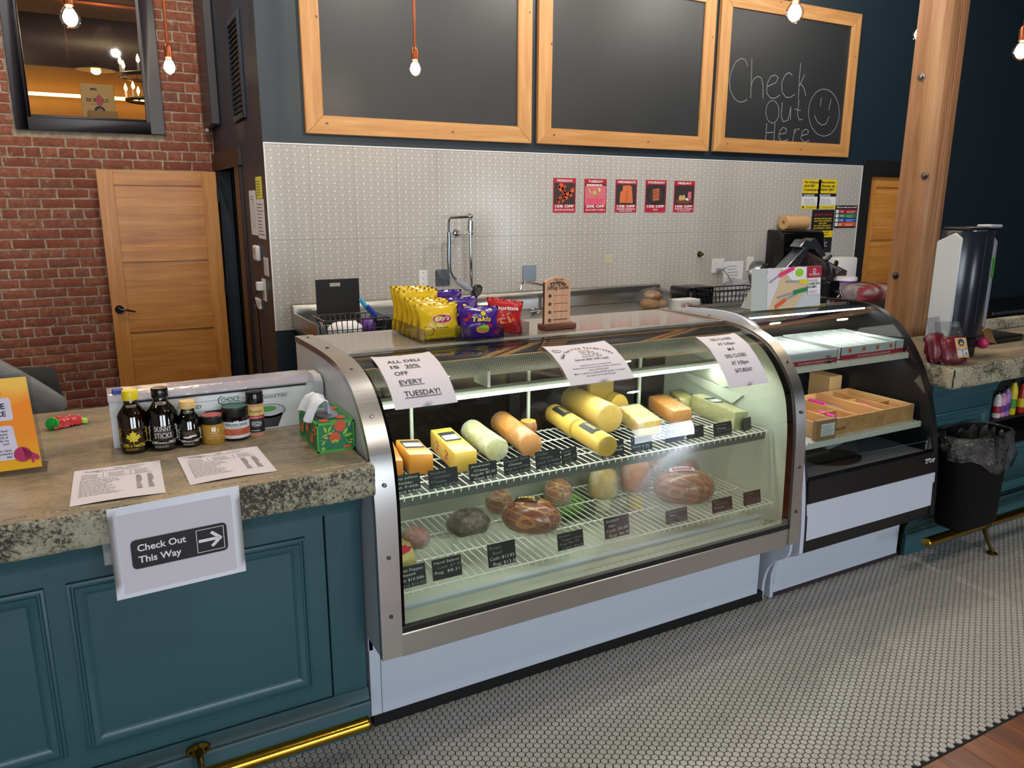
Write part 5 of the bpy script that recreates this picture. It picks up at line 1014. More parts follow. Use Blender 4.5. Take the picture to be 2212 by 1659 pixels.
# candy tube
p = onz(112, 915, CT+.022); t = thing('candy_pack', 'crumpled red and green candy wrapper with a round green cap on the slab', 'candy', (p.x+.04, p.y, CT)); bb = B()
bb.grid(18, 12, lambda a, c: Vector((p.x+.005+.085*a, p.y+.02+.07*(c-.5)*(1-.2*a)+.03*a, CT+.003+.036*math.sin(math.pi*c)*(1-.35*a)+.012*abs(mnoise.noise(Vector((a*9, c*9, 1))))))); part(t, 'wrapper', bb, 'chip_red', ang=180)
part(t, 'wrapper_end', B().grid(6, 6, lambda a, c: Vector((p.x+.082+.025*a, p.y+.048+.035*(c-.5)*(1+.5*a), CT+.004+.02*math.sin(math.pi*c)*(1-a*.4)+.003*math.sin(9*c)))), 'lime_print', ang=180)
part(t, 'cap', B().lathe([(.004, .012), (.010, .012), (.011, .004), (.019, .004), (.021, 0), (.021, -.012), (0, -.014)], p, 22, (-.25, -.85, .25)), 'green_plastic')
# chair behind the counter
t = thing('office_chair', 'black upholstered chair back with a grey cushion behind the slab', 'chair', (-.36, 4.05, 0)); q = ony(72, 800, 4.0)
bk = B(); bk.ball((-.44, 4.05, .80), .27, .07, .25, 20, 12, fn=lambda d: 1/max(abs(d.x), abs(d.z), .6)**.75); part(t, 'backrest', bk, 'felt_dark', ang=180); part(t, 'seat', B().box(-.66, -.16, 3.6, 4.05, .44, .54), 'felt_dark', bev=.03, seg=2); part(t, 'column', B().cyl((-.41, 3.83, .08), (-.41, 3.83, .44), .03), 'black_plastic')
for k in range(5): a = k*1.2566; part(t, 'leg', B().tube([(-.41, 3.83, .09), (-.41+.28*math.cos(a), 3.83+.28*math.sin(a), .05), (-.41+.28*math.cos(a), 3.83+.28*math.sin(a), .0)], [.022, .016, .024], 8), 'black_plastic')
rot = Matrix.Rotation(.72, 3, 'Y'); single('cushion', 'grey mottled cushion leaning on the black chair back', 'cushion', B().ball((-.385, 3.88, .90), .19, .05, .17, 24, 14, fn=lambda d: 1/max(abs(d.x), abs(d.z), .62)**.85, rot=rot), 'pillow_grey', ang=180)
# ------------------------------------------------------------------ papers taped on the curved glass
def arclen(pts):
    s_ = [0]
    for a, b in zip(pts, pts[1:]): s_.append(s_[-1]+math.hypot(b[0]-a[0], b[1]-a[1]))
    return s_
AS = arclen(DPs)
def on_profile(s):
    for i in range(len(AS)-1):
        if s <= AS[i+1]:
            k = (s-AS[i])/(AS[i+1]-AS[i]); a, b = DPs[i], DPs[i+1]; ty, tz = (b[0]-a[0]), (b[1]-a[1]); q = math.hypot(ty, tz)
            n = (ty/q, tz/q); nrm = (n[1], -n[0]) ; nrm = nrm if nrm[0] < 0 or nrm[1] > 0 else (-nrm[0], -nrm[1])
            return a[0]+(b[0]-a[0])*k, a[1]+(b[1]-a[1])*k, nrm
    return DPs[-1][0], DPs[-1][1], (-1, 0)
def s_of_y(y): return next(AS[i]+(AS[i+1]-AS[i])*(DPs[i][0]-y)/(DPs[i][0]-DPs[i+1][0]) for i in range(len(DPs)-1) if DPs[i][0] >= y >= DPs[i+1][0] and DPs[i][0] != DPs[i+1][0])
def glass_paper(label, x0, ytop, w, h, skew=0.0, curl=.004):
    s0 = s_of_y(ytop); t = thing('paper_sign', label, 'sign', (x0+w/2, ytop-.1, 1.2))
    def fn(u, v, l=0):
        y, z, n = on_profile(s0+(h-v)); k = .0012+l+curl*(abs(u/w-.5)*2)**4*(1 if v > h*.6 else .3)
        return Vector((x0+u+skew*v, y+n[0]*k, z+n[1]*k))
    card(t, fn, w, h, 'paper', .0005, n=8, m=14); return t, Sheet(t, fn, .0005)
t, s = glass_paper('white sheet on the glass reading ALL DELI IS 20% OFF EVERY TUESDAY', .803, 2.520, .218, .305, .045)
for x, u, v, wd, un in (('ALL DELI', .040, .232, .118, 0), ('IS', .040, .190, .030, 0), ('20%', .092, .190, .050, 1), ('OFF', .040, .145, .048, 0), ('EVERY', .042, .096, .082, 1), ('TUESDAY!', .045, .044, .125, 1)):
    s.text(x, u, v, .021, 'ink', 'L', .012, width=wd)
    if un: s.rect(u-.002, v-.007, u+wd+.002, v-.0045, 'ink', 2)
s.done()
t, s = glass_paper('white sheet on the glass headed Now Serving Sandwiches', 1.466, 2.460, .285, .238, .02)
def arch():
    tx = 'Now Serving Sandwiches'; n = len(tx); cx, cz, R = .145, .085, .115
    for i, ch in enumerate(tx):
        a = math.radians(152-124*i/(n-1))
        if ch != ' ': s.text(ch, cx+R*1.05*math.cos(a), cz+R*math.sin(a)*.92, .014, 'ink', 'C', .02, 0, 3, 'lettering', None, a-math.pi/2)
arch(); s.disc(.035, .190, .020, 'ink_grey', 2, ry=.014).disc(.035, .190, .017, 'paper', 3, ry=.011).text('LADY', .035, .187, .008, 'ink', 'C', .02, layer=4)
for x, u, v in (('Every day', .125, .170), ('Ham - $8.50', .125, .156), ('Turkey - $8.50', .125, .142), ('Roast Beef - $8.75', .118, .128)): s.text(x, u, v, .0085, 'ink', 'L', .005)
s.text('Served daily until 2 p.m', .150, .110, .011, 'ink', 'C', .018, width=.15); s.rect(.193, .107, .226, .1082, 'ink', 2)
for i, x in enumerate(('Sandwiches served on sourdough bread.', 'Includes: Lettuce, Tomato, Cheese of choice, Condiment of', 'choice, and Pickle Spear', 'Make it a meal for an additional $3.00! Includes 1.5 oz bag of', 'gays chips & can of soda OR water')): s.text(x.replace('gays', "Lay's"), .150, .080-.0125*i, .0066, 'ink', 'C', .006, width=(.14, .215, .09, .225, .13)[i])
s.done()
t, s = glass_paper('white sheet on the glass giving the DELI CLOSES hours', 2.178, 2.412, .218, .285, .02)
for i, (x, wd) in enumerate((('DELI CLOSES', .110), ('AT 5:30pm', .090), ('M-F', .036), ('DELI CLOSES', .112), ('AT 3:30pm', .092), ('SATURDAY', .095))): s.text(x, .112, .242-.036*i, .017, 'ink', 'C', .012, width=wd)
s.done()
# ------------------------------------------------------------------ snacks and guide on the deli deck
ZD = 1.2585
def tray(label, x0, x1, y0, y1, h=.055):
    t = thing('acrylic_tray', label, 'tray', ((x0+x1)/2, (y0+y1)/2, ZD)); q = .003
    part(t, 'base', B().box(x0, x1, y0, y1, ZD, ZD+q), 'acrylic')
    for n_, a in (('wall', (x0, x1, y0, y0+q)), ('wall', (x0, x1, y1-q, y1)), ('wall', (x0, x0+q, y0, y1)), ('wall', (x1-q, x1, y0, y1))): part(t, n_, B().box(*a, ZD+q, ZD+h), 'acrylic')
    return t
tray('clear acrylic tray holding the yellow chip bags', 1.076, 1.232, 2.655, 3.02); tray('clear acrylic tray holding the purple chip bags', 1.238, 1.382, 2.60, 2.97); tray('clear acrylic tray holding the red chip bag', 1.386, 1.532, 2.665, 3.0)
def bag(name, label, c, w, h, bulge, yaw, lean, m, group, paint, seed=0, roll=0):
    t = thing(name, label, 'chip bag', c, yaw); Mx = Matrix.Translation(c) @ Matrix.Rotation(yaw, 4, 'Z') @ Matrix.Rotation(-lean, 4, 'X') @ Matrix.Rotation(roll, 4, 'Y')
    def th(u, v): return bulge*max(0, math.sin(math.pi*u))**.7*max(0, math.sin(math.pi*min(1, max(0, (v-.06)/.88))))**.65*(1+.28*mnoise.noise(Vector((u*4+seed, v*4, seed))))
    def pt(u, v, sg, l=0):
        e = .5+.035*math.cos(2*math.pi*v)+.012*mnoise.noise(Vector((v*6, seed, 3)))
        return Mx @ Vector(((u-.5)*w*(e/.5), -sg*(th(u, v)+l)+.004*math.sin(u*40)*(1 if v < .05 or v > .95 else 0), v*h))
    bb = B().grid(16, 16, lambda a, b: pt(a, b, 1)); bb.grid(16, 16, lambda a, b: pt(1-a, b, -1)); part(t, 'bag', bb, m, ang=180)
    s = Sheet(t, lambda a, b, l=0: pt(a/w, b/h, 1, l), .0011); paint(s, w, h); s.done(); return t
def lays(big=True):
    def f(s, w, h):
        s.disc(w*.56, h*.52, w*.27, 'white_print', 1, ry=h*.13).disc(w*.56, h*.52, w*.255, 'red_print', 2, ry=h*.115).text("Lay's", w*.56, h*.48, h*.11, 'white_print', 'C', .02, .25, 4, width=w*.38)
        s.text('Classic', w*.55, h*.26, h*.05, 'ink', 'C', .01, layer=3, width=w*.3); s.poly([(w*.12, h*.12), (w*.32, h*.10), (w*.36, h*.25), (w*.25, h*.34), (w*.12, h*.34)], 'chip_brown', 1)
    return f
for k in range(6):
    y = 2.725+.053*k; hh = (.140, .150, .150, .175, .178, .180)[k]; x = 1.156+(.012 if k == 0 else -.004 if k > 3 else 0)
    bag('chip_bag', ('foremost yellow chip bag in the clear tray', 'second yellow chip bag, behind the foremost one', 'third yellow chip bag in the clear tray', 'fourth yellow chip bag, first of the tall ones', 'fifth yellow chip bag in the clear tray', 'rearmost yellow chip bag nearest the cutting board')[k], (x, y, ZD+.006), .158 if k else .165, hh, .030, -.10+.05*(k % 2), .30 if k < 3 else .16, 'chip_yellow', 'yellow chip bags in the clear tray', lays(), k*3.1, .03*(k % 3-1))
def takis(s, w, h):
    s.text('Takis', w*.5, h*.47, h*.15, 'yellow_print', 'C', .03, .25, 4, width=w*.52); s.disc(w*.55, h*.72, w*.06, 'yellow_print', 3); s.poly([(w*.08, h*.10), (w*.92, h*.10), (w*.94, h*.36), (w*.6, h*.42), (w*.3, h*.38), (w*.06, h*.46)], 'chip_red', 1); s.disc(w*.52, h*.24, w*.17, 'chip_gold', 2, ry=h*.11).disc(w*.55, h*.30, w*.13, 'lime_print', 3, ry=h*.06); s.poly([(w*.05, h*.55), (w*.22, h*.8), (w*.26, h*.66), (w*.12, h*.48)], 'chip_red', 2)
bag('chip_bag', 'foremost purple chip bag with a red and lime print', (1.312, 2.665, ZD+.006), .165, .128, .034, -.06, .32, 'chip_purple', 'purple chip bags', takis, 5.2, .04)
bag('chip_bag', 'second purple chip bag with yellow lettering, behind the foremost one', (1.302, 2.79, ZD+.006), .155, .150, .028, .05, .30, 'chip_purple', 'purple chip bags', takis, 8.7); bag('chip_bag', 'rear purple chip bag leaning highest behind the yellow bags', (1.275, 2.90, ZD+.006), .150, .168, .026, -.05, .25, 'chip_purple', 'purple chip bags', takis, 2.9)
def dorit(s, w, h):
    s.poly([(w*.10, h*.66), (w*.9, h*.76), (w*.55, h*.48)], 'ink', 1).text('Doritos', w*.5, h*.64, h*.12, 'white_print', 'C', .03, .1, 4, width=w*.72, rot=.10); s.poly([(w*.35, h*.22), (w*.68, h*.30), (w*.55, h*.46), (w*.3, h*.38)], 'chip_gold', 2).poly([(w*.6, h*.3), (w*.8, h*.36), (w*.7, h*.46)], 'orange_print', 3)
bag('chip_bag', 'red chip bag slumped alone in its clear tray', (1.458, 2.745, ZD+.006), .150, .138, .026, -.12, .30, 'chip_red', 'chip bags', dorit, 4.4, .16)
# slicing guide
def slicing():
    t = thing('slicing_guide', 'small cherry wood slicing guide plaque on a dark base', 'plaque', (1.715, 2.755, ZD)); x0, x1, y, z0, z1 = 1.655, 1.783, 2.752, ZD+.02, 1.475
    part(t, 'base', B().box(1.640, 1.800, 2.725, 2.785, ZD, ZD+.024), 'walnut', bev=.003)
    w = x1-x0; top = [(w, z1-.016)]+[(w*.5+w*.5*a, z1-.016+.020*(1-a*a)) for a in (.86, .7, .5, .25, 0, -.25, -.5, -.7, -.86)]+[(0, z1-.016)]
    part(t, 'board', B().prism([(x0, y, z0), (x1, y, z0)]+[(x0+a, y, z) for a, z in top], (0, .014, 0)), 'cherry', bev=.001)
    part(t, 'board_edge', B().box(x0-.0008, x0, y, y+.0142, z0, z1-.016), 'walnut')
    s = Sheet(t, flat((x0, y-.0006, z0), (1, 0, 0), (0, 0, 1), FRONT), .0004); h = z1-z0
    for i, ch in enumerate('Troyer'): a = (i-2.5)/2.5; s.text(ch, w*.52+a*w*.25, h*.865-.012*a*a, .019, 'ink', 'C', .045, 0, 3, 'lettering', None, -.22*a)
    s.lines(w*.2, w*.8, h*.825, h*.845, 1, 'ink', .4, 3); s.text('Slicing Guide', w*.5, h*.755, .0145, 'ink', 'C', .012, .25, width=w*.82); s.text('SINCE 1966', w*.52, h*.945, .006, 'ink', 'C', .01)
    for k in range(4):
        v = h*(.62-.175*k); s.disc(w*.2, v, .0075, 'ink', 2).text(str(k+1), w*.2, v-.0035, .007, 'cherry', 'C', .01, layer=4); s.rect(w*.34, v, w*.88, v+.0012*(1+k*.55), 'ink', 2)
    s.done()
slicing()
# ------------------------------------------------------------------ cheese and meat in the deli case
def ZQ(px, py, z): return onz(px, py, z)
def ringed(c0, c1, r, n=22, rnd=.18, seed=0, lump=.0):
    """rounded log from c0 to c1"""
    c0, c1 = Vector(c0), Vector(c1); d = (c1-c0); L = d.length; d.normalize(); e = r*rnd
    prof = [(0, 0), (r-e, 0), (r-e*.3, e*.3), (r, e), (r, L*.33), (r, L*.66), (r, L-e), (r-e*.3, L-e*.3), (r-e, L), (0, L)]; b = B().lathe(prof, c0, n, d)
    if lump: b.v = [v+(v-c0-d*(v-c0).dot(d)).normalized()*lump*mnoise.noise(v*22+Vector((seed, 0, 0))) if (v-c0-d*(v-c0).dot(d)).length > 1e-6 else v for v in b.v]
    return b
def wrap(t, b, k=1.012, m='cling', name='cling_wrap', amp=.0025):
    c = sum(b.v, Vector())/len(b.v); w = B(); w.v = [c+(v-c)*k+((v-c).normalized()*amp*mnoise.noise(v*60) if (v-c).length else Vector()) for v in b.v]; w.f = b.f; part(t, name, w, m, ang=180)
def log(name, label, cat, pf, pb, r, zs, m, wrapm=None, rnd=.14, lump=0., lab=None, gap=1.0):
    z = zs+r; a = ZQ(*pf, z); b_ = ZQ(*pb, z); a.z = b_.z = z+.001; t = thing(name, label, cat, (a+b_)/2-Vector((0, 0, r))); b = ringed(a, b_, r, rnd=rnd, lump=lump); part(t, 'log', b, m, ang=50)
    if wrapm: wrap(t, b, 1.012, wrapm)
    if lab:
        d = (b_-a); L = d.length; d.normalize(); side = Vector((d.y, -d.x, 0)); k0, k1, ang0, ang1 = lab[:4]
        fn = lambda u, v, l=0: a+d*(L*(k0+(k1-k0)*u))+ (side*math.sin(ang0+(ang1-ang0)*v)+Vector((0, 0, 1))*math.cos(ang0+(ang1-ang0)*v))*(r+.0015+l)
        s = Sheet(t, fn, .0008); s.rect(0, 0, 1, 1, lab[4], 1, 'label', 8, 6); s.text('PREMIUM' if 0 else lab[5], .5, .45, .25, lab[6], 'C', .02, width=.7); s.done()
    return t
def block(name, label, cat, fl, fr, bl, z, h, m, wrapm=None, bev=.004, lab=None, side_logo=None, rnd_top=False):
    """block from its front bottom corners and its back corner (pixels on the shelf plane)"""
    a, b_, c = ZQ(*fl, z), ZQ(*fr, z), ZQ(*bl, z); u = (b_-a); v = (c-a); t = thing(name, label, cat, a+(u+v)/2)
    bb = B().prism([a, b_, b_+v, a+v], (0, 0, h)); part(t, 'block', bb, m, bev=bev, seg=2)
    if wrapm:
        w = B(); cc = a+(u+v)/2+Vector((0, 0, h/2)); n = 6
        for f in bb.f[:2]+bb.f[2:]:
            p = [bb.v[i] for i in f]; w.grid(n, n, lambda x, y: cc+((p[0]*(1-x)*(1-y)+p[1]*x*(1-y)+p[2]*x*y+p[3]*(1-x)*y)-cc)*1.015+Vector((0, 0, .0012)) )
        part(t, 'cling_wrap', w, wrapm, ang=180)
    if lab:
        s = Sheet(t, lambda p, q, l=0: a+u*p+v*q+Vector((0, 0, h+.0012+l)), .0008); x0, y0, x1, y1 = lab[:4]; s.rect(x0, y0, x1, y1, 'ink', 1, 'label'); s.rect(x0+.05, y0+(y1-y0)*.12, x1-.05, y0+(y1-y0)*.62, 'carton_grey', 2, 'label'); s.done()
    if side_logo:
        s = Sheet(t, lambda p, q, l=0: a+v*(1-p)+Vector((0, 0, q*h))-u.normalized()*(.0012+l), .0008)
        for p in (.32, .68): s.disc(p, .62, .06, 'ink_red', 1, ry=.14); s.disc(p, .62, .04, side_logo, 2, ry=.09); s.disc(p, .36, .05, 'ink_red', 1, ry=.05)
        s.done()
    return t
U = ZU
block('cheese_block', 'orange cheddar block half hidden by the steel end band', 'cheese', (826, 1029), (872, 1026), (806, 985), U, .055, 'cheddar_deep')
block('cheese_block', 'labelled orange cheddar block beside the half hidden one', 'cheese', (885, 1026), (937, 1024), (856, 991), U, .075, 'cheddar', None, .004, (.08, .42, .92, .88))
block('cheese_block', 'labelled yellow cheddar block with red stamped logos', 'cheese', (983, 1023), (1031, 1015), (930, 968), U, .075, 'cheese_yellow', None, .004, (.12, .45, .88, .80), 'cheese_yellow')
log('cheese_log', 'pale green flecked cheese log in crinkled wrap', 'cheese', (1074, 972), (1018, 930), .046, U, 'cheese_pepper', 'cling_white', .10, .002)
log('cheese_log', 'deep orange cheese log in clear wrap', 'cheese', (1147, 962), (1082, 911), .047, U, 'colby', 'cling', .10, .002)
c = ZQ(1151, 940, U); t = thing('cheese_round', 'small halved smoked cheese with brown rind and yellow cut top', 'cheese', c); bb = B().lathe([(.028, 0), (.037, .012), (.038, .032), (.030, .048), (0, .049)], c+Vector((0, .04, .002)), 22); part(t, 'rind', bb, 'smoke_rind'); part(t, 'cut_face', B().lathe([(.032, .047), (.032, .051), (0, .051)], c+Vector((0, .04, .002)), 22), 'cheese_yellow'); wrap(t, bb, 1.06, 'cling')
log('cheese_log', 'front yellow cheese log with a black label', 'cheese', (1313, 965), (1252, 929), .043, U, 'cheese_yellow', None, .16, 0, (.30, .80, -.75, .25, 'ink', 'GOUDA', 'cheese_yellow')); log('cheese_log', 'second yellow log with a black label lying behind the front one', 'cheese', (1247, 926), (1196, 893), .043, U, 'cheese_yellow', None, .16, 0, (.30, .80, -.75, .25, 'ink', 'GOUDA', 'cheese_yellow'))
log('cheese_log', 'big mild yellow cheese log with a tan rind', 'cheese', (1318, 905), (1236, 863), .062, U, 'cheese_yellow', 'cling', .10, .0015)
c = ZQ(1372, 905, U)+Vector((0, .12, 0)); t = thing('cheese_round', 'pale yellow half round cheese standing behind the marbled block', 'cheese', c); part(t, 'half_round', B().prism([c+Vector((.058*math.cos(a), 0, .058*math.sin(a)*1.5)) for a in [math.pi*k/14 for k in range(15)]], (0, .06, 0)), 'cheese_yellow', bev=.002)
c = ZQ(1335, 885, U)+Vector((0, .16, 0)); single('cheese_block', 'dark yellow cheese slab at the back beside the big log', 'cheese', B().box(c.x-.05, c.x+.09, c.y, c.y+.05, U, U+.098), 'cheese_yellow', bev=.004)
block('cheese_block', 'marbled yellow cheese block in shiny wrap', 'cheese', (1380, 944), (1428, 936), (1334, 906), U, .060, 'marble_cheese', 'cling_white')
block('cheese_block', 'rounded bright orange cheese block in clear wrap', 'cheese', (1453, 920), (1495, 913), (1398, 884), U, .066, 'colby', 'cling', .014)
block('cheese_block', 'long pale flecked cheese block with a label on top', 'cheese', (1585, 930), (1612, 927), (1492, 888), U, .080, 'cheese_pepper', 'cling', .004, (.08, .48, .92, .74)); block('cheese_block', 'small pale cheese piece wrapped behind the long flecked block', 'cheese', (1470, 888), (1497, 883), (1445, 868), U, .055, 'cheese_pale', 'cling')
# lower shelf
L_ = ZL
def lump(name, label, c, rx, ry, rz, m, seed, wrapm='cling', amp=.08, rot=0, cat='meat', flatb=.72, tail=0, k=1.04):
    c = Vector(c)+Vector((0, 0, rz*flatb)); t = thing(name, label, cat, (c.x, c.y, L_)); rm = Matrix.Rotation(rot, 3, 'Z')
    bb = B().ball(c, rx, ry, rz, 28, 18, fn=lambda d: 1+amp*mnoise.noise(d*1.9+Vector((seed, 0, 0))), rot=rm); bb.v = [Vector((v.x, v.y, max(v.z, L_+.0015))) for v in bb.v]; part(t, 'meat', bb, m, ang=180)
    if wrapm:
        w = B(); w.v = [c+(v-c)*k+(v-c).normalized()*.004*mnoise.noise(v*45+Vector((seed, 2, 0))) for v in bb.v]; w.v = [Vector((v.x, v.y, max(v.z, L_+.0008))) for v in w.v]; w.f = list(bb.f); part(t, 'cling_wrap', w, wrapm, ang=180)
    if tail:
        for sg in (-1, 1): part(t, 'wrap_tail', B().grid(10, 8, lambda a, b: c+rm @ Vector((sg*(rx*.85+.055*a), (b-.5)*.11*(.6+.6*a), -rz*.55+.022*math.sin(7*b+sg)*(1-a*.5)-.006*a))), 'cling_white', ang=180)
    return t, c, rm
t = thing('cheese_pack', 'flat wrapped yellow cheese with a red pepper print behind the corner tag', 'cheese', ZQ(870, 1225, L_)); a = ZQ(853, 1240, L_); b_ = ZQ(900, 1222, L_); c = ZQ(842, 1170, L_); u, v = b_-a, c-a
bb = B().prism([a, b_, b_+v*.75-u*.15, a+v], (0, 0, .035)); part(t, 'block', bb, 'cheese_pale', bev=.008, seg=2); s = Sheet(t, lambda p, q, l=0: a+u*p+v*q+Vector((0, 0, .0365+l)), .0008); s.poly([(.1, .25), (.4, .18), (.75, .22), (.95, .34), (.7, .36), (.62, .46), (.4, .42), (.15, .45)], 'red_print'); s.done(); wrap(t, bb, 1.03)
lump('salami_end', 'pink salami end in clear wrap near the steel end band', ZQ(899, 1178, L_), .047, .055, .043, 'salami_meat', 1, 'cling_white', .05, .4)
lump('roast_beef', 'dark roast beef lump in loose cling film', ZQ(1015, 1150, L_)+Vector((0, .01, 0)), .085, .070, .052, 'beef', 2, 'cling', .16, .2, tail=1)
lump('ham_half', 'small netted ham half behind the big glazed ham', ZQ(1088, 1112, L_)+Vector((0, .04, 0)), .058, .055, .056, 'netted', 3, 'cling_white', .06)
t, c, rm = lump('glazed_ham', 'big glossy red brown netted ham with a dark label', ZQ(1150, 1148, L_)+Vector((.005, .02, 0)), .118, .074, .075, 'brown_ham', 4, 'cling', .05, -.75, k=1.012)
def toplabel(t, c, rm, rx, ry, rz, u0, u1, a0, a1, mats, word):
    fn = lambda u, v, l=0: (lambda x, th: c+rm @ Vector((x*rx, -math.sin(th)*ry*math.sqrt(max(0, 1-x*x))*(1.03+l*10), math.cos(th)*rz*math.sqrt(max(0, 1-x*x))*(1.03+l*10))))(u0+(u1-u0)*u, a0+(a1-a0)*v)
    s = Sheet(t, fn, .0012); s.rect(0, 0, 1, 1, mats[0], 2, 'label', 8, 8); s.rect(.1, .55, .9, .92, mats[1], 3, 'label', 8, 4); s.text(word, .5, .62, .2, mats[2], 'C', .03, layer=5, width=.65); s.lines(.12, .88, .1, .45, 3, mats[2], .35, 4, 4); s.done()
toplabel(t, c, rm, .118, .074, .075, -.55, .25, -.75, .35, ('ink', 'brass_dark', 'cap_cream'), 'HAM')
lump('ham_half', 'wrapped ham half between the glazed ham and the pale turkey piece', ZQ(1213, 1090, L_)+Vector((0, .03, 0)), .062, .060, .060, 'netted', 5, 'cling_white', .06)
c = ZQ(1313, 1075, L_)+Vector((0, .04, 0)); t = thing('turkey_piece', 'pale upright turkey breast piece in crinkled wrap', 'meat', c); bb = B().lathe([(.055, .001), (.062, .01), (.063, .07), (.056, .105), (.03, .120), (0, .123)], c, 24); part(t, 'meat', bb, 'turkey_pale', ang=60); wrap(t, bb, 1.06, 'cling_white', amp=.004)
c = ZQ(1386, 1062, L_)+Vector((0, .05, 0)); t = thing('turkey_piece', 'orange brown upright turkey piece in clear wrap', 'meat', c); bb = B().lathe([(.055, .001), (.064, .01), (.066, .07), (.058, .115), (.03, .132), (0, .135)], c, 24, None, 1.05, .9); part(t, 'meat', bb, 'orange_meat', ang=60); wrap(t, bb, 1.05, 'cling_white', amp=.004)
c = ZQ(1440, 1042, L_)+Vector((0, .12, 0)); lump('turkey_piece', 'golden wrapped piece showing behind the labelled turkey', c, .055, .05, .062, 'turkey_roast', 8, 'cling_white', .07)
t, c, rm = lump('turkey_breast', 'large roast turkey breast with a red and grey label', ZQ(1478, 1085, L_)+Vector((.012, .02, 0)), .132, .082, .084, 'turkey_roast', 9, 'cling', .04, -.55, k=1.012)
toplabel(t, c, rm, .132, .082, .084, -.5, .28, -.7, .3, ('carton_grey', 'red_print', 'white_print'), 'TURKEY')
c = ZQ(1518, 1045, L_)+Vector((0, .10, 0)); lump('loaf_end', 'brown wrapped loaf end at the back of the lower shelf', c, .05, .045, .05, 'brown_meat', 10, 'cling', .1)
# below the lower shelf
c = onz(1242, 1120, .41)+Vector((0, .06, 0)); t = thing('lettuce_tub', 'clear tub of green lettuce under the lower shelf', 'tub', (c.x, c.y, .405)); part(t, 'tub', B().box(c.x-.10, c.x+.10, c.y-.08, c.y+.10, .406, .49), 'acrylic', bev=.008); part(t, 'lettuce', B().ball((c.x, c.y+.01, .455), .093, .075, .05, 24, 14, fn=lambda d: 1+.22*mnoise.noise(d*5)), 'lettuce', ang=180, kind=None)
for px, m, lab in ((1313, 'mayo', 'squat jar of pale sauce under the lower shelf'), (1382, 'mustard_jar', 'yellow mustard bottle under the lower shelf')):
    c = onz(px, 1105, .41)+Vector((0, .04, 0)); t = thing('sauce_jar', lab, 'jar', (c.x, c.y, .41)); part(t, 'jar', B().lathe([(.034, 0), (.036, .005), (.036, .07), (.028, .082)], (c.x, c.y, .408), 18), m); part(t, 'lid', B().cyl((c.x, c.y, .490), (c.x, c.y, .508), .03, n=18), 'white_plastic')
# price tags
def tag(lines, label, xl, yt, xr, yb, Y, zsh, yaw=0):
    a = ony(xl, yb, Y); b_ = ony(xl, yt, Y); w = ony(xr, yt-6, Y).x-a.x; z0 = max(zsh-.001, a.z-.002); h = max(.05, min(.085, b_.z-z0)); t = thing('price_tag', label, 'price tag', (a.x+w/2, Y, z0), 0, 'chalk price tags along the shelf fronts')
    u = Vector((math.cos(yaw), math.sin(yaw), 0)); fn = flat((a.x, Y, z0), u, Vector((0, .18, 1)), None); fn0 = fn; o = Vector((a.x, Y, z0)); n = Vector((0, -1, .18)).normalized(); vv = Vector((0, .18, 1)).normalized(); fn = lambda p, q, l=0: o+u*p+vv*q+n*l
    card(t, fn, w, h, 'card_black', .0015, 'card'); s = Sheet(t, fn, .0005); k = len(lines); r = random.Random(len(label))
    for i, (x, bright) in enumerate(lines): s.text(x, w*.07+(w*.10*(i % 2)), h*(.76-.235*i), h*.13, 'chalk' if bright else 'chalk_faint', 'L', -.010, .12*r.random(), width=min(w*.86, w*.085*len(x)), layer=2, rot=r.uniform(-.02, .05))
    part(t, 'foot', B().obox(o+u*(w/2)+Vector((0, .014, .002)), u*(w*.3), Vector((0, .012, 0)), Vector((0, 0, .0012))), 'card_black'); s.done()
YU, YL = 2.268, 2.206
tag([('Sharp yellow', 1), ('Cheddar', 1), ('cash 9.45lb', 1), ('card 9.96lb', 1)], 'chalk tag reading Sharp yellow Cheddar', 843.7, 1033, 909, 1073, YU, U); tag([('Smoked', 0), ('Cheddar', 0), ('Cheese', 0), ('reg 9.67lb', 0)], 'faint chalk tag reading Smoked Cheddar Cheese', 927.5, 1019, 990.5, 1059, YU, U)
tag([('American', 1), ('Cheese', 1), ('Regular $5.30', 1), ('Cash $5.10', 1)], 'chalk tag reading American Cheese', 1015, 1005, 1075, 1043, YU, U); tag([('Pepper Jack', 0), ('Cheese', 1), ('Regular 5.72lb', 0), ('Cash 5.50lb', 0)], 'chalk tag reading Pepper Jack Cheese', 1090, 994, 1147, 1031, YU, U)
tag([('Colby', 0), ('Cheese', 0), ('cash 5.56lb', 0), ('reg 5.78lb', 0)], 'faint chalk tag reading Colby Cheese', 1158.5, 978.5, 1213, 1020, YU, U); tag([('Smoked', 0), ('Gouda', 1), ('cash $11.27', 0), ('$11.72', 0)], 'tilted chalk tag reading Smoked Gouda', 1214, 974, 1255.6, 1011, YU, U, .25)
tag([('Gouda', 0), ('Regular 7.65lb', 1), ('Cash 7.36lb', 1)], 'chalk tag reading Gouda alone', 1299.7, 959, 1350, 995.6, YU, U); tag([('Marble', 0), ('Cheese', 1), ('Cash 5.76', 1), ('reg 5.99', 0)], 'chalk tag reading Marble Cheese', 1364, 948, 1411, 985, YU, U)
tag([('Provolone', 0), ('Cheese', 0)], 'dull chalk tag in the gap below the orange block', 1437, 937, 1480, 962, YU+.03, U); tag([('Swiss', 0), ('Cheese', 0)], 'dull chalk tag below the long flecked block end', 1484, 930, 1522, 956, YU+.03, U)  # two made-up tags standing where the glass only carries a window reflection
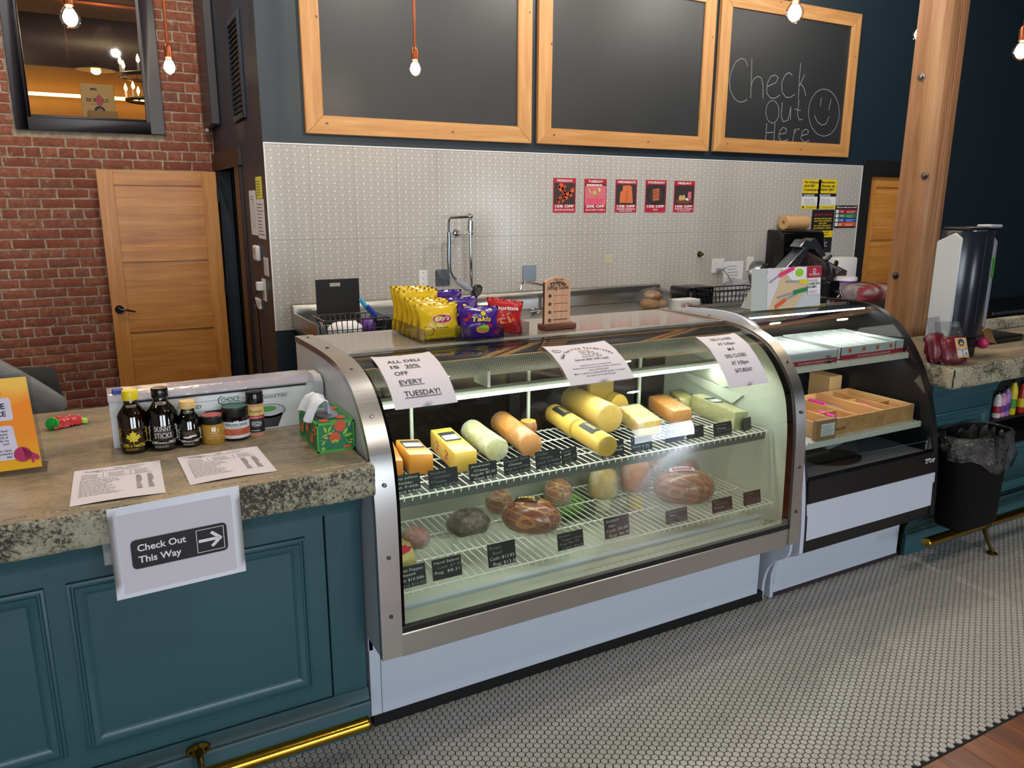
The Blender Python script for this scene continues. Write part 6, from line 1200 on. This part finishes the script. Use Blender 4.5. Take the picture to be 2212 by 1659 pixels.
tag([('Muenster', 0), ('cheese', 1), ('cash 5.16lb', 0), ('reg 5.37lb', 0)], 'chalk tag reading Muenster cheese', 1542, 917, 1583.6, 953.6, YU, U); tag([('Horseradish', 0), ('Jack', 0), ('Regular 7.59', 0), ('Cash 7.30', 0)], 'last small chalk tag at the end of the upper shelf', 1606, 907.5, 1634, 941, YU, U, .3)
tag([('Ghost Pepper', 1), ('Cheese', 1), ('Cash: $10.50lb', 1), ('Card: $10.92lb', 0)], 'chalk tag reading Ghost Pepper Cheese', 852.7, 1233, 921, 1276, YL, L_); tag([('Hard Salami', 1), ('Cash $7.99', 0), ('Reg  $8.31', 1)], 'chalk tag reading Hard Salami', 936, 1213.7, 998.5, 1255, YL, L_)
tag([('Roast', 0), ('Beef', 0), ('Cash: $12.83', 1), ('Reg: $13.30', 1)], 'chalk tag reading Roast Beef', 1056, 1180.5, 1116, 1227.6, YL, L_); tag([('Brown', 0), ('Sugar Ham', 0), ('Reg $6.95', 0), ('Cash $6.68', 0)], 'faint chalk tag reading Brown Sugar Ham', 1206, 1157, 1262, 1197, YL, L_)
tag([('Smoked', 1), ('Ham', 1), ('Cash: $6.68', 1), ('Reg: $6.95', 1)], 'bright chalk tag reading Smoked Ham', 1307.6, 1123.6, 1362, 1165, YL, L_); tag([('Smoked Honey', 0), ('Ham', 1), ('Cash: $6.74', 0), ('Reg: $7.01', 0)], 'chalk tag reading Smoked Honey Ham', 1439, 1107, 1487, 1143, YL, L_)
tag([('Oven', 0), ('Roasted', 0), ('Turkey', 1), ('cash 5.80', 0)], 'chalk tag reading Oven Roasted Turkey', 1538.8, 1083, 1584, 1120.8, YL, L_); tag([('Pickle', 0), ('Loaf', 0), ('Cash $7.36', 0), ('Reg $7.68', 0)], 'chalk tag reading Pickle Loaf', 1606.7, 1066.7, 1645.8, 1102.8, YL, L_)
# ------------------------------------------------------------------ trays and knives in the second case
def divider_box(label, x0, x1, y0, y1, n, stickers=0):
    z = SU; h = .062; t = thing('divider_tray', label, 'tray', ((x0+x1)/2, (y0+y1)/2, z), 0, 'white paper divider trays'); q = .003
    part(t, 'tray', B().box(x0, x1, y0, y1, z, z+.004).box(x0, x0+q, y0, y1, z, z+h).box(x1-q, x1, y0, y1, z, z+h).box(x0, x1, y1-q, y1, z, z+h+.006), 'carton_white'); part(t, 'front', B().box(x0, x1, y0, y0+q, z+.022, z+h), 'carton_grey'); part(t, 'red_band', B().box(x0, x1, y0-.0006, y0+q, z+.001, z+.022), 'red_print')
    for k in range(1, n+1):
        x = x0+(x1-x0)*k/(n+.3); part(t, 'divider', B().prism([(x, y0+q, z+.02), (x, y1-q, z+.012), (x, y1-q, z+h+.006), (x, y0+q, z+h-.006)], (.002, 0, 0)).prism([(x, y0+q, z+h-.006), (x, y1-q, z+h+.006), (x-(x1-x0)/n*.8, y1-q, z+.012), (x-(x1-x0)/n*.8, y0+q, z+.02)], (.0015, 0, 0)), 'carton_white')
    s = Sheet(t, flat((x0, y0-.001, z), (1, 0, 0), (0, 0, 1), FRONT), .0005)
    for k in range(stickers): u = (x1-x0)*(.16+.25*k); s.rect(u-.009, .033, u+.009, .051, 'orange_print', 1, 'sticker')
    if x1-x0 > .25: s.text('FROM THE MAKERS OF THE ORIGINAL SWISS ARMY KNIFE', (x1-x0)*.6, .007, .008, 'white_print', 'C', .0, width=(x1-x0)*.6)
    s.done()
divider_box('white divider tray at the steel band end of the glass shelf', 2.645, 3.015, 2.362, 2.70, 4); divider_box('long white divider tray with orange price stickers', 3.045, 3.44, 2.368, 2.72, 5, 4); divider_box('white divider tray cut off by the black frame', 3.446, 3.51, 2.372, 2.72, 1)
q = onz(1793, 785, SU); t = thing('clip', 'small clear plastic clip standing between the divider trays', 'clip', (q.x, 2.352, SU)); part(t, 'clip', B().box(q.x-.012, q.x+.012, 2.347, 2.360, SU, SU+.035).box(q.x-.02, q.x+.05, 2.347, 2.36, SU, SU+.006), 'acrylic', bev=.002)
def crate(label, x0, x1, y0, y1, cols, logo=False):
    z = SL; h = .078; t = thing('knife_crate', label, 'crate', ((x0+x1)/2, (y0+y1)/2, z), 0, 'wooden knife crates'); q = .007
    part(t, 'floor_board', B().box(x0, x1, y0, y1, z, z+.006), 'crate_wood')
    for a in ((x0, x0+q, y0, y1), (x1-q, x1, y0, y1), (x0+q, x1-q, y1-q, y1)): part(t, 'wall_board', B().box(*a, z+.006, z+h), 'crate_wood', bev=.001)
    xm = x0+(x1-x0)*.60
    for a, b_ in ((x0+q, xm-.001), (xm+.001, x1-q)): part(t, 'front_board', B().box(a, b_, y0, y0+q, z+.006, z+h), 'crate_wood', bev=.001)
    for k in range(1, cols): x = x0+(x1-x0)*k/cols; part(t, 'divider', B().box(x-.003, x+.003, y0+q, y1-q, z+.006, z+h-.006), 'crate_wood')
    for k, f in enumerate((.35, .62)): part(t, 'cross_divider', B().box(x0+(x1-x0)*(1-k)/cols+.003, x0+(x1-x0)*(2-k)/cols-.003, y0+(y1-y0)*f, y0+(y1-y0)*f+.005, z+.006, z+h-.012), 'crate_wood')
    if logo: s = Sheet(t, flat((x0, y0-.0006, z), (1, 0, 0), (0, 0, 1), FRONT), .0005); s.text('KITCHEN ELITE', .15, .022, .012, 'brass_dark', 'C', .01, width=.11); s.disc(.075, .027, .008, 'ink'); s.done()
    return t
crate('wooden knife crate behind the cardboard carton', 2.80, 3.262, 2.27, 2.66, 3, True); crate('wooden knife crate beside the black frame', 3.272, 3.51, 2.275, 2.66, 2)
def knife(label, p0, p1, z, hand=.55, white=True):
    """pixels of the handle end and the tip on the plane z"""
    a, b_ = onz(*p0, z), onz(*p1, z); d = (b_-a); L = d.length; d.normalize(); n = Vector((-d.y, d.x, 0)); t = thing('knife', label, 'knife', a+d*L/2, 0, 'pink handled knives'); L0 = L*hand
    part(t, 'handle', B().tube([a, a+d*L0*.3, a+d*L0*.7, a+d*L0], [.009, .011, .009, .010], 8), 'pink_handle')
    part(t, 'blade', B().prism([a+d*L0-n*.009, a+d*L0+n*.010, a+d*(L*.85)+n*.010, a+d*L], (0, 0, .0016)), 'blade' if white else 'pink_handle')
Zk = SL+.05
knife('pink handled knife with a broad pale blade in the first crate', (1747, 863), (1820, 885), Zk, .5); knife('pink handled knife in the middle of the first crate', (1831, 871), (1889, 880), Zk, .72); knife('pink knife sheathed along the crate divider', (1871, 886), (1915, 900), Zk, .6, False)
knife('pink handled knife half under the cardboard carton edge', (1770, 890), (1841, 914), Zk, .5); knife('pink handled knife in the crate next to the black frame', (1923, 861), (1968, 878), Zk, .6, False); knife('pink handled knife at the back of the second crate', (1938, 836), (1982, 846), Zk, .7)
a, b_ = 2.775, 2.905; t = thing('label_carton', 'small cardboard carton with a printed label in front of the crates', 'carton', (2.84, 2.255, SL)); part(t, 'carton', B().prism([(a, 2.24, SL), (b_, 2.24, SL), (b_, 2.265, SL), (a, 2.265, SL)], (0, 0, .095)), 'cardboard', bev=.002)
s = Sheet(t, flat((a, 2.2394, SL), (1, 0, 0), (0, 0, 1), FRONT), .0005); s.rect(.025, .02, .115, .078, 'paper_white', 1, 'label').lines(.03, .11, .025, .074, 5, 'ink_grey', .25, 4); s.done()
single('kraft_carton', 'plain kraft carton at the back of the crates beside the black frame', 'carton', B().box(3.41, 3.505, 2.70, 2.84, SL, SL+.14), 'kraft', bev=.003)
single('felt_roll', 'dark cloth roll lying on the pan under the crates', 'roll', B().tube([(3.12, 2.45, .645), (3.49, 2.47, .645)], .042, 14), 'felt_dark'); t = thing('steel_tool', 'grey steel tool on the pan below the crate shelf', 'tool', (2.95, 2.40, .60)); part(t, 'blade', B().box(2.84, 3.05, 2.38, 2.44, .601, .625), 'steel_plate', bev=.004); part(t, 'grip', B().tube([(3.05, 2.41, .62), (3.18, 2.42, .635)], .014, 8), 'grey_plastic')
single('oval_mat', 'black oval mat on the pan of the glass case', 'mat', B().lathe([(.14, .601), (.14, .606), (0, .607)], (3.02, 2.33, 0), 28, None, 1.1, .75), 'black_matte')
# knife display card on top of the second case
def display_card():
    x0, x1, y, z0, z1 = 2.735, 3.205, 2.645, 1.285, 1.47; z0 = 1.284; t = thing('display_card', 'upright printed card with coloured knives on top of the black framed case', 'display card', ((x0+x1)/2, y, z0))
    fn = lambda u, v, l=0: Vector((x0+u+.03*v, y+.10*v-l, z0+v)); w, h = x1-x0, z1-z0+.01; card(t, fn, w, h, 'carton_white', .004, 'board'); part(t, 'easel', B().prism([(x0+.05, y+.02, z0), (x0+.05, y+.12, z0), (x0+.05, y+.03, z0+h*.8)], (.36, 0, 0)), 'carton_white')
    s = Sheet(t, fn, .0007); s.rect(.10, 0, w*.80, h, 'card_cream', 1, 'photo'); s.poly([(.10, h), (.19, h), (.17, h*.55), (.12, h*.1), (.10, 0)], 'paper', 2, 'photo').poly([(w*.40, h), (w*.8, h), (w*.8, h*.55), (w*.6, h*.62)], 'paper_white', 2, 'photo').poly([(w*.62, 0), (w, 0), (w, h*.3), (w*.74, h*.35)], 'carton_grey', 2, 'photo')
    s.disc(w*.67, h*.86, .045, 'white_print', 3, 'photo', ry=.03).disc(w*.67, h*.86, .03, 'lime_print', 4, 'photo', ry=.02); s.disc(w*.30, h*.80, .05, 'paper', 3, 'photo', ry=.03)
    for p0, pm, p1, c in (((.58, .98), (.38, .82), (.24, .66), 'pink_print'), ((.86, .62), (.68, .64), (.48, .66), 'yellow_print'), ((.84, .46), (.60, .38), (.36, .28), 'green_print'), ((.34, .06), (.46, .20), (.64, .34), 'orange_print')):
        s.line([(p0[0]*w, p0[1]*h), (pm[0]*w, pm[1]*h)], .020, c, 5, 'photo').line([(pm[0]*w, pm[1]*h), (p1[0]*w, p1[1]*h)], .010, 'blade', 4, 'photo')
    s.rect(w*.78, h*.72, w, h, 'red_print', 6, 'logo_panel'); s.disc(w*.89, h*.89, .011, 'white_print', 7, 'logo_panel').disc(w*.89, h*.89, .007, 'red_print', 8, 'logo_panel'); s.text('VICTORINOX', w*.89, h*.775, .010, 'white_print', 'C', .01, layer=8, width=w*.16); s.rect(w*.80, h*.30, w*.99, h*.71, 'paper_white', 6, 'logo_panel')
    s.text('SWISS CLASSIC', w*.805, h*.63, .008, 'ink_red', 'L', 0, layer=8, width=w*.14).text('A KNIFE WITH', w*.805, h*.54, .012, 'ink', 'L', .02, layer=8, width=w*.17).text('NO LIMITS', w*.805, h*.46, .012, 'ink', 'L', .02, layer=8, width=w*.12); s.lines(w*.81, w*.95, h*.33, h*.42, 3, 'ink_red', .3, 6, 8); s.done()
display_card()
# ------------------------------------------------------------------ behind the cases
t = thing('prep_table', 'steel prep table behind the black framed case carrying the slicer', 'table', (5.5, 4.75, 0)); part(t, 'top', B().box(4.26, 6.55, 4.35, 5.1, .93, .955), 'steel_sink', bev=.003); part(t, 'skirt', B().box(4.28, 6.5, 4.4, 5.08, .1, .93), 'steel_sink')
PT = .955; SKZ = .985
def at(px, py, Y): return ony(px, py, Y)
# cutting board, basket, knives on the sink counter
a, b_ = at(682, 605, 4.72), at(775, 603, 4.72); t = thing('cutting_board', 'black cutting board with a grip slot standing behind the wire basket', 'cutting board', ((a.x+b_.x)/2, 4.74, SKZ)); x0, x1, zt = a.x, b_.x, a.z
bb = B(); sx0, sx1, sz0, sz1 = x0+.085, x0+.155, zt-.045, zt-.022
bb.box(x0, x1, 4.72, 4.735, SKZ, sz0).box(x0, x1, 4.72, 4.735, sz1, zt).box(x0, sx0, 4.72, 4.735, sz0, sz1).box(sx1, x1, 4.72, 4.735, sz0, sz1); part(t, 'board', bb, 'black_matte')
def basket(label, x0, x1, y0, y1, z0, z1, m, nx, ny, nz, r=.003, taper=.03):
    t = thing('wire_basket', label, 'basket', ((x0+x1)/2, (y0+y1)/2, z0)); P_ = lambda u, v, k: Vector((x0+taper*(1-k)+(x1-x0-2*taper*(1-k))*u, y0+taper*(1-k)+(y1-y0-2*taper*(1-k))*v, z0+(z1-z0)*k))
    loop = lambda k: [P_(0, 0, k), P_(1, 0, k), P_(1, 1, k), P_(0, 1, k)]
    part(t, 'rim', B().tube(loop(1), r*1.6, 8, True), m); bb = B()
    for k in range(nz): bb.tube(loop(k/nz), r, 6, True)
    for i in range(nx+1):
        for v in (0, 1): bb.tube([P_(i/nx, v, 1), P_(i/nx, v, 0)], r, 5)
    for i in range(nx+1): bb.tube([P_(i/nx, 0, 0), P_(i/nx, 1, 0)], r, 5)
    for j in range(1, ny):
        for u in (0, 1): bb.tube([P_(u, j/ny, 1), P_(u, j/ny, 0)], r, 5)
    part(t, 'wires', bb, m); return t
a, b_ = at(692, 690, 4.5), at(830, 683, 4.5); basket('chrome wire basket with cloths behind the deli case', a.x, b_.x, 4.40, 4.66, SKZ, a.z, 'chrome', 12, 6, 2)
single('folded_cloth', 'pale folded cloth with a navy patch inside the chrome basket', 'cloth', B().ball((a.x+.15, 4.50, 1.03), .11, .07, .055, 18, 10, fn=lambda d: 1+.2*mnoise.noise(d*3)), 'paper_white', ang=180); single('patterned_cloth', 'navy patterned cloth in the chrome basket', 'cloth', B().ball((a.x+.285, 4.49, 1.04), .045, .05, .062, 14, 10, fn=lambda d: 1+.2*mnoise.noise(d*3+Vector((4, 0, 0)))), 'purple_print', ang=180)
single('black_tub', 'black plastic tub behind the chrome basket and yellow bags', 'tub', B().box(a.x+.35, a.x+.50, 4.5, 4.68, SKZ, 1.085), 'black_plastic', bev=.01)
def tool(label, p0, p1, m, r, Y, blade=None):
    a, b_ = at(*p0, Y), at(*p1, Y); t = thing('knife', label, 'knife', (a+b_)/2); part(t, 'handle', B().tube([a, a+(b_-a)*.35, b_], [r*.8, r, r*.9], 10), m)
    d = (b_-a).normalized(); part(t, 'blade', B().tube([b_, b_+d*.09], [.012, .010], 6), blade or 'blade')
tool('cyan handled brush leaning beside the cutting board', (778, 646), (796, 670), 'cyan_plastic', .014, 4.62); tool('dark blue handled knife leaning in the chrome basket', (792, 661), (812, 684), 'blue_plastic', .019, 4.58)
# buns, glove box, black basket
c = at(1420, 660, 4.60); t = thing('bread_bag', 'clear bag of round buns on the sink counter', 'bread', (c.x, 4.65, SKZ))
for dx, dz, r in ((-.02, .045, .085), (.05, .04, .075), (.0, .11, .07)): part(t, 'bun', B().ball((c.x+dx, 4.66, SKZ+dz), r, r*.9, r*.55, 18, 10), 'bun_crust', ang=180)
part(t, 'bag', B().ball((c.x+.01, 4.66, SKZ+.085), .15, .12, .085, 24, 14, fn=lambda d: 1+.14*mnoise.noise(d*4)), 'bag_clear', ang=180)
a, b_ = at(1466, 655, 4.5), at(1512, 668, 4.5); t = thing('glove_box', 'low white glove carton by the buns', 'carton', ((a.x+b_.x)/2, 4.56, SKZ)); part(t, 'carton', B().box(a.x, b_.x, 4.5, 4.62, SKZ, 1.065), 'box_white', bev=.002); s = Sheet(t, flat((a.x, 4.499, SKZ), (1, 0, 0), (0, 0, 1), FRONT), .001); s.text('ULTRA', .03, .028, .03, 'magenta_print', 'L', .02, width=.11).text('GLOVE', .15, .028, .03, 'ink_grey', 'L', 0, width=.08); s.done()
a, b_ = at(1530, 627, 4.5), at(1638, 621, 4.5); basket('black wire basket between the outlet cord and the knife card', a.x, b_.x, 4.42, 4.66, PT, a.z, 'black_plastic', 12, 6, 4, .003, .03)
c = at(1520, 640, 4.62); single('black_bin', 'glossy black bin beside the black wire basket', 'bin', B().box(c.x-.12, c.x+.16, 4.67, 4.9, PT, a.z+.005), 'black_gloss', bev=.02, seg=2)
# slicer
def slicer():
    Y = 4.72; t = thing('meat_slicer', 'steel meat slicer with a ribbed slanted tray behind the knife card', 'slicer', (5.5, 4.75, PT)); p = lambda x, y, Y_=Y: at(x, y, Y_)
    part(t, 'base', B().prism([p(1600, 660), p(1840, 660), p(1838, 640), p(1640, 608), p(1628, 610)], (0, .3, 0)), 'grey_plastic', bev=.01)
    part(t, 'tray', B().prism([p(1696, 581), p(1742, 531), p(1750, 534), p(1712, 584)], (0, .12, 0)), 'steel_plate', bev=.004); tr = part(t, 'carriage', B().prism([p(1712, 584), p(1745, 543), p(1830, 585), p(1826, 604), p(1770, 612)], (0, .05, 0)), 'photo_dark')
    rb = B()
    for k in range(13): f = k/12; a_ = p(1744, 545)*(1-f)+p(1720, 578)*f; b_ = p(1818, 583)*(1-f)+p(1780, 606)*f; rb.tube([a_+Vector((0, -.004, 0)), b_+Vector((0, -.004, 0))], .0035, 5)
    part(tr, 'rib', rb, 'chrome')
    part(t, 'meat_grip', B().prism([p(1728, 534), p(1740, 517), p(1752, 520), p(1762, 514), p(1775, 532), p(1786, 552), p(1774, 556), p(1762, 538), p(1742, 536)], (0, .12, 0)), 'steel_plate', bev=.006)
    for q0, q1 in (((1785, 563), (1795, 552)), ((1803, 598), (1801, 580))): part(t, 'handle', B().tube([p(*q0, 4.68), p(*q1, 4.68)], .014, 10), 'black_plastic')
    part(t, 'lever', B().tube([p(1803, 600, 4.68), p(1800, 606, 4.68), p(1812, 604, 4.68)], .010, 8), 'chrome'); k = p(1634, 586); part(t, 'motor', B().lathe([(.0, .10), (.085, .09), (.115, .05), (.118, 0)], (k.x, Y, k.z-.03), 24, (.2, -1, .2)), 'steel_plate'); part(t, 'knob_ring', B().tube([(k.x+.02+.06*math.cos(a_*.45), Y-.09, k.z-.02+.075*math.sin(a_*.45)) for a_ in range(0, 14)], .012, 8, True), 'chrome')
    part(t, 'side_plate', B().prism([p(1792, 600), p(1802, 598), p(1812, 566), p(1808, 562)], (0, .02, 0)), 'brass_dark'); s = Sheet(t, flat(p(1600, 640), (1, 0, 0), (.0, 0, 1), FRONT), .001); s.done()
    part(t, 'stripe', B().prism([p(1608, 634, Y-.004), p(1616, 634, Y-.004), p(1642, 612, Y-.004), p(1634, 611, Y-.004)], (0, -.002, 0)).prism([p(1622, 634, Y-.004), p(1626, 634, Y-.004), p(1650, 613, Y-.004), p(1646, 612, Y-.004)], (0, -.002, 0)), 'white_print')
slicer()
a, b_ = at(1801, 557, 4.95), at(1846, 600, 4.95); single('white_bin', 'white plastic bin behind the slicer tray', 'bin', B().box(a.x, b_.x, 4.93, 5.1, PT, a.z), 'white_plastic', bev=.02, seg=2)
a, b_ = at(1823, 600, 4.6), at(1852, 625, 4.6); t = thing('wipe_tub', 'white and purple wipes tub beside the pink bag', 'tub', ((a.x+b_.x)/2, 4.66, PT)); r = (b_.x-a.x)/2; c = ((a.x+b_.x)/2, 4.66, PT); part(t, 'tub', B().lathe([(r*.9, 0), (r, .01), (r, a.z-PT-.03)], c, 18), 'purple_print'); part(t, 'lid', B().lathe([(r*1.02, a.z-PT-.03), (r*1.02, a.z-PT), (0, a.z-PT+.005)], c, 18), 'white_plastic')
a = at(1788, 650, 4.5); t = thing('tap_machine', 'small black and chrome drink dispenser beside the slicer', 'machine', (a.x, 4.5, PT)); part(t, 'body', B().box(a.x-.05, a.x+.09, 4.46, 4.62, PT, a.z+.17), 'black_gloss', bev=.012); part(t, 'spout', B().tube([(a.x+.05, 4.46, a.z+.08), (a.x+.05, 4.42, a.z+.09), (a.x+.06, 4.41, a.z+.05)], .012, 8), 'chrome'); part(t, 'dial', B().ball((a.x+.10, 4.47, a.z+.01), .05, .03, .045, 14, 8), 'chrome')
a, b_ = at(1828, 618, 4.45), at(1930, 655, 4.45); t = thing('pink_bag', 'puffy pink and red plastic bag in front of the closed oak door', 'bag', ((a.x+b_.x)/2, 4.5, PT)); cx, cz, rx, rz = (a.x+b_.x)/2, (a.z+PT)/2, (b_.x-a.x)/2, (a.z+.02-PT)/2
part(t, 'content', B().ball((cx+.12, 4.54, cz-.01), rx*.45, .10, rz*.8, 18, 12), 'red_print', ang=180); part(t, 'bag', B().ball((cx, 4.52, cz), rx, .15, rz, 28, 16, fn=lambda d: (1/max(abs(d.x), abs(d.z), .65)**.6)*(1+.06*mnoise.noise(d*5))), 'pink_film', ang=180); part(t, 'tag', B().box(cx-.28, cx-.02, 4.36, 4.365, PT+.02, PT+.13), 'red_bag')
# ------------------------------------------------------------------ on the slab by the timber post
t = thing('towel_tower', 'tall dark countertop towel dispenser with pale side panels', 'dispenser', (3.92, 2.38, CT)); x0, x1, y0, y1 = 3.775, 4.065, 2.29, 2.43
part(t, 'base', B().prism([(x0+.03, y1+.03, CT), (x0+.03, y0+.03, CT), (x0+.09, y0, CT), (x1-.09, y0, CT), (x1-.02, y0+.04, CT), (x1-.02, y1+.03, CT)], (0, 0, .11)), 'device_black', bev=.012, seg=2)
part(t, 'cover', B().prism([(x0+.008, y1, CT+.11), (x0+.008, y0+.03, CT+.11), (x0+.06, y0-.006, CT+.11), (x0+.135, y0-.016, CT+.11), (x0+.21, y0-.008, CT+.11), (x1-.02, y0+.012, CT+.11), (x1-.004, y1, CT+.11)], (0, 0, .535)), 'smoke_dispenser', bev=.008, seg=2)
part(t, 'side_panel', B().prism([(x0, y1+.01, 1.10), (x0, y0+.022, 1.13), (x0, y0+.022, 1.62), (x0, y0+.06, 1.645), (x0, y1+.01, 1.60)], (.012, 0, 0)), 'carton_grey', bev=.004); part(t, 'side_panel', B().prism([(x1-.055, y0-.003, 1.17), (x1-.004, y0+.012, 1.15), (x1-.002, y0+.012, 1.60), (x1-.055, y0-.003, 1.62)], (.003, .012, 0)), 'grey_plastic', bev=.002); part(t, 'green_window', B().prism([(x1-.048, y0-.006, 1.42), (x1-.012, y0+.005, 1.42), (x1-.012, y0+.005, 1.52), (x1-.048, y0-.006, 1.52)], (0, .01, 0)), 'candy_green')
part(t, 'seam', B().tube([(x0+.135, y0-.017, CT+.13), (x0+.135, y0-.017, 1.64)], .0025, 6), 'black_plastic'); part(t, 'top_cap', B().box(x0+.02, x1-.02, y0+.01, y1, 1.655, 1.672), 'black_plastic', bev=.006, seg=2); part(t, 'top_flap', B().box(x1-.11, x1-.005, y0-.006, y0+.07, 1.668, 1.684), 'grey_plastic', bev=.006); part(t, 'paper_tail', B().grid(10, 2, lambda a, c: Vector((x1-.04+.16*a, y0+.0+.05*c, CT+.13-.05*a+.03*math.sin(a*5)))), 'kraft', ang=180); part(t, 'red_tongue', B().ball((x1-.035, y0-.005, CT+.07), .028, .03, .03, 12, 8), 'magenta_print')
def jerky(label, c, w, h, lean, yaw, seed, labelled):
    t = thing('jerky_bag', label, 'snack bag', c, yaw); Mx = Matrix.Translation(c) @ Matrix.Rotation(yaw, 4, 'Z') @ Matrix.Rotation(-lean, 4, 'X')
    bb = B().ball((0, 0, h*.33), w*.46, .028, h*.33, 20, 14, fn=lambda d: (1/max(abs(d.x), abs(d.z), .65)**.7)*(1+.12*mnoise.noise(d*3+Vector((seed, 0, 0))))); bb.v = [Mx @ v for v in bb.v]; part(t, 'jerky', bb, 'jerky', ang=180)
    f = B(); f.grid(16, 16, lambda a, b_: Mx @ Vector(((a-.5)*w*(1-.25*max(0, b_-.75)), -.036*math.sin(math.pi*a)*max(.12, math.sin(math.pi*min(1, b_*1.15+.05)))+.006*mnoise.noise(Vector((a*6, b_*6, seed))), b_*h))); part(t, 'bag', f, 'bag_clear', ang=180)
    if labelled:
        fn = lambda u, v, l=0: Mx @ Vector((-w*.05+u, -.038-l, h*.12+v)); card(t, fn, w*.42, h*.46, 'kraft', .001, 'card_label'); s = Sheet(t, fn, .001); s.disc(w*.21, h*.35, w*.11, 'ink').disc(w*.21, h*.335, w*.06, 'cap_cream', 2, ry=.008).disc(w*.21, h*.365, w*.07, 'blue_print', 2, ry=.008); s.rect(.004, h*.04, w*.40, h*.20, 'carton_white'); s.line([(0, h*.2), (w*.2, h*.17), (w*.42, h*.21)], .002, 'ink', 3).line([(w*.2, h*.17), (w*.21, 0)], .002, 'ink', 3); s.lines(w*.28, w*.38, h*.05, h*.12, 5, 'ink', .5, 2, 3); s.done()
jerky('clear bag of dark red jerky with a kraft label', (3.690, 2.215, CT+.002), .16, .215, .38, -.25, 2., True); jerky('clear bag of jerky leaning behind the labelled one', (3.640, 2.27, CT+.002), .13, .23, .22, .1, 6., False)
single('card_reader', 'black card reader lying on the slab past the towel dispenser', 'device', B().box(4.16, 4.75, 2.46, 2.70, CT+.001, CT+.035), 'device_black', bev=.01, seg=2)
b = B().box(4.86, 6.2, 2.76, 2.82, CT+.0005, CT+.062); single('stone_kerb', 'pale stone kerb raised along the far side of the slab', 'kerb', b, 'stone_edge', bev=.004)
t = thing('back_appliance', 'dark appliance with a steel trim strip against the dark wall', 'appliance', (8.9, 4.8, 0)); part(t, 'body', B().box(8.2, 10.5, 4.6, 5.1, 0, .60), 'black_matte', bev=.01); part(t, 'trim', B().box(8.2, 10.5, 4.585, 4.6, .66, .69), 'steel_rail'); part(t, 'hood', B().box(8.2, 10.5, 4.6, 5.1, .60, .72), 'device_black')
# trash can with a clear liner
def trash():
    cx, cy, z0, z1 = 3.83, 2.15, RZ+.024, .665; t = thing('trash_can', 'black trash can with a clear crumpled liner over its rim, on the brass rail', 'trash can', (cx, cy, z0))
    def rr(rx, ry, a): k = (abs(math.cos(a))**3.2+abs(math.sin(a))**3.2)**(-1/3.2); return rx*k*math.cos(a), ry*k*math.sin(a)
    def ringp(rx, ry, z, dy=0, n=40): return [Vector((cx+rr(rx, ry, 2*math.pi*i/n)[0], cy+dy+rr(rx, ry, 2*math.pi*i/n)[1], z)) for i in range(n)]
    def loft(rings, b=None):
        b = b or B(); n = len(rings[0]); return b.add([p for r in rings for p in r], [(i*n+j, i*n+(j+1) % n, (i+1)*n+(j+1) % n, (i+1)*n+j) for i in range(len(rings)-1) for j in range(n)])
    b = loft([ringp(.175, .085, z0, -.02), ringp(.182, .09, z0+.01, -.02), ringp(.215, .108, z1), ringp(.220, .112, z1+.006), ringp(.208, .102, z1+.004), ringp(.20, .097, z1-.05), ringp(.165, .075, z0+.03, -.02)]); o = len(b.v); b.f += [tuple(range(40))[::-1], tuple(range(o-40, o))]; part(t, 'bin', b, 'bin_black', ang=40)
    n = 80
    def lr(rx, ry, z, amp, seed, zamp=0): 
        out = []
        for i in range(n):
            a = 2*math.pi*i/n; x, y = rr(rx, ry, a); k = 1+amp*mnoise.noise(Vector((math.cos(a)*3.2, math.sin(a)*3.2, seed)))+amp*.5*math.sin(a*17+seed); out.append(Vector((cx+x*k, cy+y*k, z(a) if callable(z) else z+zamp*mnoise.noise(Vector((math.cos(a)*2, math.sin(a)*2, seed+5))))))
        return out
    hang = lambda a: z1-.13-.07*math.cos(a+.55)+.02*math.sin(5*a)
    mid = lambda f: (lambda a: z1*(1-f)+hang(a)*f)
    part(t, 'liner', loft([lr(.185, .088, z1-.12, .05, 1), lr(.20, .098, z1-.03, .04, 2), lr(.214, .106, z1+.012, .03, 3, .012), lr(.228, .118, z1+.006, .03, 4, .01), lr(.240, .126, mid(.3), .06, 5), lr(.250, .134, mid(.65), .08, 6), lr(.240, .128, hang, .08, 7)]), 'bag_clear', ang=180)
trash()
